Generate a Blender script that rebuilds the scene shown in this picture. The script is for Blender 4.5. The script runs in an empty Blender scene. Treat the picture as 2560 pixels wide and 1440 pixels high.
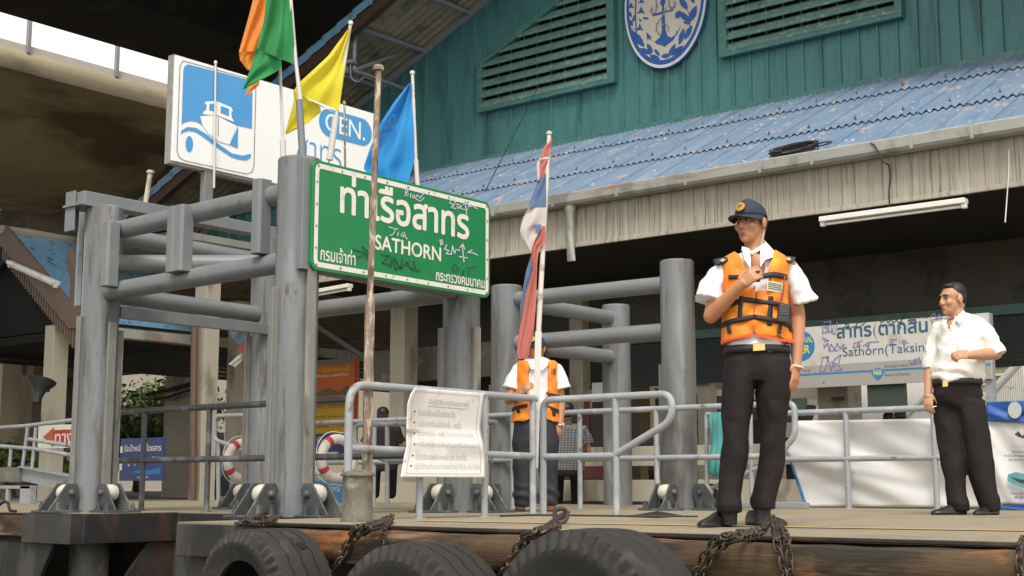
import bpy, bmesh, math, random
import numpy as np
from mathutils import Vector, Matrix, noise, geometry
random.seed(7)
S = bpy.context.scene
COL = S.collection
PI = math.pi
# ------------------------------------------------------------------ camera
FPX, HOR, CAMH, YAW = 3370.0, 1212.0, 0.22, math.radians(39.2)
PITCH = math.atan((HOR - 720) / FPX)
cam_data = bpy.data.cameras.new('camera')
cam_data.sensor_width = 36; cam_data.lens = FPX / 2560 * 36
cam_data.clip_start = 0.05; cam_data.clip_end = 3000
cam = bpy.data.objects.new('camera', cam_data); COL.objects.link(cam)
cam.location = (0, 0, CAMH); cam.rotation_euler = (PI / 2 + PITCH, 0, YAW)
S.camera = cam
# ------------------------------------------------------------------ sky + sun + exposure
SUN_EL, SUN_AZ, SUN_STR, SKY_STR, EXPO = 55, 35, 1.4, 0.145, 0.95
w = bpy.data.worlds.new('World'); S.world = w; w.use_nodes = True
nt = w.node_tree; nt.nodes.clear()
sky = nt.nodes.new('ShaderNodeTexSky'); sky.sky_type = 'NISHITA'; sky.sun_disc = False
sky.sun_elevation = math.radians(SUN_EL)
hs = nt.nodes.new('ShaderNodeHueSaturation'); hs.inputs['Saturation'].default_value = 0.06
hs.inputs['Value'].default_value = 1.0
bg = nt.nodes.new('ShaderNodeBackground'); bg.inputs[1].default_value = SKY_STR
wo = nt.nodes.new('ShaderNodeOutputWorld')
nt.links.new(sky.outputs[0], hs.inputs['Color']); wm = nt.nodes.new('ShaderNodeMix'); wm.data_type = 'RGBA'; wm.blend_type = 'MULTIPLY'; wm.inputs[0].default_value = 1; wm.inputs[7].default_value = (1.03, 1.0, .94, 1)
nt.links.new(hs.outputs[0], wm.inputs[6]); nt.links.new(wm.outputs[2], bg.inputs[0]); nt.links.new(bg.outputs[0], wo.inputs[0])
sl = bpy.data.lights.new('sun', 'SUN'); sl.energy = SUN_STR; sl.angle = math.radians(20); sl.color = (1, .95, .87)
so = bpy.data.objects.new('sun', sl); COL.objects.link(so)
# direction towards the sun: SUN_AZ degrees from -Y (river side) towards +X
_a = math.radians(SUN_AZ); _e = math.radians(SUN_EL)
sdir = Vector((math.sin(_a) * math.cos(_e), -math.cos(_a) * math.cos(_e), math.sin(_e)))
so.rotation_euler = sdir.to_track_quat('Z', 'Y').to_euler()
sky.sun_rotation = math.atan2(sdir.x, sdir.y)
S.view_settings.view_transform = 'Standard'; S.view_settings.look = 'None'
S.view_settings.exposure = EXPO; S.view_settings.gamma = 1
S.cycles.max_bounces = 8; S.cycles.diffuse_bounces = 4; S.cycles.use_denoising = True

# ------------------------------------------------------------------ pixel -> point on a plane
FH = Vector((-math.sin(YAW), math.cos(YAW), 0)); RT = Vector((math.cos(YAW), math.sin(YAW), 0)); UPZ = Vector((0, 0, 1))
_fw = FH * math.cos(PITCH) + UPZ * math.sin(PITCH); _up = UPZ * math.cos(PITCH) - FH * math.sin(PITCH)
CAM = Vector((0, 0, CAMH))
def P(u, v, X=None, Y=None, Z=None, D=None):
    r = _fw * FPX + RT * (u - 1280) + _up * (720 - v)
    if X is not None: t = X / r.x
    elif Y is not None: t = Y / r.y
    elif Z is not None: t = (Z - CAMH) / r.z
    else: t = D / r.dot(FH)
    return CAM + r * t

def proj(p):
    q = Vector(p) - CAM; z = q.dot(_fw); return 1280 + FPX * q.dot(RT) / z, 720 - FPX * q.dot(_up) / z
# ------------------------------------------------------------------ materials
MATS = {}
def mat(name, col, rough=.6, metal=0., var=.12, scale=6., stretch=(1, 1, 1), stain=None, samt=.5, sscale=3., sst=(1, 1, 1), sedge=.12, bump=0., bscale=40., bst=(1, 1, 1), spec=.5, trans=0., alpha=1., sheen=0., sub=0.):
    if name in MATS: return MATS[name]
    m = bpy.data.materials.new(name); m.use_nodes = True; n = m.node_tree; L = n.links.new
    b = n.nodes['Principled BSDF']
    b.inputs['Roughness'].default_value = rough; b.inputs['Metallic'].default_value = metal
    b.inputs['Specular IOR Level'].default_value = spec
    if trans: b.inputs['Transmission Weight'].default_value = trans
    if alpha < 1: b.inputs['Alpha'].default_value = alpha
    if sheen: b.inputs['Sheen Weight'].default_value = sheen
    if sub:
        b.inputs['Subsurface Weight'].default_value = sub; b.inputs['Subsurface Radius'].default_value = (.01, .004, .002)
    tc = n.nodes.new('ShaderNodeTexCoord')
    def noi(sc, st, det=5):
        mp = n.nodes.new('ShaderNodeMapping'); mp.inputs['Scale'].default_value = st
        L(tc.outputs['Object'], mp.inputs['Vector'])
        t = n.nodes.new('ShaderNodeTexNoise'); t.inputs['Scale'].default_value = sc; t.inputs['Detail'].default_value = det
        t.inputs['Roughness'].default_value = .62
        L(mp.outputs[0], t.inputs['Vector']); return t.outputs['Fac']
    cr = n.nodes.new('ShaderNodeMix'); cr.data_type = 'RGBA'
    f = noi(scale, stretch)
    cr.inputs[6].default_value = tuple(max(0, c * (1 - var * 1.6)) for c in col) + (1,)
    cr.inputs[7].default_value = tuple(min(1, c * (1 + var * 1.6)) for c in col) + (1,)
    L(f, cr.inputs[0]); out = cr.outputs[2]
    if stain is not None:
        stl = stain if isinstance(stain, list) else [(stain, samt, sscale, sst)]
        for (sc_, am, ss, st) in stl:
            r = n.nodes.new('ShaderNodeMapRange'); r.inputs[1].default_value = 1 - am - sedge; r.inputs[2].default_value = 1 - am + sedge
            fs = noi(ss, st, 7)
            r2 = n.nodes.new('ShaderNodeMapRange'); r2.inputs[1].default_value = .28; r2.inputs[2].default_value = .72
            L(fs, r2.inputs[0]); L(r2.outputs[0], r.inputs[0])
            mx = n.nodes.new('ShaderNodeMix'); mx.data_type = 'RGBA'
            L(r.outputs[0], mx.inputs[0]); L(out, mx.inputs[6]); mx.inputs[7].default_value = tuple(sc_) + (1,); out = mx.outputs[2]
    L(out, b.inputs['Base Color'])
    if bump:
        bp = n.nodes.new('ShaderNodeBump'); bp.inputs['Strength'].default_value = bump; bp.inputs['Distance'].default_value = .01
        L(noi(bscale, bst), bp.inputs['Height']); L(bp.outputs[0], b.inputs['Normal'])
    MATS[name] = m; return m

# ------------------------------------------------------------------ mesh builder
def _basis(d):
    d = d.normalized(); a = Vector((0, 0, 1)) if abs(d.z) < .9 else Vector((1, 0, 0))
    x = d.cross(a).normalized(); return x, d.cross(x).normalized()
class MB:
    def __init__(s): s.v = []; s.f = []; s.m = []; s.cur = 0
    def add(s, vs, fs):
        o = len(s.v); s.v += [tuple(p) for p in vs]; s.f += [[i + o for i in q] for q in fs]; s.m += [s.cur] * len(fs); return s
    def box(s, lo, hi, M=None):
        x0, y0, z0 = lo; x1, y1, z1 = hi
        vs = [Vector(p) for p in ((x0, y0, z0), (x1, y0, z0), (x1, y1, z0), (x0, y1, z0), (x0, y0, z1), (x1, y0, z1), (x1, y1, z1), (x0, y1, z1))]
        if M: vs = [M @ p for p in vs]
        return s.add(vs, [(0, 3, 2, 1), (4, 5, 6, 7), (0, 1, 5, 4), (1, 2, 6, 5), (2, 3, 7, 6), (3, 0, 4, 7)])
    def bar(s, a, b, wx, wz, up=Vector((0, 0, 1))):
        a = Vector(a); b = Vector(b); d = (b - a).normalized()
        x = d.cross(up)
        x = x.normalized() if x.length > 1e-6 else Vector((1, 0, 0)); z = x.cross(d)
        vs = [p + x * i * wx / 2 + z * j * wz / 2 for p in (a, b) for i, j in ((-1, -1), (1, -1), (1, 1), (-1, 1))]
        return s.add(vs, [(0, 1, 2, 3), (7, 6, 5, 4), (0, 4, 5, 1), (1, 5, 6, 2), (2, 6, 7, 3), (3, 7, 4, 0)])
    def tube(s, path, r, n=12, closed=False, caps=True, sq=1.):
        path = [Vector(p) for p in path]; k = len(path)
        rs = r if isinstance(r, (list, tuple)) else [r] * k
        vs = []; x = None
        for i, p in enumerate(path):
            if closed: d = path[(i + 1) % k] - path[i - 1]
            else: d = path[min(i + 1, k - 1)] - path[max(i - 1, 0)]
            d = d.normalized()
            if x is None: x, y = _basis(d)
            else:
                x = (x - d * x.dot(d)); x = x.normalized() if x.length > 1e-6 else _basis(d)[0]; y = d.cross(x)
            vs += [p + (x * math.cos(2 * PI * j / n) + y * math.sin(2 * PI * j / n) * sq) * rs[i] for j in range(n)]
        fs = []
        for i in range(k if closed else k - 1):
            a = i * n; b = ((i + 1) % k) * n
            fs += [(a + j, a + (j + 1) % n, b + (j + 1) % n, b + j) for j in range(n)]
        if caps and not closed: fs += [tuple(range(n))[::-1], tuple(range((k - 1) * n, k * n))]
        return s.add(vs, fs)
    def loft(s, rings, caps=True, closed=True):
        n = len(rings[0]); vs = [p for r in rings for p in r]; fs = []
        for i in range(len(rings) - 1):
            a = i * n; b = a + n
            fs += [(a + j, a + (j + 1) % n, b + (j + 1) % n, b + j) for j in range(n if closed else n - 1)]
        if caps and closed: fs += [tuple(range(n))[::-1], tuple(range(len(vs) - n, len(vs)))]
        return s.add(vs, fs)
    def lathe(s, prof, o, axis=(0, 0, 1), n=24):
        ax = Vector(axis).normalized(); x, y = _basis(ax); o = Vector(o)
        return s.loft([[o + ax * h + (x * math.cos(2 * PI * j / n) + y * math.sin(2 * PI * j / n)) * max(r, 1e-4) for j in range(n)] for r, h in prof])
    def grid(s, fn, nu, nv, keep=None):
        vs = [fn(i / nu, j / nv) for i in range(nu + 1) for j in range(nv + 1)]
        fs = [(i * (nv + 1) + j, (i + 1) * (nv + 1) + j, (i + 1) * (nv + 1) + j + 1, i * (nv + 1) + j + 1) for i in range(nu) for j in range(nv) if keep is None or keep((i + .5) / nu, (j + .5) / nv)]
        return s.add(vs, fs)
    def prism(s, pts, d):
        pts = [Vector(p) for p in pts]; d = Vector(d); n = len(pts)
        return s.add(pts + [p + d for p in pts], [tuple(range(n)), tuple(range(2 * n - 1, n - 1, -1))] + [(i, i + n, (i + 1) % n + n, (i + 1) % n) for i in range(n)])
    def ell(s, c, r, nu=10, nv=14, M=None):
        c = Vector(c); vs = []; fs = []
        for i in range(nu + 1):
            a = PI * i / nu
            for j in range(nv):
                b = 2 * PI * j / nv
                p = Vector((r[0] * math.sin(a) * math.cos(b), r[1] * math.sin(a) * math.sin(b), -r[2] * math.cos(a)))
                vs.append(c + (M @ p if M else p))
        for i in range(nu):
            for j in range(nv):
                q = (i * nv + j, i * nv + (j + 1) % nv, (i + 1) * nv + (j + 1) % nv, (i + 1) * nv + j); fs.append(q)
        return s.add(vs, fs)
    def mesh(s, name, mats, smooth=None, bevel=0., merge=False):
        me = bpy.data.meshes.new(name); me.from_pydata(s.v, [], s.f); me.polygons.foreach_set('material_index', s.m)
        for m in (mats if isinstance(mats, (list, tuple)) else [mats]): me.materials.append(m)
        bm = bmesh.new(); bm.from_mesh(me)
        if merge: bmesh.ops.remove_doubles(bm, verts=bm.verts, dist=1e-5)
        bmesh.ops.recalc_face_normals(bm, faces=bm.faces)
        if bevel:
            es = [e for e in bm.edges if len(e.link_faces) == 2 and e.calc_face_angle(0) > .6]
            bmesh.ops.bevel(bm, geom=es, offset=bevel, segments=1, affect='EDGES', clamp_overlap=True)
        bm.to_mesh(me); bm.free()
        if smooth is not None:
            me.polygons.foreach_set('use_smooth', [True] * len(me.polygons)); me.set_sharp_from_angle(angle=math.radians(smooth))
        me.update(); return me
    def build(s, name, mats, parent=None, smooth=None, bevel=0., merge=False):
        return link(name, s.mesh(name, mats, smooth, bevel, merge), parent)
def link(name, me, parent=None):
    o = bpy.data.objects.new(name, me); COL.objects.link(o)
    if parent is not None:
        o.parent = parent; o.matrix_parent_inverse = root_matrix(parent).inverted()
    return o
def root_matrix(o):
    m = Matrix.LocRotScale(o.location, o.rotation_euler, None)
    if o.parent: m = root_matrix(o.parent) @ o.matrix_parent_inverse @ m
    return m
def tag(o, label, cat, group=None):
    o['label'] = label; o['category'] = cat
    if group: o['group'] = group
    return o
def thing(name, label, cat, loc=(0, 0, 0), group=None):
    o = bpy.data.objects.new(name, None); COL.objects.link(o); o.location = loc; o.empty_display_size = .1
    return tag(o, label, cat, group)
def struct(o, kind='structure'): o['kind'] = kind; return o
def dup(root, label, loc=None, rotz=None, group=None):
    def rec(o, par):
        c = o.copy(); COL.objects.link(c)
        if par is not None: c.parent = par
        for ch in [k for k in bpy.data.objects if k.parent == o]: rec(ch, c)
        return c
    r = rec(root, None); r['label'] = label
    if loc is not None: r.location = loc
    if rotz is not None: r.rotation_euler.z = rotz
    if group: r['group'] = group
    return r
def arc(c, a, b, n=6):
    """rounded corner: from a to b around corner c (quadratic)"""
    a, b, c = Vector(a), Vector(b), Vector(c)
    return [a * (1 - t) ** 2 + c * 2 * t * (1 - t) + b * t * t for t in [i / n for i in range(n + 1)]]
def rounded(pts, r, closed=False, n=5):
    pts = [Vector(p) for p in pts]; k = len(pts); out = []
    for i in range(k):
        if not closed and i in (0, k - 1): out.append(pts[i]); continue
        p, a, b = pts[i], pts[i - 1], pts[(i + 1) % k]
        ra = min(r, (a - p).length * .48); rb = min(r, (b - p).length * .48)
        out += arc(p, p + (a - p).normalized() * ra, p + (b - p).normalized() * rb, n)
    return out

# ------------------------------------------------------------------ flat shapes and lettering
def winding_fill(polys):
    """2-D closed polylines -> (verts, tris) filled by the nonzero rule"""
    vs = []; es = []
    for pl in polys:
        o = len(vs); n = len(pl); vs += [Vector((p[0], p[1])) for p in pl]; es += [(o + i, o + (i + 1) % n) for i in range(n)]
    r = geometry.delaunay_2d_cdt(vs, es, [], 0, 1e-6); V, F = r[0], r[2]
    A = np.array([[p[0], p[1]] for pl in polys for p in pl]); B = np.array([[pl[(i + 1) % len(pl)][0], pl[(i + 1) % len(pl)][1]] for pl in polys for i in range(len(pl))])
    keep = []
    for f in F:
        c = (V[f[0]] + V[f[1]] + V[f[2]]) / 3; cx, cy = c
        up = (A[:, 1] <= cy) & (B[:, 1] > cy); dn = (A[:, 1] > cy) & (B[:, 1] <= cy)
        cr = (B[:, 0] - A[:, 0]) * (cy - A[:, 1]) - (cx - A[:, 0]) * (B[:, 1] - A[:, 1])
        if int(np.sum(up & (cr > 0))) - int(np.sum(dn & (cr < 0))): keep.append(f)
    return [tuple(p) for p in V], keep
_TX = {}
def text_shape(body, bold=0.):
    k = (body, bold)
    if k in _TX: return _TX[k]
    c = bpy.data.curves.new('lettering', 'FONT'); c.body = body; c.size = 1; c.resolution_u = 4
    o = bpy.data.objects.new('lettering', c); COL.objects.link(o); dg = bpy.context.evaluated_depsgraph_get()
    cu = o.to_curve(dg); polys = []
    for sp in cu.splines:
        bp = sp.bezier_points; pl = []
        if len(bp):
            for i in range(len(bp)):
                a, b = bp[i], bp[(i + 1) % len(bp)]
                pl += [p.xy.copy() for p in geometry.interpolate_bezier(a.co, a.handle_right, b.handle_left, b.co, 5)[:-1]]
        else: pl = [Vector((p.co[0], p.co[1])) for p in sp.points]
        q = []
        for p in pl:
            if not q or (p - q[-1]).length > 1e-4: q.append(p)
        if len(q) > 2 and (q[0] - q[-1]).length < 1e-4: q.pop()
        if len(q) > 2: polys.append(q)
    o.to_curve_clear(); bpy.data.objects.remove(o); bpy.data.curves.remove(c)
    if bold:
        area = sum(sum(a.x * b.y - b.x * a.y for a, b in zip(p, p[1:] + p[:1])) for p in polys); sg = 1 if area > 0 else -1; out = []
        for p in polys:
            n = len(p); q = []
            for i in range(n):
                t = (p[(i + 1) % n] - p[i - 1]); t = t.normalized() if t.length > 1e-9 else Vector((1, 0))
                q.append(p[i] + Vector((t.y, -t.x)) * bold * sg)
            out.append(q)
        polys = out
    r = winding_fill(polys); xs = [p[0] for p in r[0]]; ys = [p[1] for p in r[0]]
    _TX[k] = (r[0], r[1], min(xs), max(xs), min(ys), max(ys)); return _TX[k]
def put_text(mb, body, box, fr, bold=0.):
    """fit lettering into box (s0, t0, s1, t1) of a frame fr(s, t) -> point"""
    V, F, x0, x1, y0, y1 = text_shape(body, bold); s0, t0, s1, t1 = box
    mb.add([fr(s0 + (p[0] - x0) / (x1 - x0) * (s1 - s0), t0 + (p[1] - y0) / (y1 - y0) * (t1 - t0)) for p in V], F)
def put_poly(mb, polys, fr):
    V, F = winding_fill(polys); mb.add([fr(*p) for p in V], F)
def put_stroke(mb, pts, wd, fr):
    pts = [Vector(p) for p in pts]
    for a, b in zip(pts, pts[1:]):
        d = b - a
        if d.length < 1e-6: continue
        d.normalize(); nrm = Vector((-d.y, d.x)) * wd / 2; e = d * wd * .3
        mb.add([fr(*(a - e + nrm)), fr(*(b + e + nrm)), fr(*(b + e - nrm)), fr(*(a - e - nrm))], [(0, 1, 2, 3)])
def px_frame(off, **plane):
    """frame on the plane whose coordinates are photo pixels (v down)"""
    off = Vector(off)
    return lambda u, v: P(u, v, **plane) + off
def rrect(x0, y0, x1, y1, r, n=5):
    o = []
    for cx, cy, a in ((x1 - r, y0 + r, -90), (x1 - r, y1 - r, 0), (x0 + r, y1 - r, 90), (x0 + r, y0 + r, 180)):
        o += [(cx + r * math.cos(math.radians(a + 90 * i / n)), cy + r * math.sin(math.radians(a + 90 * i / n))) for i in range(n + 1)]
    return o
def ellp(cx, cy, rx, ry, n=28): return [(cx + rx * math.cos(2 * PI * i / n), cy + ry * math.sin(2 * PI * i / n)) for i in range(n)]
# ------------------------------------------------------------------ material palette
M_deck = mat('deck', (.285, .238, .165), .9, var=.16, scale=55, stain=[((.225, .185, .13), .36, 1.3, (1, 1, 1)), ((.16, .125, .085), .16, 9, (1, 1, 1)), ((.34, .29, .21), .28, 30, (1, 1, 1))], bump=.5, bscale=160)
M_line = mat('yellow_line', (.50, .32, .12), .9, var=.2, scale=20, stain=(.29, .238, .16), samt=.42, sscale=12)
M_hull = mat('hull_steel', (.019, .018, .017), .7, var=.3, scale=3, stain=[((.055, .052, .046), .3, 3, (1, 1, .4)), ((.07, .03, .015), .22, 2, (1, 1, 1))], bump=.2)
M_frame = mat('beam_steel', (.018, .0175, .017), .5, var=.3, scale=4, stain=[((.038, .038, .036), .35, 2, (1, 1, 1)), ((.06, .03, .02), .3, 4, (1, 1, .3))], bump=.25)
M_timber = mat('timber', (.075, .046, .022), .85, var=.5, scale=7, stretch=(.3, 1, 3), stain=[((.36, .115, .025), .34, 2.0, (.8, 1, 1.8)), ((.025, .018, .012), .42, 2.6, (.6, 1, 2)), ((.22, .17, .10), .16, 5, (.2, 1, 3))], bump=.9, bscale=12, bst=(.2, 1, 2.5))
M_water = mat('water', (.035, .04, .03), .12, var=.2, bump=.6, bscale=3)
M_ground = mat('ground', (.24, .22, .19), .9, var=.2, scale=1.5, stain=(.14, .12, .1), samt=.4, sscale=.8)
M_teal = mat('teal_sheet', (.058, .185, .188), .5, var=.16, scale=2.2, stretch=(2.5, 1, .35), stain=[((.065, .20, .19), .30, 3, (3, 1, .25)), ((.035, .12, .115), .28, 1.6, (2, 1, .3)), ((.22, .28, .25), .10, 26, (1, 1, .8))], bump=.05)
M_teald = mat('teal_trim', (.055, .165, .155), .5, var=.25, scale=5, stain=((.16, .22, .18)), samt=.22, sscale=16)
M_louv = mat('louver_slat', (.11, .215, .185), .5, var=.25, scale=7, stain=[((.40, .38, .30), .23, 14, (1, 1, 1)), ((.07, .14, .115), .25, 3, (1, 1, 1))])
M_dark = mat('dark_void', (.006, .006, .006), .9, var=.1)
M_blue = mat('blue_roof', (.155, .22, .315), .45, var=.10, scale=2, stretch=(2, .5, .5), stain=[((.20, .265, .35), .30, 1.6, (2, .5, .5)), ((.125, .185, .29), .28, 2.2, (2.5, .5, .5)), ((.40, .30, .25), .19, 3.2, (1, 1, 1)), ((.60, .57, .52), .115, 8, (1, 1, 1))], bump=.15, bscale=60)
M_blue2 = mat('blue_tile', (.15, .30, .45), .45, var=.2, scale=6, stain=[((.05, .12, .2), .3, 6, (1, 1, 1)), ((.4, .45, .45), .14, 18, (1, 1, 1))])
M_gut = mat('zinc_gutter', (.36, .36, .33), .45, metal=.25, var=.14, scale=4, stretch=(.6, 1, 2), stain=[((.34, .18, .10), .17, 1.4, (.5, 1, 3)), ((.24, .235, .21), .3, 3, (1, 1, .5))])
M_fasc = mat('beige_board', (.36, .33, .27), .75, var=.12, scale=4, stretch=(4, 1, .4), stain=[((.20, .17, .14), .26, 6, (5, 1, .25)), ((.44, .41, .35), .3, 3, (5, 1, .3))])
M_fibre = mat('fibre_sheet', (.34, .28, .18), .9, var=.2, scale=4, stain=(.16, .14, .10), samt=.35, sscale=2)
M_brown = mat('brown_board', (.060, .028, .020), .6, var=.25, scale=5)
M_brown2 = mat('tan_board', (.13, .085, .062), .6, var=.15, scale=4)
M_pipe = mat('pipe_grey', (.26, .28, .30), .45, var=.12, scale=6, stain=[((.15, .09, .06), .12, 9, (1, 1, 1))], bump=.05)
M_conc = mat('concrete', (.30, .27, .215), .9, var=.14, scale=2, stain=[((.15, .13, .10), .34, 1.4, (1, 1, .35)), ((.36, .33, .27), .3, .7, (1, 1, 1))], bump=.12, bscale=30)
M_concd = mat('concrete_dirty', (.12, .10, .07), .95, var=.25, scale=.5, stain=[((.045, .038, .028), .42, .35, (1, .3, 1)), ((.19, .155, .10), .25, .5, (1, .4, 1))], bump=.1)
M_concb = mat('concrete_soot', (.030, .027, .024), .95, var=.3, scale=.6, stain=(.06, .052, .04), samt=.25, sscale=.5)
M_beigep = mat('beige_paint', (.40, .365, .29), .8, var=.08, scale=3, stain=(.22, .19, .14), samt=.25, sscale=2.5, sst=(1, 1, .4))
M_greyw = mat('grey_wall', (.15, .145, .125), .85, var=.14, scale=2, stain=(.30, .29, .26), samt=.3, sscale=2)
M_shut = mat('shutter_green', (.012, .022, .020), .5, var=.25, scale=4)
M_white = mat('white_enamel', (.74, .73, .68), .4, var=.05, scale=5, stain=(.5, .47, .4), samt=.2, sscale=6)
M_rub = mat('rubber_cable', (.015, .014, .013), .6, var=.3)

def plain_box(name, lo, hi, m, parent=None, bevel=0.): return MB().box(lo, hi).build(name, m, parent, bevel=bevel)
# ------------------------------------------------------------------ ground, water, decks
struct(MB().add([(-400, 16.9, -.05), (400, 16.9, -.05), (400, 900, -.05), (-400, 900, -.05)], [(0, 1, 2, 3)]).build('ground', M_ground))
struct(MB().add([(-400, -300, -.75), (400, -300, -.75), (400, 17, -.75), (-400, 17, -.75)], [(0, 1, 2, 3)]).build('water', M_water))
d = MB(); d.prism([(-6.75, 5.1, -.01), (6, 5.1, -.01), (6, 12.6, -.01), (-6.75, 12.6, -.01)], (0, 0, .01))
d.prism([(-9.27, 7.0, -.01), (-6.75, 7.0, -.01), (-6.75, 12.6, -.01), (-9.27, 12.6, -.01)], (0, 0, .01))
d.prism([(-30, 6.12, -.01), (-9.27, 6.12, -.01), (-9.27, 12.6, -.01), (-30, 12.6, -.01)], (0, 0, .01))
d.prism([(-30, 12.6, -.11), (6, 12.6, -.11), (6, 17, -.11), (-30, 17, -.11)], (0, 0, .06))
struct(d.build('pier_deck', M_deck))
a, b = P(1150, 1303.5, Z=.004), P(2560, 1326, Z=.004)
a = Vector((a.x - .3, a.y - .02, .004)); b = b + (b - a) * .3
struct(MB().add([a + Vector((0, -.08, 0)), b + Vector((0, -.08, 0)), b + Vector((0, .08, 0)), a + Vector((0, .08, 0))], [(0, 1, 2, 3)]).build('painted_line', M_line))
# hull of the pontoon: one thing with the parts the photo shows
hull = thing('pontoon', 'dark steel floating pontoon hull under the wooden edge beam', 'pontoon', (-3, 6, 0))
h = MB(); h.box((-6.752, 5.20, -1.2), (6, 5.3, -.0115)); h.box((-6.752, 5.09, -.2), (-5.87, 5.199, -.0115)); h.box((-10.2, 6.995, -1.2), (-6.753, 7.1, -.0115)); h.box((-6.752, 5.301, -1.2), (-6.68, 7.02, -.0115))
h.box((-6.95, 5.24, -.95), (-6.76, 5.27, -.02)); h.box((-7.9, 6.98, -1.2), (-7.86, 6.994, -.02)); h.box((-7.2, 6.96, -1.2), (-7.14, 6.994, -.02))
h.build('hull_plate', M_hull, hull, bevel=.004)
e = MB(); e.box((-6.2, 5.075, -.006), (6, 5.115, .010))
for x in (-2.9, -1.55, -.4, .8): e.box((x - .06, 5.03, .0122), (x + .06, 5.13, .022)); e.lathe([(0, .022), (.022, .022), (.022, .035), (.0, .038)], (x, 5.08, 0), n=8)
e.build('edge_strip', M_hull, hull, bevel=.003)
tb = MB(); N = 90
def tf(i, j):
    x = -5.85 + i * 11.8; an = [(5.19, -.024), (5.06, -.016), (4.935, -.024), (4.915, -.055), (4.912, -.10), (4.92, -.15), (4.94, -.175), (5.19, -.18)]
    y, z = an[min(int(round(j * 7)), 7)]
    k = noise.noise(Vector((x * 1.7, j * 3, 0))) * .012 + noise.noise(Vector((x * 5, j * 6, 3))) * .012 - (.05 * max(0, 1 - (x + 5.85) / .06) if x < -5.79 else 0)
    return Vector((x, y + (k if y < 5.1 else 0), z + k * .6))
tb.grid(tf, 220, 7); tb.add([tf(0, j / 7) for j in range(8)], [tuple(range(8))])
tb.build('edge_timber', M_timber, hull, smooth=50)
# outrigger frame round the far left pile
orig = thing('outrigger_frame', 'dark steel outrigger beam carrying the rollers round the far left pile', 'steel frame', (-9.6, 6.4, 0))
o = MB(); o.box((-9.95, 6.0, -.235), (-9.272, 6.11, -.002)); o.box((-9.40, 6.11, -.235), (-9.268, 7.0, -.003)); o.build('beam', M_frame, orig, bevel=.004)
o = MB(); o.prism([(-10.6, 6.04, -.236), (-9.55, 6.04, -.236), (-9.9, 6.04, -.75), (-10.6, 6.04, -.75)], (0, .03, 0)); o.build('gusset_plate', M_hull, orig)
o = MB(); o.prism([(-9.33, 7.0, -.236), (-9.33, 6.75, -.236), (-9.33, 6.35, -.75), (-9.33, 7.0, -.75)], (.03, 0, 0)); o.bar((-9.33, 6.85, -.24), (-9.33, 6.45, -.75), .05, .08); o.build('gusset_plate', M_frame, orig)
lp = thing('side_pontoon', 'left pontoon with a short worn timber beam and an iron hook', 'pontoon', (-12, 6.2, 0))
o = MB(); o.box((-14, 6.0, -.19), (-9.96, 6.11, -.025)); o.build('edge_timber', M_timber, lp, bevel=.01)
o = MB(); o.box((-14, 6.12, -.9), (-10.1, 6.18, -.062)); o.build('hull_plate', M_hull, lp)
hk = [P(u, v, Y=6.06) for u, v in ((0, 1262), (6, 1256), (14, 1254), (21, 1258), (22, 1268), (26, 1277), (40, 1278))]
MB().tube(hk, .012, 8).build('hook', M_hull, lp, smooth=40)

# ------------------------------------------------------------------ terminal building
GZ, GY, WY = 3.70, 13.0, 16.4
bld = thing('ferry_terminal', 'large ferry terminal with a teal gable wall over a blue lean-to roof', 'building', (-9, 16, 0))
XL, XR = -15.4, 1.5
RX0, RK, APX = 14.10, .422, -10.37            # main roof underside z = RX0 + RK * x on the left slope
APZ = RX0 + RK * APX
def roofz(x): return RX0 + RK * x if x <= APX else APZ - RK * (x - APX)
wmb = MB(); wmb.prism([(-22, WY, 4.6), (1.3, WY, 4.6), (1.3, WY, max(4.7, roofz(1.3))), (APX, WY, APZ), (-22, WY, max(4.7, roofz(-22)))], (0, .1, 0))
x = -21.8
while x < 1.2:
    wmb.prism([(x - .022, WY, 4.9), (x - .014, WY - .036, 4.9), (x + .014, WY - .036, 4.9), (x + .022, WY, 4.9)], (0, 0, max(.05, roofz(x) - 4.93)))
    x += .272
wmb.build('gable_wall', M_teal, bld)
t = MB(); t.box((-22, WY - .065, 5.36), (1.3, WY - .037, 5.53)); t.build('flashing', M_teald, bld, bevel=.004)
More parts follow.
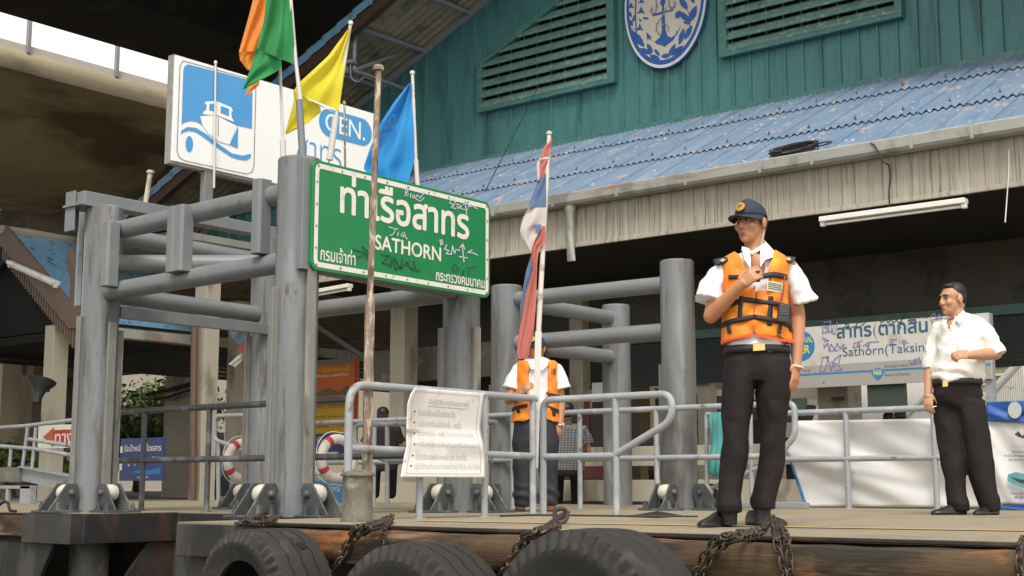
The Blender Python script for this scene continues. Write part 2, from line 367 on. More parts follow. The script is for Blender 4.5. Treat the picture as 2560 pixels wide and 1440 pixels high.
def louver(x0, x1, low_left):
    """vent, five sided, low end on the outer side"""
    zb = 6.30; zo = 7.05; xi, xo = (x1, x0) if low_left else (x0, x1); zi = zo + .445 * abs(xi - xo)
    top = lambda x: zo + .445 * abs(x - xo)
    f = MB(); y0, y1 = WY - .13, WY - .024; wd = .10
    f.box((min(xo, xo + (wd if low_left else -wd)), y0, zb), (max(xo, xo + (wd if low_left else -wd)), y1, zo - .02))
    f.box((min(xi, xi + (-wd * 1.3 if low_left else wd * 1.3)), y0 - .003, zb), (max(xi, xi + (-wd * 1.3 if low_left else wd * 1.3)), y1, zi))
    f.box((x0 + .002, y0 - .002, zb - .045), (x1 - .002, y1, zb + .02))
    f.bar((xo, (y0 + y1) / 2, zo), (xi, (y0 + y1) / 2, zi), y1 - y0 + .008, .10)
    v = f.build('vent', M_teald, bld, bevel=.004)
    s = MB(); z = zb + .03
    while z < zi - .06:
        a = xo if z < zo - .06 else (xo + (1 if low_left else -1) * (z + .06 - zo) / .445)
        a0, a1 = min(a, xi), max(a, xi)
        if a1 - a0 > .2:
            pr = [(WY - .122, z - .01), (WY - .132, z + .005), (WY - .130, z + .028), (WY - .112, z + .05), (WY - .082, z + .095), (WY - .05, z + .135), (WY - .044, z + .128), (WY - .076, z + .088), (WY - .104, z + .045), (WY - .116, z - .005)]
            s.prism([(a0 + .02, y, q) for y, q in pr], (a1 - a0 - .04, 0, 0))
        z += .172
    s.build('slats', M_louv, v, smooth=35)
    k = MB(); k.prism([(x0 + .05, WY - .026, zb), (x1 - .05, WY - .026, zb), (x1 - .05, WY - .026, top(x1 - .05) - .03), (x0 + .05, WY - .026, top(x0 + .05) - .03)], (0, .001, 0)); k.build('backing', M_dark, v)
louver(-14.02, -11.28, True); louver(-9.46, -6.72, False)
# lean-to roof: three laps of corrugated sheet
PIT = .095
def sheet(y0, y1, dz, name):
    m = MB(); n = int((XR - XL) / PIT * 8)
    def fn(i, j):
        x = XL + (XR - XL) * i; y = y0 + (y1 - y0) * j
        ph = (x - XL) / PIT; s = (ph / 6) % 1
        return Vector((x, y, GZ + .02 + dz + (y - GY) * .5 + .017 * math.cos(2 * PI * ph) + (.010 * s - (.03 if s < .018 else 0)) + .006 * noise.noise(Vector((x * .8, y, 0)))))
    m.grid(fn, n, 2)
    # visible thickness of the lower edge
    m.grid(lambda i, j: fn(i, 0) - Vector((0, .001, .009 * j)), n, 1)
    m.build(name, M_blue, bld, smooth=60)
sheet(12.93, 14.25, 0, 'lean_to_roof'); sheet(14.15, 15.65, .032, 'lean_to_roof'); sheet(15.55, WY + .02, .064, 'lean_to_roof')
m = MB(); x = XL + .3; r = random.Random(3)
while x < XR:
    for yy in (14.33, 15.73):
        q = Vector((x + r.uniform(-.03, .03), yy + r.uniform(-.02, .05), 0)); q.z = GZ + .05 + (q.y - GY) * .5 + (.026 if yy < 15 else .05)
        m.lathe([(.016, -.01), (.016, .006), (.006, .008), (.005, .035), (0, .037)], q, (r.uniform(-.3, .3), r.uniform(-.6, 0), 1), 6)
    x += .57
m.build('roof_screws', mat('rusty_iron', (.12, .055, .035), .8, var=.4, scale=20), bld)
# gutter
g = MB(); pr = [(13.0, 3.72), (12.86, 3.72), (12.85, 3.735), (12.84, 3.72), (12.845, 3.62), (12.87, 3.59), (13.0, 3.585), (13.0, 3.595), (12.875, 3.60), (12.855, 3.625), (12.855, 3.71), (13.0, 3.71)]
g.prism([(XL, y, z) for y, z in pr], (XR - XL, 0, 0))
x = XL + .5; r = random.Random(5)
while x < XR:
    g.box((x, 12.833, 3.585), (x + .035, 12.845, 3.728)); x += r.choice((.62, 1.1, .95))
gut = g.build('gutter', M_gut, bld, smooth=30)
f = MB(); f.box((XL, 13.06, 3.10), (XR, 13.09, 3.62)); x = XL; r = random.Random(9)
while x < XR:
    f.box((x, 13.045 + r.uniform(0, .006), 3.135), (x + .145, 13.0597, 3.60)); x += .152
    if r.random() < .33: f.box((x - .006, 13.035, 3.14), (x + .004, 13.045, 3.60))
f.build('fascia', M_fasc, bld, bevel=.003)
f = MB(); f.box((XL, 13.025, 3.085), (XR, 13.062, 3.135)); f.build('fascia_trim', M_fasc, bld, bevel=.004)
# broken downpipe hanging from the gutter
dp = MB(); p = P(1424, 560, Y=12.93)
def ring(z, rx, ry, dx=0, n=16): return [Vector((p.x + dx + rx * math.cos(2 * PI * j / n), 12.94 + ry * math.sin(2 * PI * j / n), z)) for j in range(n)]
dp.loft([ring(3.60, .075, .065), ring(3.53, .075, .065), ring(3.50, .055, .05), ring(3.2, .052, .05, .003), ring(3.0, .058, .035, .01), ring(2.90, .063, .022, .016)]); dp.build('downpipe', M_gut, bld, smooth=40)
# ceiling of the lean-to and inner lintel
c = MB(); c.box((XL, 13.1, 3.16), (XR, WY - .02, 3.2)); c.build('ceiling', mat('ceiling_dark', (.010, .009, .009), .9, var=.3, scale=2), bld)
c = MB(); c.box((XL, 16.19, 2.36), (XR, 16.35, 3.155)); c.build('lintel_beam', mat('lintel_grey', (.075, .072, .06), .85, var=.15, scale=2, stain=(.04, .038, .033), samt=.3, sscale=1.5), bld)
c = MB(); c.box((XL, 16.15, 2.24), (XR, 16.19, 2.36)); c.build('lintel_trim', mat('teal_steel', (.08, .16, .15), .5, var=.15), bld)
c = MB(); z = 1.66
while z < 2.30: c.box((XL, 16.22 + (.012 if int(z * 100) % 2 else 0), z), (XR, 16.26, z + .036)); z += .04
c.box((XL, 16.2, 1.62), (XR, 16.27, 1.66)); c.build('roller_shutter', M_shut, bld)
# main roof: verge tiles, barge board, underside, purlins
VY = 14.65
u_ = MB()
for sgn in (1, -1):
    x0, x1 = (-22.5, APX) if sgn == 1 else (1.3, APX); n = 150
    u_.grid(lambda i, j: Vector((x0 + (x1 - x0) * i, VY + .03 + 1.9 * j, roofz(x0 + (x1 - x0) * i) + .02 + .014 * math.cos(2 * PI * (VY + 1.9 * j) / .16))), 12, 120)
u_.build('roof_underside', M_fibre, bld, smooth=60)
t = MB()
for sgn in (1, -1):
    x0, x1 = (-22.5, APX) if sgn == 1 else (1.3, APX)
    t.add([Vector((x0, VY + .05, roofz(x0) + .12)), Vector((x1, VY + .05, roofz(x1) + .12)), Vector((x1, 24, roofz(x1) + .12)), Vector((x0, 24, roofz(x0) + .12))], [(0, 1, 2, 3)])
t.build('main_roof', M_blue2, bld)
t = MB()
for sgn in (1, -1):
    x = -22.4 if sgn == 1 else 1.2; st = .36 * sgn
    while (x - APX) * sgn < -.2:
        a = Vector((x, VY, roofz(x))); b = Vector((x + st * 1.15, VY, roofz(x + st * 1.15) - .01)); q = (b - a).normalized(); nrm = Vector((-q.z, 0, q.x)) * (1 if sgn == 1 else -1)
        prf = [(-.05, .0), (-.055, .10), (-.04, .155), (.03, .19), (.14, .185), (.16, .16)]
        t.loft([[a + Vector((0, y, 0)) + nrm * (z + .012) for y, z in prf] , [b + Vector((0, y, 0)) + nrm * (z - .012) for y, z in prf]], closed=False)
        t.add([a + Vector((0, y, 0)) + nrm * z for y, z in [(-.05, -.01)] + [(y, z + .012) for y, z in prf]], [tuple(range(7))])
        x += st
t.build('verge_tiles', M_blue2, bld, smooth=50)
t = MB()
for x0, x1 in ((-22.5, APX), (1.3, APX)):
    t.bar((x0, VY, roofz(x0) - .10), (x1, VY, roofz(x1) - .10), .05, .20); t.bar((x0, VY + .05, roofz(x0) - .16), (x1, VY + .05, roofz(x1) - .16), .05, .12)
t.build('barge_board', M_brown, bld)
t = MB(); x = -21.6
while x < 1:
    MB().tube([(x, VY + .08, roofz(x) - .04), (x, WY, roofz(x) - .04)], .04, 10).build('purlin', M_pipe, bld, smooth=40); x += 1.05
t.bar((-22, VY + .12, roofz(-22) - .09), (APX, VY + .12, APZ - .09), .06, .08)
t.bar((-22, WY - .03, roofz(-22) - .03), (APX, WY - .03, APZ - .03), .05, .16)
t.build('rafter', M_pipe, bld, smooth=40)
# eave bracket with flood lamp
br = thing('eave_bracket', 'grey pipe bracket with a small flood lamp under the gable eave', 'bracket', P(888, 170, Y=14.85))
q0 = P(888, 82, Y=14.85); q1 = P(885, 176, Y=14.85); q2 = P(1018, 128, Y=WY - .05); q3 = P(1022, 226, Y=WY - .05)
MB().tube([q0, q1], .035, 10).tube([q1, q2], .035, 10).tube([q1, q3], .035, 10).build('bracket_pipe', M_pipe, br, smooth=40)
l = MB(); c = P(880, 156, Y=14.78); l.box((c.x - .09, c.y - .08, c.z - .03), (c.x + .05, c.y + .08, c.z + .03)); c2 = P(868, 178, Y=14.75); l.box((c2.x - .06, c2.y - .06, c2.z - .05), (c2.x + .05, c2.y + .06, c2.z + .05))
l.build('flood_lamp', M_greyw, br, bevel=.006)
MB().tube(rounded([P(876, 160, Y=14.74), P(876, 195, Y=14.74), P(893, 207, Y=14.8), P(910, 192, Y=15), P(1005, 230, Y=16.3)], .1), .012, 6).build('cable', M_pipe, br, smooth=40)
# fluorescent battens under the fascia
def batten(a, b, label, group='fluorescent battens under the roofs'):
    a, b = Vector(a), Vector(b); t = thing('fluorescent_lamp', label, 'lamp', (a + b) / 2, group); d = (b - a).normalized(); y = Vector((-d.y, d.x, 0)).normalized()
    MB().bar(a, b, .11, .055).build('housing', M_white, t, bevel=.006)
    MB().tube([a + d * .06 - UPZ * .052, b - d * .06 - UPZ * .052], .014, 8).build('lamp_tube', mat('lamp_glass', (.85, .85, .82), .2, var=.02), t, smooth=40)
    for q in (a, b - d * .05): MB().bar(q - UPZ * .045, q + d * .05 - UPZ * .045, .06, .06).build('end_cap', M_white, t, bevel=.006)
    return t
batten(P(2052, 550, Y=12.99), P(2416, 502, Y=12.99), 'long white fluorescent batten below the fascia at the right')
batten(P(760, 735, Y=12.99), P(876, 714, Y=12.99), 'white fluorescent batten half hidden behind the green sign')
# cables on the roof and gutter
cb = MB(); c = P(1985, 392, Y=13.05) + Vector((0, 0, .03)); r = random.Random(2)
for k in range(9):
    rr = r.uniform(.19, .26); tl = r.uniform(-.1, .1)
    cb.tube([c + Vector((r.uniform(-.02, .02) + rr * 1.15 * math.cos(2 * PI * i / 24), rr * .55 * math.sin(2 * PI * i / 24), .02 + k * .008 + (.5 + tl) * rr * .55 * math.sin(2 * PI * i / 24))) for i in range(24)], .0075, 6, closed=True)
for k in range(2): cb.tube([c + Vector((.28 + .09 * math.cos(2 * PI * i / 16) + k * .04, .08 + .05 * math.sin(2 * PI * i / 16), .08 + .03 * math.sin(2 * PI * i / 16))) for i in range(16)], .007, 6, closed=True)
tag(cb.build('cable_coil', M_rub, smooth=60), 'coil of black cable lying on the blue roof by the gutter', 'cable')
pts = [P(u, v, Y=12.83) for u, v in ((2176, 358), (2185, 362), (2197, 382), (2208, 405))] + [P(u, v, Y=13.02) for u, v in ((2222, 412), (2226, 440), (2222, 480), (2224, 520))]
tag(MB().tube(pts, .008, 6).build('hanging_cable', M_rub, smooth=60), 'black cable drooping from the gutter over the fascia', 'cable')
pts = [P(u, v, Y=13.0) for u, v in ((2522, 375), (2522, 430), (2517, 500), (2513, 556))]
tag(MB().tube(pts, .006, 6).build('dangling_string', M_white, smooth=60), 'thin pale cord hanging in front of the fascia at far right', 'string')
tag(MB().tube([P(1213, 478, Y=13.25), P(1350, 208, Y=16.28)], .007, 6).build('stay_wire', M_rub), 'thin dark stay wire from the blue roof up to the vent', 'wire')
# emblem
em = thing('emblem_sign', 'oval blue and white emblem with an anchor on the teal gable', 'sign', P(1656, 0, Y=16.3))
EY = 16.30; cx, cz = -10.372, P(1656, 2, Y=EY).z; ex, ez = .715, cz - P(1656, 170, Y=EY).z
M_emw = mat('emblem_white', (.66, .66, .64), .5, var=.04, stain=(.5, .48, .43), samt=.25, sscale=5); M_emb = mat('emblem_blue', (.035, .105, .34), .45, var=.25, scale=9); M_emc = mat('emblem_cream', (.58, .52, .44), .55, var=.06, scale=4)
def ov(f, y): return [(cx + ex * f * math.cos(2 * PI * i / 64), y, cz + ez * f * math.sin(2 * PI * i / 64)) for i in range(64)]
MB().prism(ov(1, EY), (0, .06, 0)).build('plate', M_emw, em)
s = MB(); s.prism(ov(1.012, EY + .012), (0, .04, 0)); s.build('rim', M_emb, em)
def ringm(f0, f1, y): 
    m = MB(); A = ov(f0, y); B = ov(f1, y); m.add(A + B, [(i, (i + 1) % 64, 64 + (i + 1) % 64, 64 + i) for i in range(64)]); return m
ringm(.955, .885, EY - .003).build('ring', M_emb, em)
MB().add(ov(.865, EY - .003), [tuple(range(64))]).build('field', M_emc, em)
_k = [0]
def pf(x, y): return P(1550 + x / 8, y / 8, Y=EY - .005 - _k[0] * .0004)
a = MB()
put_poly(a, [[(838, -30), (800, 40), (815, 95), (840, 120), (838, 230), (650, 290), (648, 330), (835, 285), (832, 640), (800, 740), (700, 830), (560, 775), (545, 825), (525, 635), (640, 750), (590, 755), (700, 850), (740, 885), (830, 905), (888, 940), (940, 900), (1060, 810), (1160, 650), (1215, 470), (1200, 600), (1130, 620), (1110, 690), (1030, 750), (950, 720), (915, 600), (905, 420), (890, 260), (1060, 215), (1075, 185), (885, 225), (880, 110), (910, 50), (900, -30)], ellp(850, 50, 45, 45)[::-1]], pf)
def leaf(x0, y0, x1, y1, w_):
    dx, dy = x1 - x0, y1 - y0; pr_ = [(0, 0), (.12, .5), (.22, .62), (.25, .9), (.42, .85), (.45, 1.08), (.62, .85), (.66, .98), (.8, .55), (.84, .6), (1, 0)]
    return [(x0 + dx * t - dy * w_ * k, y0 + dy * t + dx * w_ * k) for t, k in pr_] + [(x0 + dx * t + dy * w_ * k, y0 + dy * t - dx * w_ * k) for t, k in pr_[-2:0:-1]]
for q in ((205, 600, 490, 940, .27), (380, 970, 640, 1080, .3), (540, 870, 650, 1060, .33), (590, 1110, 800, 1180, .35), (680, 980, 800, 1120, .3), (820, 1130, 1010, 1100, .4), (960, 1110, 1120, 870, .22), (1010, 1110, 1270, 910, .25), (1180, 900, 1280, 560, .24), (1290, 790, 1440, 500, .26), (160, 370, 260, 520, .3), (170, 220, 235, 340, .35), (450, 360, 580, 370, .3), (380, 370, 430, 440, .35), (250, 440, 290, 300, .25), (1190, -40, 1350, 190, .35), (1120, 370, 1200, 210, .5), (1180, 230, 1390, 430, .33), (1380, 440, 1530, 110, .3), (1260, 440, 1420, 470, .3), (1440, -60, 1470, 60, .5)):
    _k[0] += 1; put_poly(a, [leaf(q[0], q[1], q[2], q[3], q[4] * .62)], pf)
for x, y, s_ in ((215, 120, 75), (420, 220, 85), (395, 560, 80), (430, 20, 70)):
    _k[0] += 1; put_poly(a, [[(x, y - s_ * 1.2), (x + s_ * .5, y), (x + s_, y + s_ * .5), (x, y + s_ * .35), (x - s_, y + s_ * .6), (x - s_ * .45, y)]], pf)
_k[0] += 1; put_stroke(a, [(318, -40), (305, 300), (325, 640)], 22, pf); put_stroke(a, [(318, 380), (230, 420), (200, 560), (310, 580)], 10, pf); put_stroke(a, [(1350, 200), (1385, 300), (1390, 520)], 10, pf)
a.build('anchor_wreath', M_emb, em)
a = MB(); M_rope = mat('emblem_rope', (.30, .29, .31), .6, var=.2, scale=30)
_k[0] += 1; put_stroke(a, [(720, -40), (735, 120), (700, 250), (650, 265), (615, 230), (640, 150)], 34, pf); put_stroke(a, [(985, -40), (975, 80), (1010, 160), (1085, 140), (1095, 70), (1070, 30)], 34, pf)
put_stroke(a, [(930, 140), (850, 320), (740, 470), (720, 600), (800, 700)], 22, pf); put_stroke(a, [(830, 500), (900, 470), (975, 540), (960, 630)], 22, pf)
a.build('rope', M_rope, em)
# ------------------------------------------------------------------ mooring piles and their pipe frames
M_pile = mat('pile_paint', (.17, .182, .19), .42, var=.10, scale=3, stretch=(1.5, 1.5, .5), stain=[((.115, .11, .10), .42, 1.3, (2.4, 2.4, .38)), ((.225, .24, .25), .28, 2.8, (2, 2, .3)), ((.075, .068, .058), .25, 2.6, (3, 3, .3)), ((.12, .075, .045), .13, 5, (1.5, 1.5, .6))], bump=.06, bscale=25)
M_rail2 = mat('guide_rust', (.20, .195, .18), .5, var=.2, scale=6, stretch=(1, 1, .3), stain=[((.10, .065, .045), .24, 5, (1, 1, .3)), ((.34, .30, .23), .25, 5, (1, 1, .2))], bump=.2)
M_tube = mat('tube_paint', (.18, .193, .202), .42, var=.10, scale=3, stain=[((.22, .215, .20), .3, 2.5, (1, 1, 1)), ((.16, .10, .06), .1, 8, (1, 1, 1))], bump=.05)
M_slime = mat('pile_slime', (.10, .10, .08), .6, var=.35, scale=6, stain=[((.22, .19, .13), .35, 5, (1, 1, .3)), ((.03, .03, .025), .3, 6, (1, 1, .4))], bump=.3)
A_, B_, C_, D_ = Vector((-9.75, 6.5, 0)), Vector((-7.2, 6.4, 0)), Vector((-9.83, 8.37, 0)), Vector((-7.36, 8.36, 0))
E_, G_, H_, I_ = Vector((-8.43, 10.25, 0)), Vector((-6.49, 10.33, 0)), Vector((-8.43, 12.15, 0)), Vector((-6.49, 12.2, 0))
ztop = lambda p, u, v: P(u, v, X=p.x).z
def pile(root, p, top, rails=(), label=None, bot=-1.2, R=.155):
    o = MB().lathe([(R, 0), (R, top - .012), (R - .012, top), (0, top)], p, n=40)
    pl = o.build('pile', M_pile, root, smooth=35)
    o = MB().lathe([(R + .002, bot), (R + .002, -.03)], p, n=32); o.build('pile_foot', M_slime, pl, smooth=35)
    for (ang, h) in rails:
        a = math.radians(ang); n_ = Vector((math.cos(a), math.sin(a), 0)); t_ = Vector((-n_.y, n_.x, 0))
        q = p + n_ * (R + .012); r_ = MB(); r_.bar(q + UPZ * .002, q + UPZ * h, .05, .05, up=n_); r_.bar(q + n_ * .022 + UPZ * .002, q + n_ * .022 + UPZ * h, .075, .012, up=n_)
        r_.build('guide_rail', M_rail2, pl, bevel=.003)
    return pl
def tubes(root, prs, r=.077):
    for a, b, z0, z1 in prs:
        d = (b - a).normalized(); a2 = Vector((a.x, a.y, z0)) + d * .12; b2 = Vector((b.x, b.y, z1)) - d * .12
        t = MB().tube([a2, b2], r, 24).build('cross_tube', M_tube, root, smooth=40)
        for q, s_ in ((a2, 1), (b2, -1)):
            q = q + d * s_ * .045; MB().tube([q - d * .012, q, q + d * .012], [r + .001, r + .006, r + .001], 24).build('weld', M_tube, t, smooth=60)
f1 = thing('pile_frame', 'grey four pile mooring frame with pipe braces holding the green sign', 'mooring frame', (-8.5, 7.4, 0))
tA, tB = ztop(A_, 285, 523), ztop(B_, 740, 396)
pile(f1, A_, tA, ((-95, 1.6), (0, 1.55), (60, 1.5)))
pile(f1, B_, tB, ((-8, 1.75), (-108, 1.6)))
pile(f1, C_, 2.55, ((-120, 1.6), (0, 1.6))); pile(f1, D_, 2.45, ((-120, 1.5), (-5, 1.5)))
zl, zu = 1.81, 2.32
tubes(f1, [(A_, B_, zl, zl), (A_, B_, zu, zu), (A_, C_, zl, zl), (A_, C_, zu, zu), (C_, D_, zl, zl), (C_, D_, zu, zu), (B_, D_, zl, zl), (B_, D_, zu, zu), (A_, D_, 2.06, 2.04)])
# fender channels welded across the front tubes
def channel(u0, v0, v1, dx=.0, n=1):
    for k in range(n):
        a = P(u0, v0, Y=6.35); z0, z1 = P(u0, v1, Y=6.35).z, a.z; x = a.x + k * .10 - (.05 if n > 1 else 0)
        c = MB(); c.prism([(x - .055, 6.40, z0), (x - .05, 6.31, z0), (x - .035, 6.29, z0), (x + .035, 6.29, z0), (x + .05, 6.31, z0), (x + .055, 6.40, z0)], (0, 0, z1 - z0))
        c.box((x - .075, 6.385, z0 + .01), (x - .045, 6.41, z1 - .01))
        c.build('fender_channel', M_tube, f1, bevel=.004)
channel(279, 556, 716); channel(452, 516, 680, n=2); channel(655, 450, 635)
a = P(216, 530, Y=6.55); z0 = P(216, 766, Y=6.55).z
MB().prism([(a.x - .045, 6.5, z0), (a.x - .045, 6.6, z0), (a.x + .05, 6.6, z0), (a.x + .05, 6.5, z0), (a.x + .02, 6.48, z0)], (0, 0, a.z - z0)).build('fender_channel', M_tube, f1, bevel=.004)
# beam over the left piles that carries the pictogram sign
z_ = tA + .055
b_ = MB(); b_.bar((-9.80, 6.28, z_), (-9.80, 8.75, z_), .16, .105); b_.build('top_beam', M_tube, f1, bevel=.006)
b_ = MB(); b_.box((-9.97, 6.26, tA - .22), (-9.83, 6.275, tA + .12)); b_.box((-9.98, 6.24, tA - .02), (-9.70, 6.45, tA + .003)); b_.box((-9.985, 6.275, tA - .2), (-9.97, 6.4, tA + .1)); b_.build('beam_bracket', M_tube, f1, bevel=.004)
b_ = MB(); b_.bar((-9.70, 6.65, 1.66), (-9.70, 8.3, 1.66), .05, .10); b_.build('angle_bar', M_tube, f1, bevel=.004)
f2 = thing('pile_frame', 'grey mooring pile frame on the inner deck behind the white shirted crew', 'mooring frame', (-7.4, 11.2, 0))
pile(f2, E_, ztop(E_, 1255, 713), ((180, 1.2),)); pile(f2, G_, ztop(G_, 1703, 655), ((178, 1.3),)); pile(f2, H_, 2.18)
tubes(f2, [(E_, G_, 2.03, 2.03), (E_, G_, 1.60, 1.60), (E_, H_, 2.03, 2.03), (E_, H_, 1.6, 1.6)])
# ------------------------------------------------------------------ roller brackets at the pile feet
M_rol = mat('roller_nylon', (.58, .55, .46), .4, var=.12, scale=8, stain=(.22, .17, .12), samt=.34, sscale=6); M_brk = mat('bracket_steel', (.065, .07, .073), .5, var=.3, scale=6, stain=[((.14, .145, .145), .3, 4, (1, 1, 1)), ((.08, .05, .035), .2, 6, (1, 1, 1))], bump=.2)
def bracket(label, loc, rotz):
    """local: pile on the +y side, roller axis along x"""
    t = thing('roller_bracket', label, 'roller bracket', loc, 'roller brackets guiding the pontoons on the piles')
    MB().box((-.19, -.25, 0), (.19, .05, .022)).build('base_plate', M_brk, t, bevel=.004)
    for sx in (-1, 1):
        x = sx * .085
        MB().prism([(x - .009, -.24, .022), (x - .009, .05, .022), (x - .009, .085, .22), (x - .009, .055, .275), (x - .009, -.05, .275)], (.018, 0, 0)).build('side_plate', M_brk, t, bevel=.003)
    MB().lathe([(.0, -.060), (.05, -.060), (.072, -.052), (.082, -.025), (.082, .025), (.072, .052), (.05, .060), (0, .060)], (0, -.005, .185), (1, 0, 0), 28).build('roller', M_rol, t, smooth=40)
    MB().lathe([(0, -.135), (.02, -.13), (.034, -.11), (.034, -.094), (.02, -.094), (.02, .094), (.034, .094), (.034, .11), (.02, .13), (0, .135)], (0, 0, .185), (1, 0, 0), 16).build('axle', M_brk, t, smooth=40)
    for sx in (-.145, .145):
        for y in (-.17, -.03):
            MB().lathe([(.032, .022), (.032, .038), (.022, .038), (.022, .075), (.012, .075), (.012, .10), (0, .10)], (sx, y, 0), n=6).build('bolt', M_brk, t)
    for ch in [c for c in bpy.data.objects if c.parent == t]:
        ch.matrix_parent_inverse = Matrix.Identity(4); ch.data.transform(Matrix.Scale(.84, 4))
    t.rotation_euler.z = math.radians(rotz); return t
proto = bracket('dark roller bracket at the river side foot of the sign pile', (B_.x, B_.y - .26, 0), 0)
R_ = [('dark roller bracket on the deck side of the sign pile next to the bollard', B_, 90), ('weathered roller bracket at the front foot of the far left pile', A_, 0), ('weathered roller bracket on the right of the far left pile', A_, 90),
      ('roller bracket left of the sign pile at the foot of the hidden back pile', C_, 0), ('roller bracket under the rules poster, left of the pile below the green sign', D_, 0), ('roller bracket under the rules poster, right of the pile below the green sign', D_, 90),
      ('roller bracket with a cream wheel, left of the free standing pile behind the guard', G_, 0), ('roller bracket hidden partly by the trouser leg, right of the free standing pile', G_, 90), ('roller bracket at the foot of the pile next to the woman', E_, 0)]
for lb, p, rz in R_:
    off = Matrix.Rotation(math.radians(rz), 3, 'Z') @ Vector((0, -.245, 0))
    dup(proto, lb, (p.x + off.x, p.y + off.y, 0.0 if p is not A_ else .0), math.radians(rz))
# ------------------------------------------------------------------ green pier sign
M_sgreen = mat('sign_green', (.007, .20, .062), .35, var=.06, scale=3, stain=[((.014, .225, .08), .3, 2, (1, 1, 1))]); M_swhite = mat('sign_white', (.74, .72, .64), .45, var=.04, scale=6, stain=(.55, .52, .42), samt=.2, sscale=9)
SX = -6.98; g1 = thing('pier_sign', 'green pier name sign with big white lettering and scribbled graffiti', 'sign', (SX, 7.3, 2.1))
sy0, sy1, sz0, sz1 = 6.33, 8.275, 1.715, 2.505
F1 = lambda o: (lambda y, z: Vector((SX + o, y, z)))
MB().prism([F1(-.03)(*p) for p in rrect(sy0, sz0, sy1, sz1, .06)], (.03, 0, 0)).build('panel', M_sgreen, g1, bevel=.002)
m = MB(); put_poly(m, [rrect(sy0 + .022, sz0 + .022, sy1 - .022, sz1 - .022, .05), rrect(sy0 + .058, sz0 + .058, sy1 - .058, sz1 - .058, .022)[::-1]], F1(.0025)); m.build('border', M_swhite, g1)
m = MB(); fy, fz = sy0 + .04, sz0 + .04
for i in range(9):
    for z in (sz0 + .04, sz1 - .04): m.lathe([(0, 0), (.009, .002), (.006, .005), (0, .006)], (SX + .003, sy0 + .05 + (sy1 - sy0 - .1) * i / 8, z), (1, 0, 0), 8)
for i in range(1, 5):
    for y in (sy0 + .04, sy1 - .04): m.lathe([(0, 0), (.009, .002), (.006, .005), (0, .006)], (SX + .003, y, sz0 + (sz1 - sz0) * i / 5), (1, 0, 0), 8)
m.build('rivets', mat('rivet', (.25, .2, .15), .6, var=.2), g1)
def sg(u, v): q = P(u, v, X=SX); return q.y, q.z
def boxpx(bl, tr): a = sg(*bl); b = sg(*tr); return (a[0], a[1], b[0], b[1])
m = MB()
y0, zb = sg(849, 530); y1, zr = sg(1172, 604); zt = sg(886, 440)[1]
put_text(m, 'ท่าเรือสาทร', (y0, (zb + zr) / 2, y1, zt), F1(.003), .022); m.build('lettering', M_swhite, g1); m = MB()
put_text(m, 'SATHORN', (sg(937, 600)[0], (sg(940, 622)[1] + sg(1100, 656)[1]) / 2, sg(1102, 640)[0], (sg(940, 585)[1] + sg(1100, 619)[1]) / 2), F1(.003), .02); m.build('lettering', M_swhite, g1); m = MB()
put_text(m, 'กรมเจ้าท่า', (sg(800, 640)[0], sg(840, 657)[1], sg(888, 650)[0], sg(852, 620)[1]), F1(.003), .015); m.build('lettering', M_swhite, g1); m = MB()
put_text(m, 'กระทรวงคมนาคม', (sg(1089, 700)[0], (sg(1092, 700)[1] + sg(1210, 723)[1]) / 2, sg(1211, 720)[0], (sg(1092, 680)[1] + sg(1210, 701)[1]) / 2), F1(.003), .018)
m.build('lettering', M_swhite, g1)
m = MB(); pg = lambda x, y: P(960 + x / 6, 380 + y / 6, X=SX + .0045)
W_ = 15
put_stroke(m, [(310, 660), (350, 600), (375, 520), (350, 500), (325, 560), (320, 640), (345, 660), (370, 630)], W_, pg); put_stroke(m, [(405, 620), (395, 680)], W_, pg); put_stroke(m, [(425, 690), (440, 640), (460, 650), (450, 700), (480, 680), (500, 640), (540, 690), (620, 590)], W_, pg); put_stroke(m, [(480, 700), (540, 740), (600, 690)], W_, pg)
put_stroke(m, [(75, 1125), (205, 1160)], W_, pg); put_stroke(m, [(150, 1140), (165, 1190), (130, 1240), (90, 1250)], W_, pg); put_stroke(m, [(215, 1200), (205, 1260)], W_, pg); put_stroke(m, [(310, 1210), (270, 1220), (255, 1260), (290, 1270), (310, 1220), (320, 1280), (350, 1305)], W_, pg)
put_stroke(m, [(1005, 700), (985, 770), (1060, 790), (1000, 830), (1080, 850)], W_, pg); put_stroke(m, [(1050, 720), (1110, 840), (1080, 780), (1130, 790)], W_, pg); put_stroke(m, [(1120, 850), (1160, 780), (1150, 850), (1190, 860), (1260, 860)], W_, pg); put_stroke(m, [(1215, 730), (1240, 940)], W_, pg); put_stroke(m, [(1190, 790), (1225, 740), (1270, 800)], W_, pg); put_stroke(m, [(1310, 780), (1260, 820), (1330, 810), (1395, 850)], W_, pg)
g3 = lambda x, y: P(640 + x / 3, 360 + y / 3, X=SX + .0045); W_ = 8
put_stroke(m, [(1380, 720), (1388, 760)], W_, g3); put_stroke(m, [(1392, 715), (1400, 755)], W_, g3); put_stroke(m, [(1430, 755), (1415, 790), (1450, 800), (1420, 825), (1460, 825)], W_, g3); put_stroke(m, [(1465, 830), (1475, 760), (1490, 825), (1500, 790), (1530, 800)], W_, g3); put_stroke(m, [(1545, 745), (1560, 885)], W_, g3); put_stroke(m, [(1530, 780), (1548, 740), (1565, 790)], W_, g3); put_stroke(m, [(1620, 795), (1585, 815), (1625, 815), (1660, 832)], W_, g3); put_stroke(m, [(1525, 845), (1585, 855)], W_, g3)
m.build('graffiti', mat('marker_pale', (.55, .56, .68), .6, var=.05), g1)
m = MB(); W_ = 12
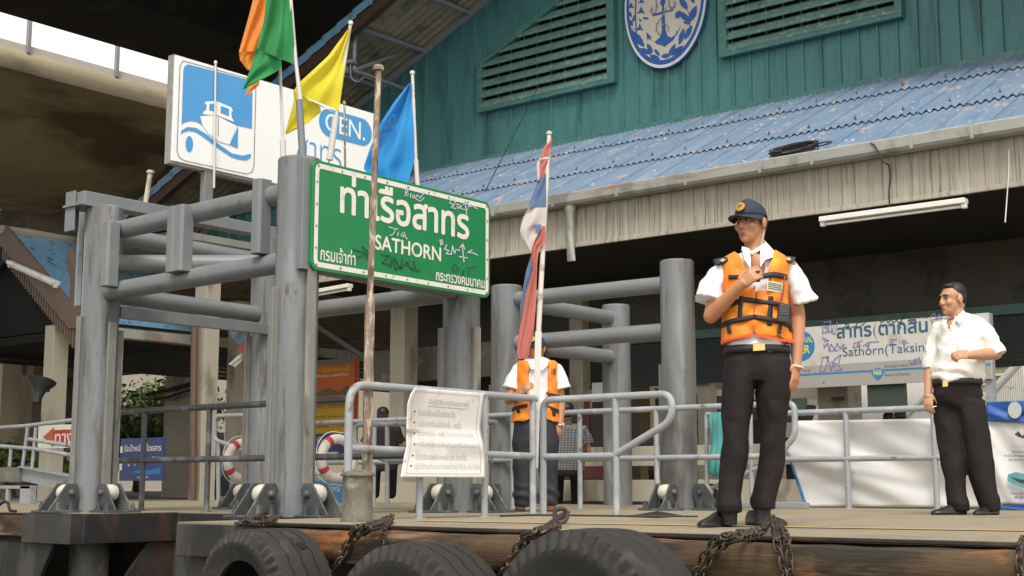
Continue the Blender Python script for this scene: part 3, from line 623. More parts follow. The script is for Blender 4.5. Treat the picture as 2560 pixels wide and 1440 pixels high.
put_stroke(m, [(730, 790), (850, 825), (760, 850)], W_, g3); put_stroke(m, [(800, 770), (855, 825), (830, 860)], W_, g3); put_stroke(m, [(940, 830), (1000, 840), (950, 890), (1010, 910)], W_, g3); put_stroke(m, [(1020, 850), (1010, 920)], W_, g3); put_stroke(m, [(1040, 850), (1080, 930), (1050, 940), (1030, 870)], W_, g3); put_stroke(m, [(1100, 860), (1090, 930), (1150, 880)], W_, g3); put_stroke(m, [(1130, 890), (1170, 940), (1230, 950)], W_, g3); put_stroke(m, [(1185, 880), (1195, 930)], W_, g3)
put_stroke(m, [(1505, 900), (1475, 920), (1485, 960), (1520, 940), (1510, 920)], 7, g3); put_stroke(m, [(1545, 970), (1560, 950), (1555, 980)], 7, g3); put_stroke(m, [(1575, 930), (1645, 920)], 7, g3); put_stroke(m, [(1610, 930), (1590, 980)], 7, g3)
m.build('graffiti', mat('marker_dark', (.012, .09, .03), .6, var=.1), g1)
m = MB(); m.box((SX - .09, sy0 - .06, sz0 + .0), (SX - .031, sy0 + .04, sz1 + .01)); m.box((SX - .09, sy1 - .2, sz0 + .03), (SX - .031, sy1 - .12, sz1 - .02)); m.build('mounting_bar', M_tube, g1, bevel=.004)
# ------------------------------------------------------------------ white pictogram sign
M_sblue = mat('sign_blue', (.075, .32, .66), .4, var=.05, scale=3); M_sw2 = mat('sign_white_clean', (.88, .88, .86), .35, var=.02, scale=3); M_ln = mat('sign_line', (.12, .14, .18), .5, var=.1)
TX = -9.72; g2 = thing('pictogram_sign', 'white sign with a blue boat pictogram above the four pile frame', 'sign', (TX, 8.4, 3.5))
q = [P(440, 137, X=TX), P(428, 398, X=TX), P(937, 286, X=TX)]; ty0, ty1, tz0, tz1 = q[0].y, q[2].y, q[1].z - .01, (q[0].z + q[2].z) / 2
MB().box((TX - .09, ty0, tz0), (TX, ty1, tz1)).build('panel', M_sw2, g2, bevel=.004)
m = MB(); m.box((TX - .095, ty0 - .006, tz0 - .02), (TX - .02, ty1 + .006, tz0 + .002)); m.box((TX - .095, ty0 - .012, tz0 - .02), (TX - .02, ty0 - .001, tz1 + .008)); m.box((TX - .095, ty0 - .006, tz1 - .002), (TX - .02, ty1 + .006, tz1 + .012)); m.build('frame', M_gut, g2)
p2 = lambda x, y: P(x / 3, y / 3, X=TX + .0035); p2b = lambda x, y: P(x / 3, y / 3, X=TX + .006)
m = MB()
put_poly(m, [[(1362, 935), (1375, 530), (1383, 498), (1408, 481), (1895, 606), (1890, 965), (1780, 940), (1760, 935), (1510, 935), (1480, 915), (1430, 905), (1385, 917)]], p2)
put_poly(m, [[(1355, 1008), (1362, 978), (1405, 952), (1470, 958), (1540, 1000), (1640, 1080), (1740, 1150), (1820, 1167), (1884, 1153), (1878, 1185), (1850, 1202), (1800, 1198), (1735, 1178), (1640, 1115), (1540, 1038), (1470, 990), (1420, 980), (1380, 990)]], p2)
put_poly(m, [ellp(1420, 1080, 28, 60)], p2); put_poly(m, [[(1787, 948), (1783, 1113), (1722, 1085)]], p2)
m.build('pictogram', M_sblue, g2); m = MB()
yb0, yb1 = P(797, 300, X=TX).y, P(929, 330, X=TX).y; zb0, zb1 = P(860, 352, X=TX).z, P(860, 283, X=TX).z
put_poly(m, [rrect(yb0, zb0, yb1, zb1, (zb1 - zb0) / 2.02, 8)], lambda y, z: Vector((TX + .0035, y, z)))
m.build('name_pill', M_sblue, g2); m = MB()
put_text(m, 'สาทร', (P(742, 380, X=TX).y, P(800, 412, X=TX).z, P(853, 390, X=TX).y, P(800, 358, X=TX).z), lambda y, z: Vector((TX + .0035, y, z)), -.01)
m.build('lettering', M_sblue, g2)
m = MB()
put_poly(m, [[(1500, 868), (1620, 862), (1775, 940), (1722, 1085), (1640, 1060), (1560, 1000), (1518, 935)]], p2b)
put_poly(m, [[(1518, 855), (1530, 835), (1545, 825), (1552, 790), (1535, 775), (1545, 762), (1620, 757), (1735, 805), (1748, 835), (1735, 835), (1738, 880), (1757, 915), (1640, 870)], ], p2b)
m.build('boat_figure', M_sw2, g2); m = MB(); p2c = lambda x, y: P(x / 3, y / 3, X=TX + .0085)
for wn in ([(1572, 778), (1569, 826), (1612, 836), (1614, 779)], [(1657, 793), (1654, 845), (1717, 870), (1719, 817)]): put_poly(m, [wn], p2c)
m.build('cabin_windows', M_sblue, g2); m = MB(); put_text(m, 'CEN.', (P(812, 320, X=TX).y, zb0 + .055, P(912, 330, X=TX).y, zb1 - .045), lambda y, z: Vector((TX + .006, y, z)), .004)
m.build('lettering', M_sw2, g2)
m = MB(); ol = [(1372, 455), (1350, 500), (1328, 1130), (1345, 1180), (1385, 1205), (1850, 1305), (1890, 1290), (1905, 1240), (1920, 640), (1905, 600)]
put_stroke(m, ol + [ol[0]], 5, p2); put_stroke(m, [(1640, 870), (1637, 1018)], 5, p2b); put_stroke(m, [(1500, 868), (1620, 862), (1775, 940)], 4, p2b); m.build('outline', M_ln, g2)
for yy in (P(527, 430, X=TX).y, ty0 + 1.75):
    MB().box((TX - .085, yy - .05, tA + .108), (TX - .02, yy + .05, tz0 - .02)).build('post', M_tube, g2, bevel=.004)
m = MB(); yy = P(527, 430, X=TX).y; m.box((TX - .10, yy - .20, tA + .108), (TX - .09, yy + .3, tA + .18)); m.build('post_foot', M_tube, g2)
# ------------------------------------------------------------------ flags
M_pole = mat('pole_white', (.60, .57, .53), .5, var=.08, scale=8, stretch=(1, 1, .4), stain=(.35, .28, .22), samt=.2, sscale=9)
M_bamb = mat('pole_rusty', (.24, .17, .12), .7, var=.2, scale=10, stretch=(2, 2, .4), stain=[((.52, .46, .38), .36, 14, (2, 2, .6)), ((.10, .055, .04), .3, 9, (2, 2, .5))], bump=.2)
def fabric(name, c): 
    m = mat(name, c, .75, var=.06, scale=5, sheen=.2)
    n = m.node_tree; b = n.nodes['Principled BSDF']; o = n.nodes['Material Output']; t = n.nodes.new('ShaderNodeBsdfTranslucent'); mx = n.nodes.new('ShaderNodeMixShader'); mx.inputs[0].default_value = .35
    t.inputs[0].default_value = tuple(c) + (1,); n.links.new(b.outputs[0], mx.inputs[1]); n.links.new(t.outputs[0], mx.inputs[2]); n.links.new(mx.outputs[0], o.inputs[0]); return m
def poly_at(pl, t):
    L_ = [0.]
    for a, b in zip(pl, pl[1:]): L_.append(L_[-1] + math.dist(a, b))
    d = t * L_[-1]
    for i in range(len(pl) - 1):
        if d <= L_[i + 1] + 1e-9:
            k = (d - L_[i]) / max(1e-9, L_[i + 1] - L_[i]); return Vector(pl[i]).lerp(Vector(pl[i + 1]), k)
    return Vector(pl[-1])
def cloth(mb, left, right, D, amp=.03, waves=2.5, ph=0., skew=.6, nu=30, nv=24, d1=None):
    """cloth between two edge lines given in photo pixels, hanging about D metres away, with folds in depth"""
    def fn(i, j):
        a = poly_at(left, j); b = poly_at(right, j); p = a.lerp(b, i)
        dd = D + ((d1 or D) - D) * i + amp * math.sin(2 * PI * (waves * i + skew * j) + ph) * (1 - .75 * i) + amp * .3 * math.sin(9 * j + 5 * i + ph)
        return P(p.x, p.y, D=dd)
    mb.grid(fn, nu, nv)
def pole(mb, a, b, r, D, D2=None, n=10, ball=True):
    a3, b3 = P(*a, D=D), P(*b, D=D2 or D); mb.tube([a3, b3], r, n)
    if ball: mb.lathe([(0, 0), (r * 1.5, .002), (r * 1.6, .02), (r * 1.2, .03), (0, .035)], b3, (b3 - a3), 10)
DB = P(740, 420, X=B_.x).dot(FH) ; DB = (B_.dot(FH))
fl = thing('flag', 'orange flag drooping behind the green one above the sign pile', 'flag', P(700, 390, D=DB + .02), 'flags on the sign pile')
m = MB(); pole(m, (707, 352), (692, -60), .011, DB + .05); m.tube([P(708, 398, D=DB + .05), P(707, 350, D=DB + .05)], .022, 12); m.build('flagpole', M_pole, fl, smooth=40)
m = MB(); cloth(m, [(650, -70), (622, 40), (597, 130)], [(690, -70), (668, 40), (645, 128)], DB + .06, .035, 1.6); cloth(m, [(597, 130), (600, 150), (620, 178), (628, 172)], [(645, 128), (640, 140), (634, 160), (629, 171)], DB + .10, .02, 1, nu=16, nv=10); cloth(m, [(625, 205), (620, 222), (612, 243)], [(648, 196), (649, 212), (613, 244)], DB + .14, .008, 1, nu=12, nv=10)
m.build('cloth', fabric('cloth_orange', (.92, .32, .05)), fl, smooth=80)
fl = thing('flag', 'green flag with a folded lower corner above the sign pile', 'flag', P(757, 430, D=DB - .1), 'flags on the sign pile')
m = MB(); pole(m, (741, 170), (722, -60), .013, DB - .12); m.tube([P(752, 262, D=DB - .12), P(741, 165, D=DB - .12)], [.018, .013], 12); m.build('flagpole', M_pole, fl, smooth=40)
m = MB(); m.tube([P(762, 445, D=DB - .13), P(758, 420, D=DB - .13), P(748, 250, D=DB - .12)], .026, 14); m.build('pole_socket', M_tube, fl, smooth=40)
m = MB(); cloth(m, [(672, -70), (660, 50), (642, 122)], [(724, -70), (732, 60), (740, 163)], DB - .13, .045, 2.2, ph=1); cloth(m, [(641, 118), (628, 165), (607, 223)], [(704, 150), (704, 172), (608, 224)], DB - .09, .02, 1.5, nu=18, nv=14)
m.build('cloth', fabric('cloth_green', (.03, .30, .09)), fl, smooth=80)
fl = thing('flag', 'bright yellow flag on a pale pole leaning behind the green sign', 'flag', P(825, 390, D=DB + .6), 'flags on the sign pile')
m = MB(); m.tube([P(824, 400, D=DB + .35), P(840, 290, D=DB + .35)], .025, 14); pole(m, (841, 290), (876, 62), .012, DB + .35); m.build('flagpole', M_pole, fl, smooth=40)
m = MB(); cloth(m, [(868, 75), (820, 140), (744, 210), (733, 230)], [(877, 66), (868, 120), (858, 190), (848, 276)], DB + .33, .04, 2, ph=.5); cloth(m, [(733, 222), (735, 250), (712, 335), (714, 338)], [(800, 266), (803, 280), (770, 308), (716, 336)], DB + .40, .025, 1.6, nu=20, nv=16); cloth(m, [(738, 232), (752, 243), (790, 258)], [(800, 262), (820, 275), (848, 286)], DB + .345, .012, 1.5, nu=16, nv=8)
m.build('cloth', fabric('cloth_yellow', (.95, .80, .05)), fl, smooth=80)
DD = D_.dot(FH)
fl = thing('flag', 'sky blue flag hanging beside the pale pole above the green sign', 'flag', P(1043, 450, D=DD + .1), 'flags on the sign pile')
m = MB(); m.tube([P(1044, 470, D=DD + .05), P(1040, 400, D=DD + .05)], .02, 12); pole(m, (1040, 402), (1031, 186), .014, DD + .05); m.build('flagpole', M_pole, fl, smooth=40)
m = MB(); cloth(m, [(1023, 208), (985, 255), (950, 310), (925, 370), (908, 420), (930, 450)], [(1028, 206), (1030, 255), (1034, 320), (1036, 380), (1037, 398), (1020, 455)], DD + .03, .05, 1.8, ph=2); m.build('cloth', fabric('cloth_blue', (.03, .33, .78)), fl, smooth=80)
m = MB()
fx = lambda s_, t_: P(951 + s_, 345 - t_, D=DD - .045 + (s_ - 10) * .0005)
put_text(m, 'Chao', (38, 18, 0, 48), lambda s_, t_: fx(s_, t_ + .35 * s_)); put_text(m, 'Town', (38, -8, 0, 18), lambda s_, t_: fx(s_, t_ + .35 * s_)); m.build('show_through_print', mat('print_dark_blue', (.02, .12, .33), .7, var=.1), fl)
# thin rods, rusty pole, thai flag
m = MB(); pole(m, (535, 470), (539, 160), .010, 12.0); tag(m.build('flag_rod', M_pole, smooth=40), 'thin bare white rod standing in front of the boat pictogram', 'pole', 'bare flag rods')
m = MB(); pole(m, (863, 440), (861, 262), .009, DB + 1.2); tag(m.build('flag_rod', M_bamb, smooth=40), 'thin bare rod in front of the CEN. lettering', 'pole', 'bare flag rods')
m = MB(); pole(m, (362, 520), (376, 434), .024, 12.4); tag(m.build('flag_rod', mat('pole_cream', (.55, .50, .38), .5, var=.08, stain=(.3, .25, .18), samt=.2)), 'stubby cream pole with a knob behind the far left pile', 'pole', 'bare flag rods')
DR = P(915, 950, X=-6.17).dot(FH)
m = MB(); m.tube([P(917, 1188, D=DR), P(925, 740, D=DR)], .033, 6); m.tube([P(925, 742, D=DR), P(946, 178, D=DR)], .021, 10); t3 = P(946, 176, D=DR); m.lathe([(0, 0), (.036, 0), (.038, .02), (.03, .035), (0, .04)], t3, n=10)
m.tube([P(900, 948, D=DR - .035), P(915, 953, D=DR - .05), P(935, 960, D=DR - .04)], .004, 5); m.tube([P(896, 1117, D=DR - .04), P(915, 1122, D=DR - .05), P(934, 1118, D=DR - .04)], .004, 5)
tag(m.build('flag_rod', M_bamb, smooth=30), 'tall rusty pole tied to the railing in front of the green sign', 'pole', 'bare flag rods')
DT = P(1345, 1005, X=-6.17).dot(FH) - .02
fl = thing('thai_flag', 'faded red white and blue striped flag wrapped round a pale pole at the railing corner', 'flag', P(1340, 1170, D=DT))
m = MB(); m.bar(P(1337, 1170, D=DT), P(1346, 830, D=DT), .048, .048); m.tube([P(1346, 832, D=DT), P(1373, 338, D=DT)], [.021, .016], 12); m.lathe([(0, 0), (.022, 0), (.024, .02), (0, .03)], P(1373, 336, D=DT), n=10); m.build('flagpole', M_pole, fl, smooth=30)
FR, FWt, FB = fabric('flag_red', (.62, .19, .16)), fabric('flag_white', (.70, .64, .60)), fabric('flag_blue', (.13, .21, .36))
Z3 = lambda l: [(1180 + x / 3, y / 3) for x, y in l]; Z7 = lambda l: [(1180 + x / 3, 400 + y / 3) for x, y in l]
def strip(m_, *patches):
    for (l, r, a, o, wv) in patches:
        mb = MB(); cloth(mb, l, r, DT + o, a, wv, nu=14, nv=24); mb.build('stripe', m_, fl, smooth=80)
strip(FR, (Z3([(580, 1050), (535, 1110), (512, 1180)]), Z3([(606, 1040), (594, 1100), (575, 1178)]), .01, -.02, 1), (Z3([(512, 1205), (505, 1260), (508, 1330), (500, 1362)]), Z3([(572, 1195), (556, 1250), (548, 1310), (502, 1364)]), .012, -.022, 1),
      (Z7([(520, 490), (500, 560), (450, 640), (443, 720), (455, 800), (440, 880), (405, 1000), (378, 1150), (350, 1300), (335, 1440), (345, 1490)]), Z7([(548, 500), (553, 560), (552, 625), (508, 650), (490, 760), (485, 900), (480, 1060), (472, 1190), (462, 1300), (430, 1440), (420, 1490)]), .022, -.04, 1.6))
strip(FWt, (Z3([(512, 1178), (500, 1194)]), Z3([(577, 1176), (572, 1192)]), .004, -.024, .5), (Z3([(498, 1192), (484, 1230), (490, 1320), (500, 1364)]), Z3([(514, 1195), (506, 1240), (508, 1330), (502, 1365)]), .005, -.02, .5),
      (Z7([(424, 358), (385, 430), (360, 525), (375, 590), (408, 640), (442, 695)]), Z7([(556, 356), (556, 420), (556, 485), (515, 520), (470, 600), (446, 696)]), .02, -.03, 1.4))
strip(FB, (Z7([(500, 145), (470, 220), (440, 300), (424, 356)]), Z7([(556, 98), (556, 200), (557, 300), (556, 354)]), .015, -.025, 1.2), (Z7([(455, 488), (478, 530), (500, 560)]), Z7([(520, 482), (512, 520), (502, 562)]), .003, -.05, .5),
      (Z7([(440, 712), (402, 850), (362, 1080), (360, 1210)]), Z7([(452, 790), (440, 880), (402, 1010), (362, 1214)]), .012, -.03, 1))
# ------------------------------------------------------------------ railings
M_rail = mat('rail_paint', (.29, .31, .33), .45, var=.08, scale=8, stain=[((.10, .075, .06), .13, 7, (1, 1, 1)), ((.38, .39, .40), .3, 6, (1, 1, 1))], bump=.06)
M_raild = mat('rail_dark', (.07, .072, .078), .45, var=.2, scale=8, stain=(.16, .165, .17), samt=.35, sscale=5)
def railing(label, top, mids, posts, r=.026, m=M_rail, rp=.024, corner=.12):
    t = thing('railing', label, 'railing', Vector(posts[0][0]), 'pipe railings on the pontoons')
    MB().tube(rounded(top, corner, n=6), r, 14).build('top_rail', m, t, smooth=40)
    for q in mids: MB().tube(rounded(q, .03), r * .95, 12).build('mid_rail', m, t, smooth=40)
    for a, b in posts:
        o = MB().tube([a, b], rp, 12)
        if Vector(a).z < .02: o.lathe([(rp * 2, 0), (rp * 2, .006), (0, .007)], a, n=12)
        o.build('post', m, t, smooth=40)
    return t
RX = -6.12; zt, zm = .845, .425
V3 = lambda x, y, z: Vector((x, y, z))
ya = P(873, 1000, X=RX).y; yb = P(1332, 1000, X=RX).y; yp = P(1050, 1100, X=RX).y; yq = P(1212, 1100, X=RX).y
railing('grey railing with the rules poster running back from the bollard', [V3(RX, ya, .0), V3(RX, ya, zt), V3(RX, yb, zt), V3(RX + .01, yb + .03, zt)], [[V3(RX, ya, zm + .02), V3(RX, yb, zm)]], [(V3(RX, yp, 0), V3(RX, yp, zt)), (V3(RX, yq, 0), V3(RX, yq, zt)), (V3(RX, yb, 0), V3(RX, yb, zt))], corner=.14)
RY = 7.95; xa = P(1358, 1100, Y=RY).x; xb = P(1540, 1100, Y=RY).x; xc = P(1680, 1030, Y=RY).x
railing('grey railing ending in a slanted loop between the woman and the guard', [V3(xa, RY, 0), V3(xa, RY, zt), V3(xc, RY, zt), V3(xc, RY, .66), V3(xb, RY, zm + .01)], [[V3(xa, RY, zm), V3(xb, RY, zm)]], [(V3(xb, RY, 0), V3(xb, RY, zt)), (V3(xa, RY, 0), V3(xa, RY, .3))], corner=.09)
BY = 10.08; zt2, zm2 = .885, .455
def bx(u, v=1150): return P(u, v, Y=BY).x
railing('long grey railing in front of the bench, behind the woman', [V3(bx(1405), BY, zt2), V3(bx(1990), BY, zt2), V3(bx(1990), BY, .62), V3(bx(1945), BY, zm2)], [[V3(bx(1385), BY, zm2), V3(bx(1945), BY, zm2)]], [(V3(bx(u), BY, 0), V3(bx(u), BY, zt2)) for u in (1450, 1642)], corner=.07)
railing('grey railing beside the pile left of the woman', [V3(bx(790), BY, zt2), V3(bx(1330), BY, zt2)], [[V3(bx(780), BY, zm2), V3(bx(1290), BY, zm2)]], [(V3(bx(u), BY, 0), V3(bx(u), BY, zt2)) for u in (1282, 935)], corner=.07)
CY = 12.0
cx_ = lambda u, v=1150: P(u, v, Y=CY).x
railing('grey railing in front of the white banner on the right', [V3(cx_(1960), CY, .915), V3(cx_(2345), CY, .915), V3(cx_(2570), CY, .915)], [[V3(cx_(1960), CY, .465), V3(cx_(2570), CY, .465)]], [(V3(cx_(u), CY, 0), V3(cx_(u), CY, .915)) for u in (2118, 2338)], r=.029, rp=.027)
# dark rail on the recessed edge, behind the two front piles
DY = 7.12
dx_ = lambda u, v: P(u, v, Y=DY).x
railing('dark railing along the recessed edge between the two front piles', [V3(-10.5, DY, .86), V3(dx_(880, 1010), DY, .86)], [[V3(-10.5, DY, .43), V3(dx_(1020, 1140), DY, .43)]], [(V3(dx_(358, 1150), DY, 0), V3(dx_(358, 1150), DY, .86)), (V3(dx_(520, 1150), DY, 0), V3(dx_(520, 1150), DY, .86))], m=M_raild, r=.027)
a = P(195, 1005, Y=6.9); railing('dark railing end post left of the far left pile', [V3(a.x, 6.9, 0), V3(a.x, 6.9, a.z), V3(a.x + .5, 6.9, a.z)], [[V3(a.x - .1, 6.9, .45), V3(a.x + .4, 6.9, .45)]], [(V3(a.x, 6.9, 0), V3(a.x, 6.9, .2))], m=M_raild)
# bent grey loops further back (gangway ends)
def loop(label, pts, Y, r=.024, posts=()):
    t = thing('railing', label, 'railing', P(*pts[0], Y=Y), 'pipe railings on the pontoons')
    MB().tube(rounded([P(u, v, Y=Y) for u, v in pts], .07), r, 12).build('loop_rail', M_rail, t, smooth=40)
    for (u, v0, v1) in posts: MB().tube([P(u, v0, Y=Y), P(u, v1, Y=Y)], r * .9, 10).build('post', M_rail, t, smooth=40)
    return t
loop('bent grey rail loop over the left life ring', [(700, 1035), (540, 1040), (536, 1100), (690, 1150)], 9.2, posts=((546, 1108, 1262),))
loop('bent grey rail loop behind the bollard', [(1240, 1055), (888, 1062), (886, 1118), (960, 1150), (1230, 1150)], 9.0, posts=((968, 1060, 1262),))
# ------------------------------------------------------------------ bollard, fender tyres, chains, bits on deck
M_boll = mat('bollard_iron', (.14, .13, .10), .75, metal=.1, var=.3, scale=9, stain=[((.27, .25, .20), .34, 11, (1, 1, 1)), ((.10, .06, .035), .3, 6, (1, 1, .5))], bump=.35, bscale=40)
p = P(893, 1304, Z=0); bo = thing('mooring_bollard', 'rusty cast mooring bollard with a flat cap at the railing end', 'bollard', p)
MB().lathe([(.10, 0), (.10, .02), (.092, .03), (.092, .27), (.094, .28)], p, n=32).build('drum', M_boll, bo, smooth=40)
MB().lathe([(.106, .272), (.108, .28), (.100, .292), (.05, .306), (0, .31)], p, n=32).build('cap', M_boll, bo, smooth=35)
M_tyre = mat('tyre_rubber', (.022, .020, .018), .75, var=.25, scale=6, stain=[((.052, .047, .040), .3, 3, (1, 1, 1)), ((.02, .02, .02), .3, 5, (1, 1, 1))], bump=.15, bscale=60)
def tyre(label, top, R, W, tread, tilt=0., seed=1, hole=False):
    """truck tyre hanging against the edge, axis roughly across it; top = highest front-shoulder point"""
    r = random.Random(seed); N = 132; t = MB()
    c = top - UPZ * R; ax = Vector((math.sin(tilt), math.cos(tilt), 0)); ex_ = Vector((ax.y, -ax.x, 0))
    prof = [(-.47, .60), (-.5, .68), (-.56, .78), (-.57, .84), (-.545, .90), (-.51, .945), (-.49, .975), (-.45, .992), (-.28, 1.0), (-.25, 1.0), (-.235, .965), (-.215, 1.0), (-.02, 1.004), (0, .965), (.02, 1.004), (.215, 1.0), (.235, .965), (.25, 1.0), (.28, 1.0), (.45, .992), (.49, .975), (.52, .93), (.57, .84), (.56, .78), (.5, .68), (.47, .60), (.40, .60), (.42, .70), (.47, .82), (.44, .92), (0, .95), (-.44, .92), (-.47, .82), (-.42, .70), (-.40, .60)]
    rings = []
    for i in range(N):
        a = 2 * PI * i / N; lug = (i % 3) == 0; ring = []
        for k, (s_, q) in enumerate(prof):
            if q == .965: q = 1 - .06 * tread
            if lug and .9 <= q <= .976 and abs(s_) > .48: q -= .045 ; s_ *= .94
            zz = .012 * (1 if (i // 3) % 2 else -1) if 8 < k < 18 else 0
            rr = R * q * (1 + .006 * noise.noise(Vector((a * 2, s_ * 3, seed))))
            ring.append(c + (ex_ * math.cos(a) + UPZ * math.sin(a)) * rr + ax * (s_ + zz) * W)
        rings.append(ring)
    n = len(prof); t.v = [tuple(p) for ring in rings for p in ring]
    t.f = [[i * n + j, i * n + (j + 1) % n, ((i + 1) % N) * n + (j + 1) % n, ((i + 1) % N) * n + j] for i in range(N) for j in range(n)]; t.m = [0] * len(t.f)
    o = t.build('fender_tyre', M_tyre, smooth=38); tag(o, label, 'tyre', 'fender tyres along the pontoon edge')
    if hole:
        a = math.radians(52); q = c + (ex_ * math.cos(a) + UPZ * math.sin(a)) * R * 1.0 + ax * .12 * W; nr = (ex_ * math.cos(a) + UPZ * math.sin(a))
        MB().lathe([(.022, .0), (.028, .004), (.026, .006), (0, .005)], q, nr, 16).build('drilled_hole', M_dark, o)
    return o
tyre('worn fender tyre with a drilled hole under the sign pile, leftmost of three', P(668, 1321, Y=4.62), .385, .33, .9, .10, 1, True)
tyre('fender tyre with deep zigzag grooves, middle one of three', P(1055, 1356, Y=4.58), .46, .33, 1.1, .06, 2)
tyre('big bald fender tyre at right of the chain, topmost of three', P(1490, 1321, Y=4.50), .475, .34, .35, .10, 3)
M_chain = mat('chain_rust', (.085, .062, .048), .5, metal=.5, var=.4, scale=20, stain=[((.20, .15, .12), .25, 14, (1, 1, 1)), ((.035, .025, .02), .35, 9, (1, 1, 1))], bump=.3)
def chain(label, pts, ln=.043, r=.0046, seed=1):
    mb = MB(); rd = random.Random(seed); pl = [Vector(p) for p in pts]; L_ = [0.]
    for a, b in zip(pl, pl[1:]): L_.append(L_[-1] + (b - a).length)
    def at(s_):
        for i in range(len(pl) - 1):
            if s_ <= L_[i + 1]: return pl[i].lerp(pl[i + 1], (s_ - L_[i]) / max(1e-6, L_[i + 1] - L_[i]))
        return pl[-1]
    s_ = 0.; k = 0
    while s_ < L_[-1]:
        a, b = at(s_), at(min(L_[-1], s_ + ln)); d = (b - a)
        if d.length < 1e-4: break
        d.normalize(); x, y = _basis(d); an = (k % 2) * PI / 2 + .6 + rd.uniform(-.2, .2); w_ = x * math.cos(an) + y * math.sin(an); c = (a + b) / 2
        path = [c + d * (math.cos(2 * PI * i / 14) * ln * .66 if True else 0) * (1) + w_ * math.copysign(abs(math.sin(2 * PI * i / 14)) ** .7, math.sin(2 * PI * i / 14)) * ln * .36 for i in range(14)]
        mb.tube(path, r, 7, closed=True); s_ += ln * .92; k += 1
    return tag(mb.build('mooring_chain', M_chain, smooth=60), label, 'chain', 'rusty chains holding the fender tyres')
Zt = lambda u, v: P(u, v, Z=.022); Fy = lambda u, v, y=4.88: P(u, v, Y=y)
chain('rusty chain heaped on the deck edge above the leftmost tyre', [Zt(600, 1309), Zt(625, 1300), Zt(655, 1296), Zt(690, 1295), Zt(672, 1306), Zt(640, 1310), Zt(620, 1305), Zt(650, 1290), Zt(668, 1284) + UPZ * .02], seed=1)
chain('rusty chain slung in two runs left of the middle tyre', [Zt(975, 1298) + UPZ * .01, Zt(950, 1305), Zt(915, 1316), Zt(893, 1318), Fy(880, 1335), Fy(868, 1360), Fy(850, 1385), Fy(838, 1410)], seed=2)
chain('second strand of rusty chain falling toward the left tyre', [Zt(980, 1300), Zt(950, 1312), Zt(925, 1320), Fy(905, 1335), Fy(885, 1345), Fy(868, 1375), Fy(858, 1392), Fy(842, 1415)], seed=3)
chain('short rusty chain hanging straight above the middle tyre', [Zt(980, 1296) + UPZ * .015, Zt(968, 1310), Fy(958, 1326), Fy(956, 1345), Fy(958, 1372)], seed=4)
chain('rusty chain with a big ring between the middle and the bald tyre', [Zt(1420, 1296) + UPZ * .03, Zt(1395, 1305) + UPZ * .02, Zt(1370, 1318), Zt(1335, 1330), Fy(1310, 1340), Fy(1298, 1360), Fy(1283, 1385), Fy(1265, 1410), Fy(1255, 1440)], seed=5)
chain('second strand of the chain falling between the middle and the bald tyre', [Zt(1400, 1318) + UPZ * .01, Zt(1360, 1330), Fy(1325, 1345), Fy(1305, 1365), Fy(1292, 1390), Fy(1272, 1420), Fy(1264, 1450)], seed=6)
chain('rusty chain slung from the edge in front of the guard to the left', [Zt(1925, 1312) + UPZ * .03, Zt(1910, 1328) + UPZ * .01, Zt(1860, 1335), Zt(1815, 1340), Fy(1790, 1352), Fy(1770, 1370), Fy(1755, 1400), Fy(1740, 1430), Fy(1730, 1450)], seed=7)
chain('second strand of the chain left of the guard shoes', [Zt(1905, 1335), Zt(1850, 1345), Fy(1815, 1355), Fy(1800, 1375), Fy(1780, 1395), Fy(1765, 1420), Fy(1750, 1450)], seed=8)
chain('rusty chain hanging straight down below the guard shoes', [Zt(1930, 1312) + UPZ * .04, Zt(1938, 1330), Fy(1942, 1350), Fy(1945, 1375), Fy(1955, 1400), Fy(1962, 1430), Fy(1965, 1455)], seed=9)
chain('second strand hanging straight down below the guard shoes', [Zt(1940, 1318) + UPZ * .02, Zt(1960, 1332), Fy(1968, 1350), Fy(1972, 1380), Fy(1975, 1410), Fy(1978, 1450)], seed=10)
chain('rusty chain at the right end of the timber beam', [Zt(2585, 1345), Zt(2560, 1348), Fy(2550, 1370), Fy(2546, 1400), Fy(2550, 1430), Fy(2552, 1460)], seed=11)
rg = MB(); c = Zt(1402, 1308) + UPZ * .04; rg.tube([c + RT * .035 * math.cos(2 * PI * i / 16) + UPZ * .035 * math.sin(2 * PI * i / 16) for i in range(16)], .011, 8, closed=True); tag(rg.build('mooring_ring', M_chain, smooth=60), 'iron ring standing on the deck edge by the chain', 'ring')
# folded dark mat / plate on the deck
c = [P(u, v, Z=.004) for u, v in ((1560, 1291), (1650, 1285), (1715, 1290), (1640, 1294))]; pk = P(1645, 1284, Z=.004) + UPZ * .02
mb = MB(); mb.add([c[0], c[1], c[2], c[3], pk], [(0, 3, 4), (3, 2, 4), (2, 1, 4), (1, 0, 4)]); tag(mb.build('rubber_mat', M_rub), 'buckled dark rubber mat lying on the deck near the railing end', 'mat')
mb = MB(); mb.tube([P(1250, 1290, Z=.006), P(1340, 1287.5, Z=.006), P(1560, 1290, Z=.006), P(1725, 1291, Z=.006), P(1745, 1291, Z=.006)], .007, 6); tag(mb.build('deck_cable', M_rub), 'thin dark cable lying across the deck behind the yellow line', 'cable')
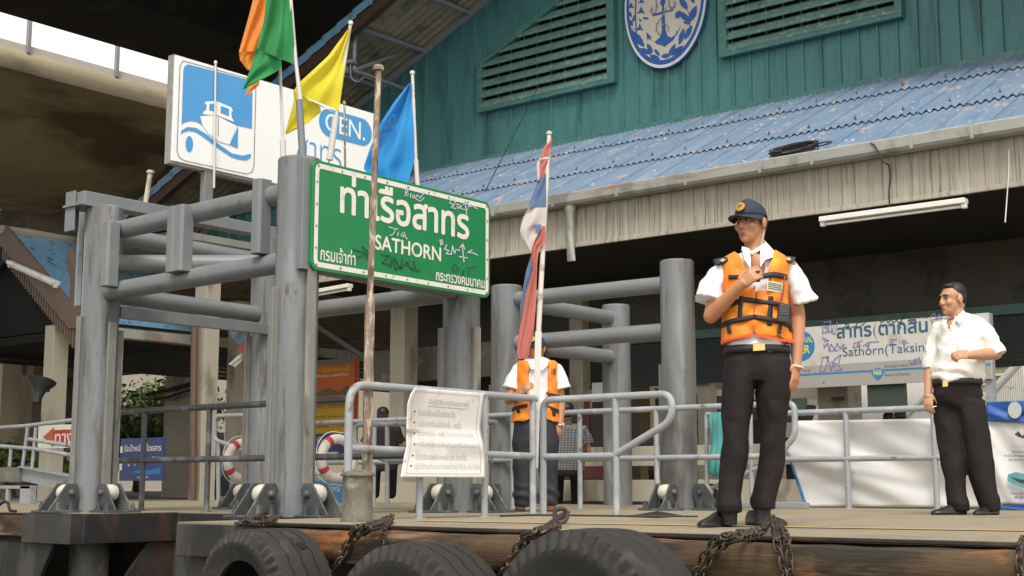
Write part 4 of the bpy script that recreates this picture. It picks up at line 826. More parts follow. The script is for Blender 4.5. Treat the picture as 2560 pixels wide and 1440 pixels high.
# ------------------------------------------------------------------ rules poster on the railing
M_post = mat('poster_white', (.76, .73, .70), .55, var=.03, scale=4, stain=[((.62, .55, .47), .2, 3, (1, 1, 1)), ((.42, .36, .30), .12, 6, (1, 1, 1))]); M_ink = mat('ink_faded', (.36, .36, .41), .7, var=.1, scale=30); M_ink2 = mat('ink_blue', (.09, .15, .36), .7, var=.1)
po = thing('rules_poster', 'curled white poster of Thai boarding rules tied to the railing', 'poster', P(1115, 1100, X=-6.08))
pe_l = [(1037, 969), (1026, 985), (1018, 1010), (1016, 1060), (1016, 1115), (1010, 1140), (1001, 1193)]; pe_r = [(1211, 983), (1204, 1030), (1200, 1075), (1208, 1110), (1213, 1145), (1213, 1194)]
def pp(s_, t_, off=0.):
    a = poly_at(pe_l, t_); b = poly_at(pe_r, t_); p = a.lerp(b, s_); k = .03 * math.exp(-((t_ - .62) / .12) ** 2) * (1 if s_ > .5 else .5) + .02 * math.sin(5 * t_ + 2) + .035 * math.exp(-(s_ / .12) ** 2) * (t_ < .5)
    return P(p.x, p.y, X=-6.06 + k + off)
mb = MB(); mb.grid(lambda i, j: pp(i, j), 40, 50); o = mb.build('sheet', M_post, po, smooth=80)
mo = o.modifiers.new('s', 'SOLIDIFY'); mo.thickness = .002
pz = lambda x, y: (lambda s_t: pp(s_t[0], s_t[1], .003))(((x - 20 - (1 - (y - 50) / 1300) * 150) / (1180 - 130 * (1 - (y - 50) / 1300)) , (y - 50) / 1310))
mb = MB(); PS = lambda s_, t_: pp(s_, 1 - t_, .003)
put_stroke(mb, [(.06 + .88 * i / 20, .955) for i in range(21)], .006, PS); put_stroke(mb, [(.06, .04), (.06, .955)][::-1] and [(.06, .04 + .915 * i / 20) for i in range(21)], .006, PS); put_stroke(mb, [(.945, .04 + .915 * i / 20) for i in range(21)], .006, PS); put_stroke(mb, [(.06 + .885 * i / 20, .04) for i in range(21)], .006, PS); put_stroke(mb, [(.28 + .53 * i / 12, .795) for i in range(13)], .007, PS)
for tx, s0, s1, t0, t1 in (('ข้อปฏิบัติในการเดินทางทางน้ำ', .28, .82, .805, .885), ('ยืนรอเรือบนโป๊ะอย่างระวัง', .155, .65, .685, .765), ('รอเรือจอดเทียบสนิทก่อนขึ้น - ลงเรือ', .155, .74, .565, .645), ('ไม่แย่งกันขึ้น - ลงเรือโดยเด็ดขาดทุกครั้ง', .145, .89, .445, .525), ('การขึ้นเรือต้องรอให้ผู้โดยสารขึ้นก่อนเสมอ', .135, .93, .325, .40), ('ระวังสิ่งของพลัดตกหล่น และ ขณะเรือ', .155, .77, .195, .275), ('ปฏิบัติตามคำแนะนำของเจ้าหน้าที่ประจำท่าเรือ', .145, .935, .075, .165)):
    put_text(mb, tx, (s0, t0, s1, t1), PS, -.004)
mb.build('lettering', M_ink, po)
mb = MB()
for t_ in (.715, .595, .475, .355, .23, .115): put_poly(mb, [ellp(.105, t_ + .012, .014, .012, 14)], PS)
mb.build('bullet_dots', M_ink2, po)
# ------------------------------------------------------------------ the two road bridges overhead
NB = thing('road_bridge', 'soot dark road bridge deck passing high over the terminal', 'bridge', (-20, 20, 0))
nz = 10.5; nx = P(0, 30, Z=nz).x
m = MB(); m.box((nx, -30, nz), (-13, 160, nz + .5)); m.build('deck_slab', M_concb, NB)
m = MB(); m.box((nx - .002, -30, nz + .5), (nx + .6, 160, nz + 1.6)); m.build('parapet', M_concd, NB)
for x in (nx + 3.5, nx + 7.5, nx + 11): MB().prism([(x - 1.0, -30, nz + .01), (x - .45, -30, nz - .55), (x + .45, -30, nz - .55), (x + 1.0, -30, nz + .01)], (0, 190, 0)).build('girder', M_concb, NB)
FBR = thing('road_bridge', 'tan concrete box girder bridge with thin railing posts behind the boat pictogram sign', 'bridge', (-34, 20, 0))
fz = 11.0; q0 = P(0, 112, Z=fz); fx0 = q0.x
z1 = P(0, 168, X=fx0).z; z2 = P(0, 320, X=fx0 - 3.2).z; z3 = P(0, 400, X=fx0 - 3.9).z
pr = [(fx0 - .5, fz), (fx0 - .06, fz), (fx0, fz - .1), (fx0 + .03, fz - .3), (fx0 - .05, z1 + .04), (fx0 - .25, z1), (fx0 - 3.0, z2 + .15), (fx0 - 3.25, z2), (fx0 - 3.8, z3 + .2), (fx0 - 4.2, z3), (fx0 - 10, z3 - .05), (fx0 - 14, fz)]
m = MB(); m.prism([(x, -40, z) for x, z in pr], (0, 240, 0)); m.build('box_girder', mat('concrete_tan', (.36, .30, .20), .95, var=.25, scale=.5, stain=[((.13, .105, .07), .36, .3, (1, .5, 1)), ((.38, .32, .22), .22, .6, (1, .3, 1))], bump=.1), FBR, smooth=35)
ya, yb = P(73, 134, X=fx0).y, P(293, 206, X=fx0).y; st = yb - ya
m = MB(); m.box((fx0 - .35, -40, fz), (fx0 - .12, 200, fz + .22)); m.build('kerb', mat('kerb_pale', (.5, .46, .40), .9, var=.1), FBR)
zt_ = P(73, 30, X=fx0 - .1).z
for k in range(-3, 8):
    y = ya + st * k; MB().box((fx0 - .11, y - .045, fz + .002), (fx0 - .0, y + .045, zt_ + .5)).build('railing_post', mat('violet_post', (.26, .24, .27), .6, var=.1), FBR)
pw = thing('bridge_pier', 'broad brown stained bridge pier behind the small blue pavilion roof', 'bridge pier', (-36, 26, 0))
MB().box((-52, 24.5, -1), (-40, 27, 5.6)).build('shaft', M_concd, pw); MB().box((-53, 24.3, 5.6), (-24, 27.2, z3 + .5)).build('crosshead', M_concd, pw)
# ------------------------------------------------------------------ small pavilion at the left
pv = thing('pavilion', 'small pavilion with a blue tiled gable roof and tan fretted barge boards', 'pavilion', (-18, 11, 0))
PY = 10.5; ap = P(8, 590, Y=PY); ev = P(188, 812, Y=PY)
sl_ = (ap.z - ev.z) / (ev.x - ap.x)
lx = ap.x * 2 - ev.x
m = MB(); m.bar((ap.x, PY, ap.z + .03), (ev.x, PY, ev.z + .05), .05, .30); m.bar((ap.x, PY + .002, ap.z + .03), (lx, PY + .002, ev.z + .05), .05, .30)
fin = [P(u, v, Y=PY - .03) for u, v in ((168, 822), (176, 700), (170, 680), (166, 650), (171, 620), (175, 617), (177, 640), (184, 662), (192, 690), (193, 820))]
m.prism(fin, (0, .06, 0)); m.build('barge_board', M_brown2, pv, bevel=.006)
m = MB(); n = 30
for i in range(n):
    t_ = (i + .5) / n; x = ap.x + (ev.x - ap.x) * t_; z = ap.z - (ap.z - ev.z) * t_; m.box((x - .018, PY - .01, z - .34), (x + .018, PY + .012, z - .06))
m.build('fret_slats', M_brown2, pv)
m = MB(); nW = 46
for x1 in (ev.x, lx): m.grid(lambda i, j: Vector((ap.x + (x1 - ap.x) * i, PY + .03 + 2.2 * j, ap.z + .06 - (ap.z - ev.z) * i + .018 * (1 - (i * 7) % 1))), 28, 10)
m.build('roof', M_blue2, pv, smooth=20)
m = MB(); m.tube([(ap.x, PY - .05 + k * .5, ap.z + .09 + (k % 2) * .01) for k in range(5)], .07, 8); m.build('ridge_cap', M_conc, pv, smooth=40)
m = MB(); m.prism([(lx, PY + .3, ev.z + .02), (ev.x, PY + .3, ev.z + .02), (ap.x, PY + .3, ap.z + .02)], (0, .04, 0)); m.box((lx, PY + .3, ev.z - .12), (ev.x, PY + 2.2, ev.z)); m.build('ceiling', M_dark, pv)
m = MB(); m.box((ev.x - .02, PY + .1, ev.z - .14), (ev.x + .16, PY + 2.2, ev.z + .0)); m.build('gutter', M_gut, pv, bevel=.01)
for y in (PY + .6, PY + 1.9): MB().box((lx + .3, y, -.1), (lx + .5, y + .2, ev.z - .12)).build('post', M_beigep, pv, bevel=.005)
batten(P(24, 655, Y=PY - .06), P(142, 708, Y=PY - .06), 'sloping cream fluorescent batten under the pavilion barge board')
# white bird on the pavilion ridge
bp_ = P(203, 628, Y=12.3); bd = thing('bird', 'white bird standing on the pavilion roof ridge beside the pile', 'bird', bp_)
m = MB(); m.ell(bp_ + V3(.02, 0, .06), (.17, .07, .075), M=Matrix.Rotation(-.25, 3, 'Y')); m.ell(bp_ + V3(.17, 0, .13), (.055, .05, .05)); m.tube([bp_ + V3(.14, 0, .09), bp_ + V3(.16, 0, .13)], [.05, .045], 10); m.tube([bp_ + V3(-.10, 0, .06), bp_ + V3(-.24, 0, .0)], [.05, .015], 8); m.build('body', mat('feather_white', (.72, .70, .66), .8, var=.05), bd, smooth=80)
m = MB(); m.tube([bp_ + V3(.0, .02, .0), bp_ + V3(.0, .02, -.08)], .006, 6); m.tube([bp_ + V3(.03, -.02, .0), bp_ + V3(.03, -.02, -.08)], .006, 6); m.build('legs', mat('bird_leg', (.5, .25, .18), .6), bd)
# ------------------------------------------------------------------ open hall at the left
hl = thing('waiting_hall', 'open hall with dark ribbed wall band and blue roof edge, left of the terminal', 'hall', (-18, 16, 0))
gx = -15.7; ga, gb = P(470, 580, X=gx), P(640, 617, X=gx); gz = (ga.z + gb.z) / 2
m = MB(); m.prism([(gx, 11.5, gz - .12), (gx + .12, 11.5, gz - .10), (gx + .13, 11.5, gz), (gx, 11.5, gz)], (0, 3, 0)); m.build('gutter', M_gut, hl)
m = MB(); m.grid(lambda i, j: Vector((gx + .05 - 2.6 * i, 11.5 + 3 * j, gz + .01 + .4 * i + .015 * math.cos(2 * PI * 3 * j / .19))), 6, 130); m.build('roof', M_blue, hl, smooth=60)
m = MB(); m.box((-40, 11.6, gz - .06), (gx - .02, 26, gz)); m.build('ceiling', M_fibre, hl)
m = MB(); WX = -20.0; zb, zt_ = P(300, 931, X=WX).z, P(300, 850, X=WX).z; z = zb
while z < zt_: m.box((WX, 9, z), (WX + .02 + (.015 if int(z * 100) % 2 else 0), 40, z + .07)); z += .075
m.build('ribbed_panel', mat('panel_dark', (.020, .018, .015), .7, var=.2), hl)
m = MB(); m.box((WX - .1, 9, zt_ + .04), (WX + .08, 40, zt_ + .22)); m.build('beam', M_beigep, hl)
m = MB(); m.bar((WX + .2, 17.2, gz - .1), (WX + .9, 19.2, zb + .4), .06, .09); m.bar((WX - 4, 11.8, gz - .1), (WX - 3.2, 12.8, zb + .2), .06, .09); m.build('brace', M_pipe, hl)
def column(label, u0, u1, D, z1=3.2, m=M_beigep, z0=-.1, dep=None):
    a, b = P(u0, 1100, D=D), P(u1, 1100, D=D); wd = (b - a).length; s_ = wd / (math.cos(YAW) + math.sin(YAW)); c = (a + b) / 2
    return tag(MB().box((c.x - s_ / 2, c.y - s_ / 2, z0), (c.x + s_ / 2, c.y + s_ / 2, z1)).build('concrete_column', m, bevel=.006), label, 'column', 'square columns of the halls')
column('two tone cream column behind the far left pile, carrying the loudspeaker', 100, 160, 19, 2.45)
column('tan column with a brown drain pipe, between the two front piles', 476, 540, 19.5); tag(MB().tube([P(481, 1260, D=19.2), P(487, 760, D=19.2)], .05, 10).build('drain_pipe', mat('pipe_brown', (.12, .075, .05), .6, var=.2)), 'brown drain pipe on the left side of the tan column', 'pipe')
column('narrow beige column just left of the hidden back pile', 562, 614, 22)
column('square two tone column under the roof behind the rusty pole', 972, 1042, 20, 3.15)
column('beige column behind the woman in the orange vest', 1424, 1482, 20, 3.15)
column('beige column standing behind the free standing pile', 1745, 1795, 19, 3.15)
column('wide beige column with a small door sign under the white station sign', 2046, 2160, 19, 1.7)
column('pale column at the left edge below the ribbed band', -30, 45, 27, 3, mat('wall_cream', (.46, .39, .27), .85, var=.08, scale=2))
column('brown column next to the pale column at the left edge', 58, 103, 27, 3, mat('wall_brown', (.20, .15, .10), .85, var=.12, scale=2))
tag(MB().box((P(412, 1000, Y=18).x, 18, -.1), (P(500, 1000, Y=18).x, 18.2, 3.0)).build('concrete_wall', M_conc), 'grey stained concrete wall seen between the two front piles', 'wall')
tag(MB().tube([P(365, 985, Y=17.9), P(475, 958, Y=17.9)], .02, 5).tube([P(365, 990, Y=17.9), P(475, 963, Y=17.9)], .02, 5).tube([P(385, 998, Y=17.8), P(420, 993, Y=17.8), P(475, 975, Y=17.8)], .03, 5).build('power_cables', M_rub), 'dark cables strung in front of the grey concrete wall', 'cable')
sp = thing('loudspeaker', 'dark horn loudspeaker fixed to the cream column at left', 'loudspeaker', P(105, 930, D=18.5))
c = P(108, 905, D=18.4); MB().lathe([(0, .30), (.05, .30), (.06, .22), (.09, .12), (.19, .0), (.20, -.02), (.15, .0), (.05, .1)], c + V3(-.02, 0, -.28), (.15, -.3, -1), 20).build('horn', M_shut, sp, smooth=40)
MB().lathe([(0, 0), (.07, 0), (.07, .14), (0, .16)], c + V3(-.06, .08, -.40), (0, 0, 1), 14).build('driver', M_shut, sp, smooth=40)
# spandrel wall and low plank barrier under the roof
tag(MB().box((P(915, 900, Y=15).x, 15, P(1000, 955, Y=15).z), (P(1300, 900, Y=15).x, 15.12, P(1000, 873, Y=15).z)).build('spandrel_wall', M_greyw), 'grey horizontal wall panel behind the pile under the green sign', 'wall')
bn = thing('plank_barrier', 'low barrier of two grey planks behind the long railing', 'barrier', (-8, 13, 0)); y = 13.0
for va, vb in ((1118, 1166), (1200, 1253)):
    MB().box((P(1390, va, Y=y).x, y, P(1500, vb, Y=y).z), (P(2010, va, Y=y).x, y + .05, P(1500, va, Y=y).z)).build('plank', M_beigep, bn, bevel=.004)
for u in (1420, 1640, 1800, 1960): MB().box((P(u, 1200, Y=y).x, y + .055, -.1), (P(u, 1200, Y=y).x + .08, y + .12, .72)).build('post', M_dark, bn)
tag(MB().box((P(920, 1200, Y=14).x, 14, P(930, 1262, Y=14).z), (P(1320, 1200, Y=14).x, 14.1, P(930, 1205, Y=14).z)).build('low_wall', M_beigep), 'low cream wall seen under the railings behind the rules poster', 'wall')
# ------------------------------------------------------------------ signs further back
def board(name, label, u0, v0, u1, v1, Y, m, cat='sign', th=.03, parts=None):
    a, b = P(u0, (v0 + v1) / 2, Y=Y), P(u1, (v0 + v1) / 2, Y=Y); uc = (u0 + u1) / 2; z0, z1 = P(uc, v1, Y=Y).z, P(uc, v0, Y=Y).z
    t = thing(name, label, cat, ((a.x + b.x) / 2, Y, z0)); MB().box((a.x, Y, z0), (b.x, Y + th, z1)).build('panel', m, t)
    f = lambda s_, t_, o=.003: Vector((a.x + (b.x - a.x) * s_, Y - o, z0 + (z1 - z0) * t_))
    return t, f
def strokes(parent, f, items, name='lettering', m=None, o=.003):
    mb = MB(); g = lambda s_, t_: f(s_, t_, o)
    for tx, box, bold in items: put_text(mb, tx, box, g, bold)
    return mb.build(name, m, parent)
M_navy = mat('sign_navy', (.028, .045, .15), .5, var=.1, scale=4); M_cream = mat('print_cream', (.66, .63, .54), .6, var=.04); M_yel = mat('print_yellow', (.62, .38, .02), .6, var=.06); M_red = mat('print_red', (.40, .03, .035), .55, var=.08); M_orr = mat('print_orange', (.52, .12, .03), .6, var=.08); M_dkp = mat('print_dark', (.05, .045, .04), .7, var=.1)
t, f = board('capacity_sign', 'dark blue Thai passenger capacity sign behind the far left pile', 300, 1095, 408, 1202, 11.5, M_navy)
strokes(t, f, [('รับน้ำหนักผู้โดยสาร', (.10, .64, .95, .86), .012), ('สูงสุด', (.18, .34, .44, .55), .012), ('คน', (.74, .42, .90, .56), .012), ('กรมเจ้าท่า', (.42, .06, .68, .12), 0)], m=M_cream)
mb = MB(); put_poly(mb, [[(.0, .66), (.06, .66), (.06, .82), (0, .82)]], lambda s_, t_: f(s_, t_)); put_poly(mb, [[(.0, .25), (.06, .25), (.06, .52), (0, .52)]], lambda s_, t_: f(s_, t_)); mb.build('symbol', M_cream, t)
mb = MB(); put_poly(mb, [[(.3, .2), (.5, .27), (.7, .24), (.95, .3), (.95, .15), (.6, .14)]], lambda s_, t_: f(s_, t_)); mb.build('wave_print', mat('print_blue', (.03, .14, .36), .6), t)
t, f = board('exit_sign', 'white way out sign with a red arrow behind the far left pile', 95, 1062, 205, 1120, 9.9, M_cream)
mb = MB(); g = lambda s_, t_: f(s_, t_, .002); put_poly(mb, [[(.36, .12), (1, .12), (1, .78), (.36, .78)]], g); mb.build('red_band', M_red, t)
mb = MB(); g = lambda s_, t_: f(s_, t_, .004); put_poly(mb, [[(.12, .5), (.37, .92), (.37, .05)]], g); mb.build('arrow', mat('arrow_orange', (.42, .09, .03), .6), t)
strokes(t, f, [('ทางออก', (.40, .17, 1.3, .62), .012)], m=M_cream, o=.005)
t, f = board('hotline_poster', 'tall orange and yellow Thai poster with the number 1199', 770, 898, 893, 1130, 15, mat('poster_ochre', (.48, .30, .015), .6, var=.06, scale=3), 'poster')
def zone(t0, t1, m, o, name, s0=0, s1=1): mb = MB(); mb.add([f(s0, t0, o), f(s1, t0, o), f(s1, t1, o), f(s0, t1, o)], [(0, 1, 2, 3)]); mb.build(name, m, t)
zone(.50, .94, mat('poster_orange', (.50, .13, .03), .6, var=.15, scale=2), .002, 'orange_field'); zone(.94, 1, mat('poster_grey', (.16, .15, .15), .7), .002, 'top_band'); zone(0, .20, M_navy, .002, 'bottom_band'); zone(.20, .99, M_red, .0025, 'edge_band', .94, 1)
mb = MB(); r = random.Random(4); top = [(s_ / 20, .66 + .03 * r.random() + .02 * math.sin(s_ * .9)) for s_ in range(21)]; put_poly(mb, [[(0, .60), (.85, .61)] + [(min(.85, x), y) for x, y in top[::-1]]], lambda s_, t_: f(s_, t_, .003)); mb.build('building_print', mat('print_olive', (.14, .11, .06), .7, var=.4, scale=20), t)
strokes(t, f, [('3 เรื่องด่วนทางน้ำ', (.2, .86, .84, .92), .02)], 'lettering', M_yel, .004); strokes(t, f, [('แจ้งเหตุด่วน ตลอดชั่วโมง', (.12, .80, .82, .85), .01), ('www.', (.6, .545, .8, .575), 0), ('พันสน', (.2, .10, .48, .17), .01)], 'lettering', M_cream, .004)
strokes(t, f, [('ทางน้ำ ...อย่างปลอดภัย', (.15, .47, .85, .535), 0), ('ภูเก็ต ชุมพร ระนอง', (.18, .365, .9, .395), 0), ('สายด่วนฉุกเฉิน', (.18, .255, .42, .30), .01)], 'lettering', M_dkp, .004); strokes(t, f, [('1199', (.44, .25, .75, .31), .005)], 'lettering', mat('print_red2', (.5, .07, .02), .6), .004)
t, f = board('blue_banner', 'blue banner with yellow Thai script behind the bollard', 780, 1185, 880, 1258, 11.5, mat('banner_blue', (.02, .12, .28), .6, var=.15, scale=4), 'banner')
strokes(t, f, [('การเดิน', (.0, .78, .42, .98), 0), ('ทางสำราญ', (.0, .38, .7, .62), 0)], m=mat('script_yellow', (.5, .42, .06), .6))
t, f = board('navy_banner', 'navy banner with white Thai script behind the left life ring', 512, 1135, 570, 1268, 13, mat('banner_navy', (.012, .014, .03), .6, var=.15), 'banner')
strokes(t, f, [('ทัศนาจร', (.1, .12, .95, .24), .01)], m=M_cream); mb = MB(); put_poly(mb, [[(.1, .82), (.5, .86), (.9, .75), (.8, .6), (.5, .5), (.2, .55)]], lambda s_, t_: f(s_, t_)); mb.build('map_print', mat('print_teal', (.08, .20, .18), .7), t)
# station name sign
t, f = board('station_sign', 'grey white pier name sign under the terminal roof covered in purple graffiti', 1880, 805, 2476, 962, 12.45, mat('sign_pale', (.50, .49, .46), .45, var=.05, scale=3, stain=(.38, .36, .32), samt=.25, sscale=4))
NY = 12.45; pn = lambda o: (lambda x, y: P(1900 + x / 4.5, 740 + y / 4.5, Y=NY - o))
def nb(x0, y0, x1, y1): a = P(1900 + x0 / 4.5, 740 + y0 / 4.5, Y=NY); b = P(1900 + x1 / 4.5, 740 + y1 / 4.5, Y=NY); return (a.x, a.z, b.x, b.z)
fxz = lambda o: (lambda x, z: Vector((x, NY - o, z)))
zg0, zg1 = f(0, 0).z, f(0, .36).z; xa_, xb_ = f(0, 0).x, f(1, 0).x
mb = MB(); mb.add([(xa_, NY - .002, zg0), (xb_, NY - .002, zg0), (xb_, NY - .002, zg1), (xa_, NY - .002, zg1)], [(0, 1, 2, 3)]); mb.build('grey_band', mat('sign_grey', (.31, .295, .27), .5, var=.06, scale=4), t)
zl0 = P(2130, 930, Y=NY).z; mb = MB(); mb.add([(xa_, NY - .004, zl0 - .009), (xb_, NY - .004, zl0 - .009), (xb_, NY - .004, zl0 + .009), (xa_, NY - .004, zl0 + .009)], [(0, 1, 2, 3)])
c = P(2003, 865, Y=NY); put_poly(mb, [ellp(c.x, c.z, .152, .152)], fxz(.004)); c2 = P(2195, 932, Y=NY); put_poly(mb, [[(c2.x - .065, c2.z), (c2.x - .06, c2.z + .03), (c2.x, c2.z + .05), (c2.x + .06, c2.z + .03), (c2.x + .065, c2.z), (c2.x + .05, c2.z - .03), (c2.x, c2.z - .075), (c2.x - .05, c2.z - .03)]], fxz(.0055)); mb.build('blue_print', mat('sign_blue2', (.03, .17, .40), .5, var=.05), t)
mb = MB(); put_text(mb, 'CENTRAL', (c.x - .135, c.z + .03, c.x + .135, c.z + .09), fxz(.007), .02); put_text(mb, 'PIER', (c.x - .10, c.z - .08, c.x + .10, c.z + .005), fxz(.007), .03); put_text(mb, 'CENTRAL', (c2.x - .05, c2.z + .015, c2.x + .05, c2.z + .03), fxz(.007), .01); put_text(mb, 'PIER', (c2.x - .045, c2.z - .022, c2.x + .045, c2.z + .012), fxz(.007), .03); mb.build('yellow_print', mat('print_lime', (.52, .55, .10), .6), t)
a1, a2 = P(2092, 846, Y=NY), P(2335, 836, Y=NY)
mb = MB(); put_text(mb, 'สาทร(ตากสิน)', (a1.x, P(2210, 848, Y=NY).z, a2.x, P(2300, 796, Y=NY).z), fxz(.004), .02)
put_text(mb, 'Sathorn(Taksin)', (P(2107, 885, Y=NY).x, P(2200, 893, Y=NY).z, P(2322, 875, Y=NY).x, P(2200, 862, Y=NY).z), fxz(.004), -.004)
put_text(mb, 'สาทร(ตากสิน)', (P(2212, 920, Y=NY).x, P(2212, 922, Y=NY).z, P(2272, 920, Y=NY).x, P(2212, 912, Y=NY).z), fxz(.004)); put_text(mb, 'Sathorn(Taksin)', (P(2212, 938, Y=NY).x, P(2212, 943, Y=NY).z, P(2275, 938, Y=NY).x, P(2212, 934, Y=NY).z), fxz(.004)); put_text(mb, 'ธนบุรี', (P(2008, 930, Y=NY).x, P(2008, 932, Y=NY).z, P(2027, 930, Y=NY).x, P(2008, 922, Y=NY).z), fxz(.004))
mb.build('lettering', mat('print_slate', (.035, .085, .16), .6, var=.05), t)
mb = MB(); g = pn(.006); W_ = 9
for pl in ([(700, 330), (710, 400), (700, 420), (790, 400), (840, 430), (870, 290)], [(720, 300), (800, 280), (780, 330), (720, 350)], [(730, 360), (770, 360), (770, 390), (735, 395)], [(800, 340), (810, 410), (830, 340)], [(700, 470), (770, 500), (720, 510)], [(720, 540), (720, 580), (760, 530), (780, 600), (800, 540), (840, 600), (870, 530), (900, 590), (950, 540)], [(770, 615), (880, 610)],
           [(1150, 500), (1060, 530), (1050, 580), (1130, 560), (1110, 530), (1090, 555)], [(1160, 560), (1220, 520), (1340, 510)], [(1190, 570), (1230, 540), (1220, 580), (1190, 625)], [(1460, 490), (1540, 490)], [(1500, 495), (1490, 525), (1455, 520)], [(1575, 500), (1570, 525)], [(1640, 495), (1600, 500), (1600, 525), (1640, 520), (1670, 528)],
           [(670, 855), (705, 690), (770, 680), (730, 840), (690, 850)], [(740, 700), (760, 680), (800, 840), (830, 720), (910, 660), (880, 780), (920, 830), (850, 840)], [(800, 740), (860, 760), (820, 800)], [(1680, 720), (1700, 760), (1750, 700), (1740, 760), (1790, 690), (1800, 750), (1850, 670)], [(1690, 770), (1850, 750)], [(1920, 240), (1960, 190), (1990, 260)], [(1930, 270), (2040, 250)], [(1990, 260), (2020, 200), (2050, 260)]): put_stroke(mb, pl, W_, g)
mb.build('graffiti', mat('marker_purple', (.20, .14, .36), .6, var=.1), t)
mb = MB()
for pl in ([(1010, 290), (965, 320), (970, 350), (1000, 340), (990, 310)], [(1030, 350), (1080, 340), (1090, 300), (1195, 280), (1160, 320), (1130, 340)], [(1090, 300), (1080, 350)], [(1390, 230), (1350, 260), (1360, 300), (1420, 260), (1440, 300), (1480, 260), (1500, 300), (1540, 270), (1560, 300), (1590, 280), (1630, 200), (1580, 300), (1620, 300)], [(1810, 200), (1775, 220), (1780, 245), (1820, 225), (1850, 245), (1870, 215), (1880, 245), (1920, 200)]): put_stroke(mb, pl, 9, g)
mb.build('graffiti', M_dkp, t)
mb = MB()
for u, v in ((2055, 803), (2187, 793), (2322, 780), (2060, 956), (2330, 935)): q = P(u, v, Y=NY); mb.lathe([(0, 0), (.008, .002), (.006, .006), (0, .007)], (q.x, NY - .002, q.z), (0, -1, 0), 8)
mb.build('rivets', M_dkp, t)
for u in (2430, 2478): q = P(u, 1000, Y=NY + .06); MB().box((q.x - .04, NY + .032, -.05), (q.x + .04, NY + .1, f(0, 1).z)).build('post', M_pipe, t)
t, f = board('door_plate', 'small brown door sign on the wide beige column', 2078, 991, 2110, 1002, P(2095, 997, D=18.7).y - .1, mat('plate_brown', (.09, .05, .035), .6), 'sign', .01); strokes(t, f, [('ห้องน้ำ', (.2, .3, .8, .8), 0)], m=M_brown2)
# life rings
M_ringw = mat('ring_white', (.70, .66, .60), .55, var=.06, scale=8, stain=(.5, .42, .34), samt=.2, sscale=7); M_ringr = mat('ring_red', (.50, .04, .06), .5, var=.08)
def lifering(label, u, v, D, R=.19, r=.045):
    c = P(u, v, D=D); t = thing('life_ring', label, 'life ring', c, 'life rings on the railings'); n_ = (V3(0, -.12, 0) + V3(1, 0, 0)).normalized(); e1 = n_.cross(UPZ).normalized(); e2 = e1.cross(n_)
    f = lambda a: c + (e1 * math.cos(a) + UPZ * math.sin(a)) * R
    MB().tube([f(2 * PI * i / 40) for i in range(40)], r, 12, closed=True).build('ring', M_ringw, t, smooth=60)
    for k in range(4):
        a = PI / 4 + k * PI / 2 + .2; MB().tube([f(a - .13 + .26 * i / 5) for i in range(6)], r + .002, 12, caps=False).build('band', M_ringr, t, smooth=60)
    m = MB(); m.tube([f(2 * PI * i / 32 + .1) + (f(2 * PI * i / 32 + .1) - c).normalized() * (r + .012 + .02 * abs(math.sin(i * PI / 8))) for i in range(32)], .004, 5, closed=True); m.build('grab_line', M_white, t); return t
lifering('white life ring with red bands half hidden left of the sign pile', 608, 1152, 13.5, .178, .046); lifering('white life ring with red bands hanging behind the bollard', 843, 1146, 11.2, .160, .041)
# drooping old flag between the piles
fo = thing('flag', 'ragged blue red and white flag hanging at the hidden back pile', 'flag', P(608, 900, D=13.3))
m = MB(); cloth(m, [(573, 815), (578, 845), (592, 862), (598, 862)], [(612, 820), (612, 840), (612, 856), (610, 862)], 13.2, .02, 1, nu=12, nv=10); m.build('cloth_blue', mat('old_flag_blue', (.14, .18, .24), .8, var=.08), fo, smooth=80)
m = MB(); cloth(m, [(594, 862), (600, 880), (603, 893)], [(612, 858), (612, 875), (608, 893)], 13.2, .015, 1, nu=10, nv=8); m.build('cloth_red', FR if 'FR' in globals() else M_red, fo, smooth=80)
m = MB(); cloth(m, [(602, 882), (585, 898), (571, 911)], [(608, 884), (606, 900), (588, 918)], 13.2, .012, 1, nu=10, nv=8); m.build('cloth_white', M_cream, fo, smooth=80)
# ------------------------------------------------------------------ right side: banners, bin bag
M_bann = mat('banner_white', (.62, .62, .61), .5, var=.03, scale=3, stain=(.52, .50, .47), samt=.2, sscale=2)
bt = thing('white_banner', 'creased plain white banner tied behind the right railing', 'banner', (-5, 12.1, 0))
def banner(lf, rt_, Y, amp, nu=50, nv=30, ph=0., sk=1.2):
    m = MB()
    def fn(i, j):
        a = poly_at(lf, j); b = poly_at(rt_, j); p = a.lerp(b, i); k = amp * (math.sin(9 * i - 6 * j * sk + ph) * .6 + .8 * noise.noise(Vector((i * 5 - j * 4, j * 2.2, ph))))
        return P(p.x, p.y, Y=Y + k)
    m.grid(fn, nu, nv); return m
o = banner([(1988, 1052), (1966, 1130), (1990, 1195), (2014, 1266)], [(2480, 1044), (2482, 1110), (2484, 1190), (2486, 1268)], 12.12, .05).build('sheet', M_bann, bt, smooth=80); o.modifiers.new('s', 'SOLIDIFY').thickness = .002
o = banner([(1966, 1132), (1988, 1195), (2010, 1264)], [(1970, 1132), (1994, 1195), (2018, 1264)], 12.06, .01, 4, 20).build('blue_edge', mat('banner_edge', (.02, .16, .42), .5), bt, smooth=80); o.modifiers.new('s', 'SOLIDIFY').thickness = .002
b2 = thing('white_banner', 'white banner with a blue top band, round seal and boat picture', 'banner', (-4, 12.1, 0))
o = banner([(2466, 1005), (2468, 1070), (2472, 1260)], [(2640, 998), (2640, 1066), (2640, 1262)], 11.93, .03, ph=2, nu=40, nv=40).build('sheet', M_bann, b2, smooth=80); o.modifiers.new('s', 'SOLIDIFY').thickness = .002
BFn = lambda off: (lambda x, y: P(x, y, Y=11.865 - off))
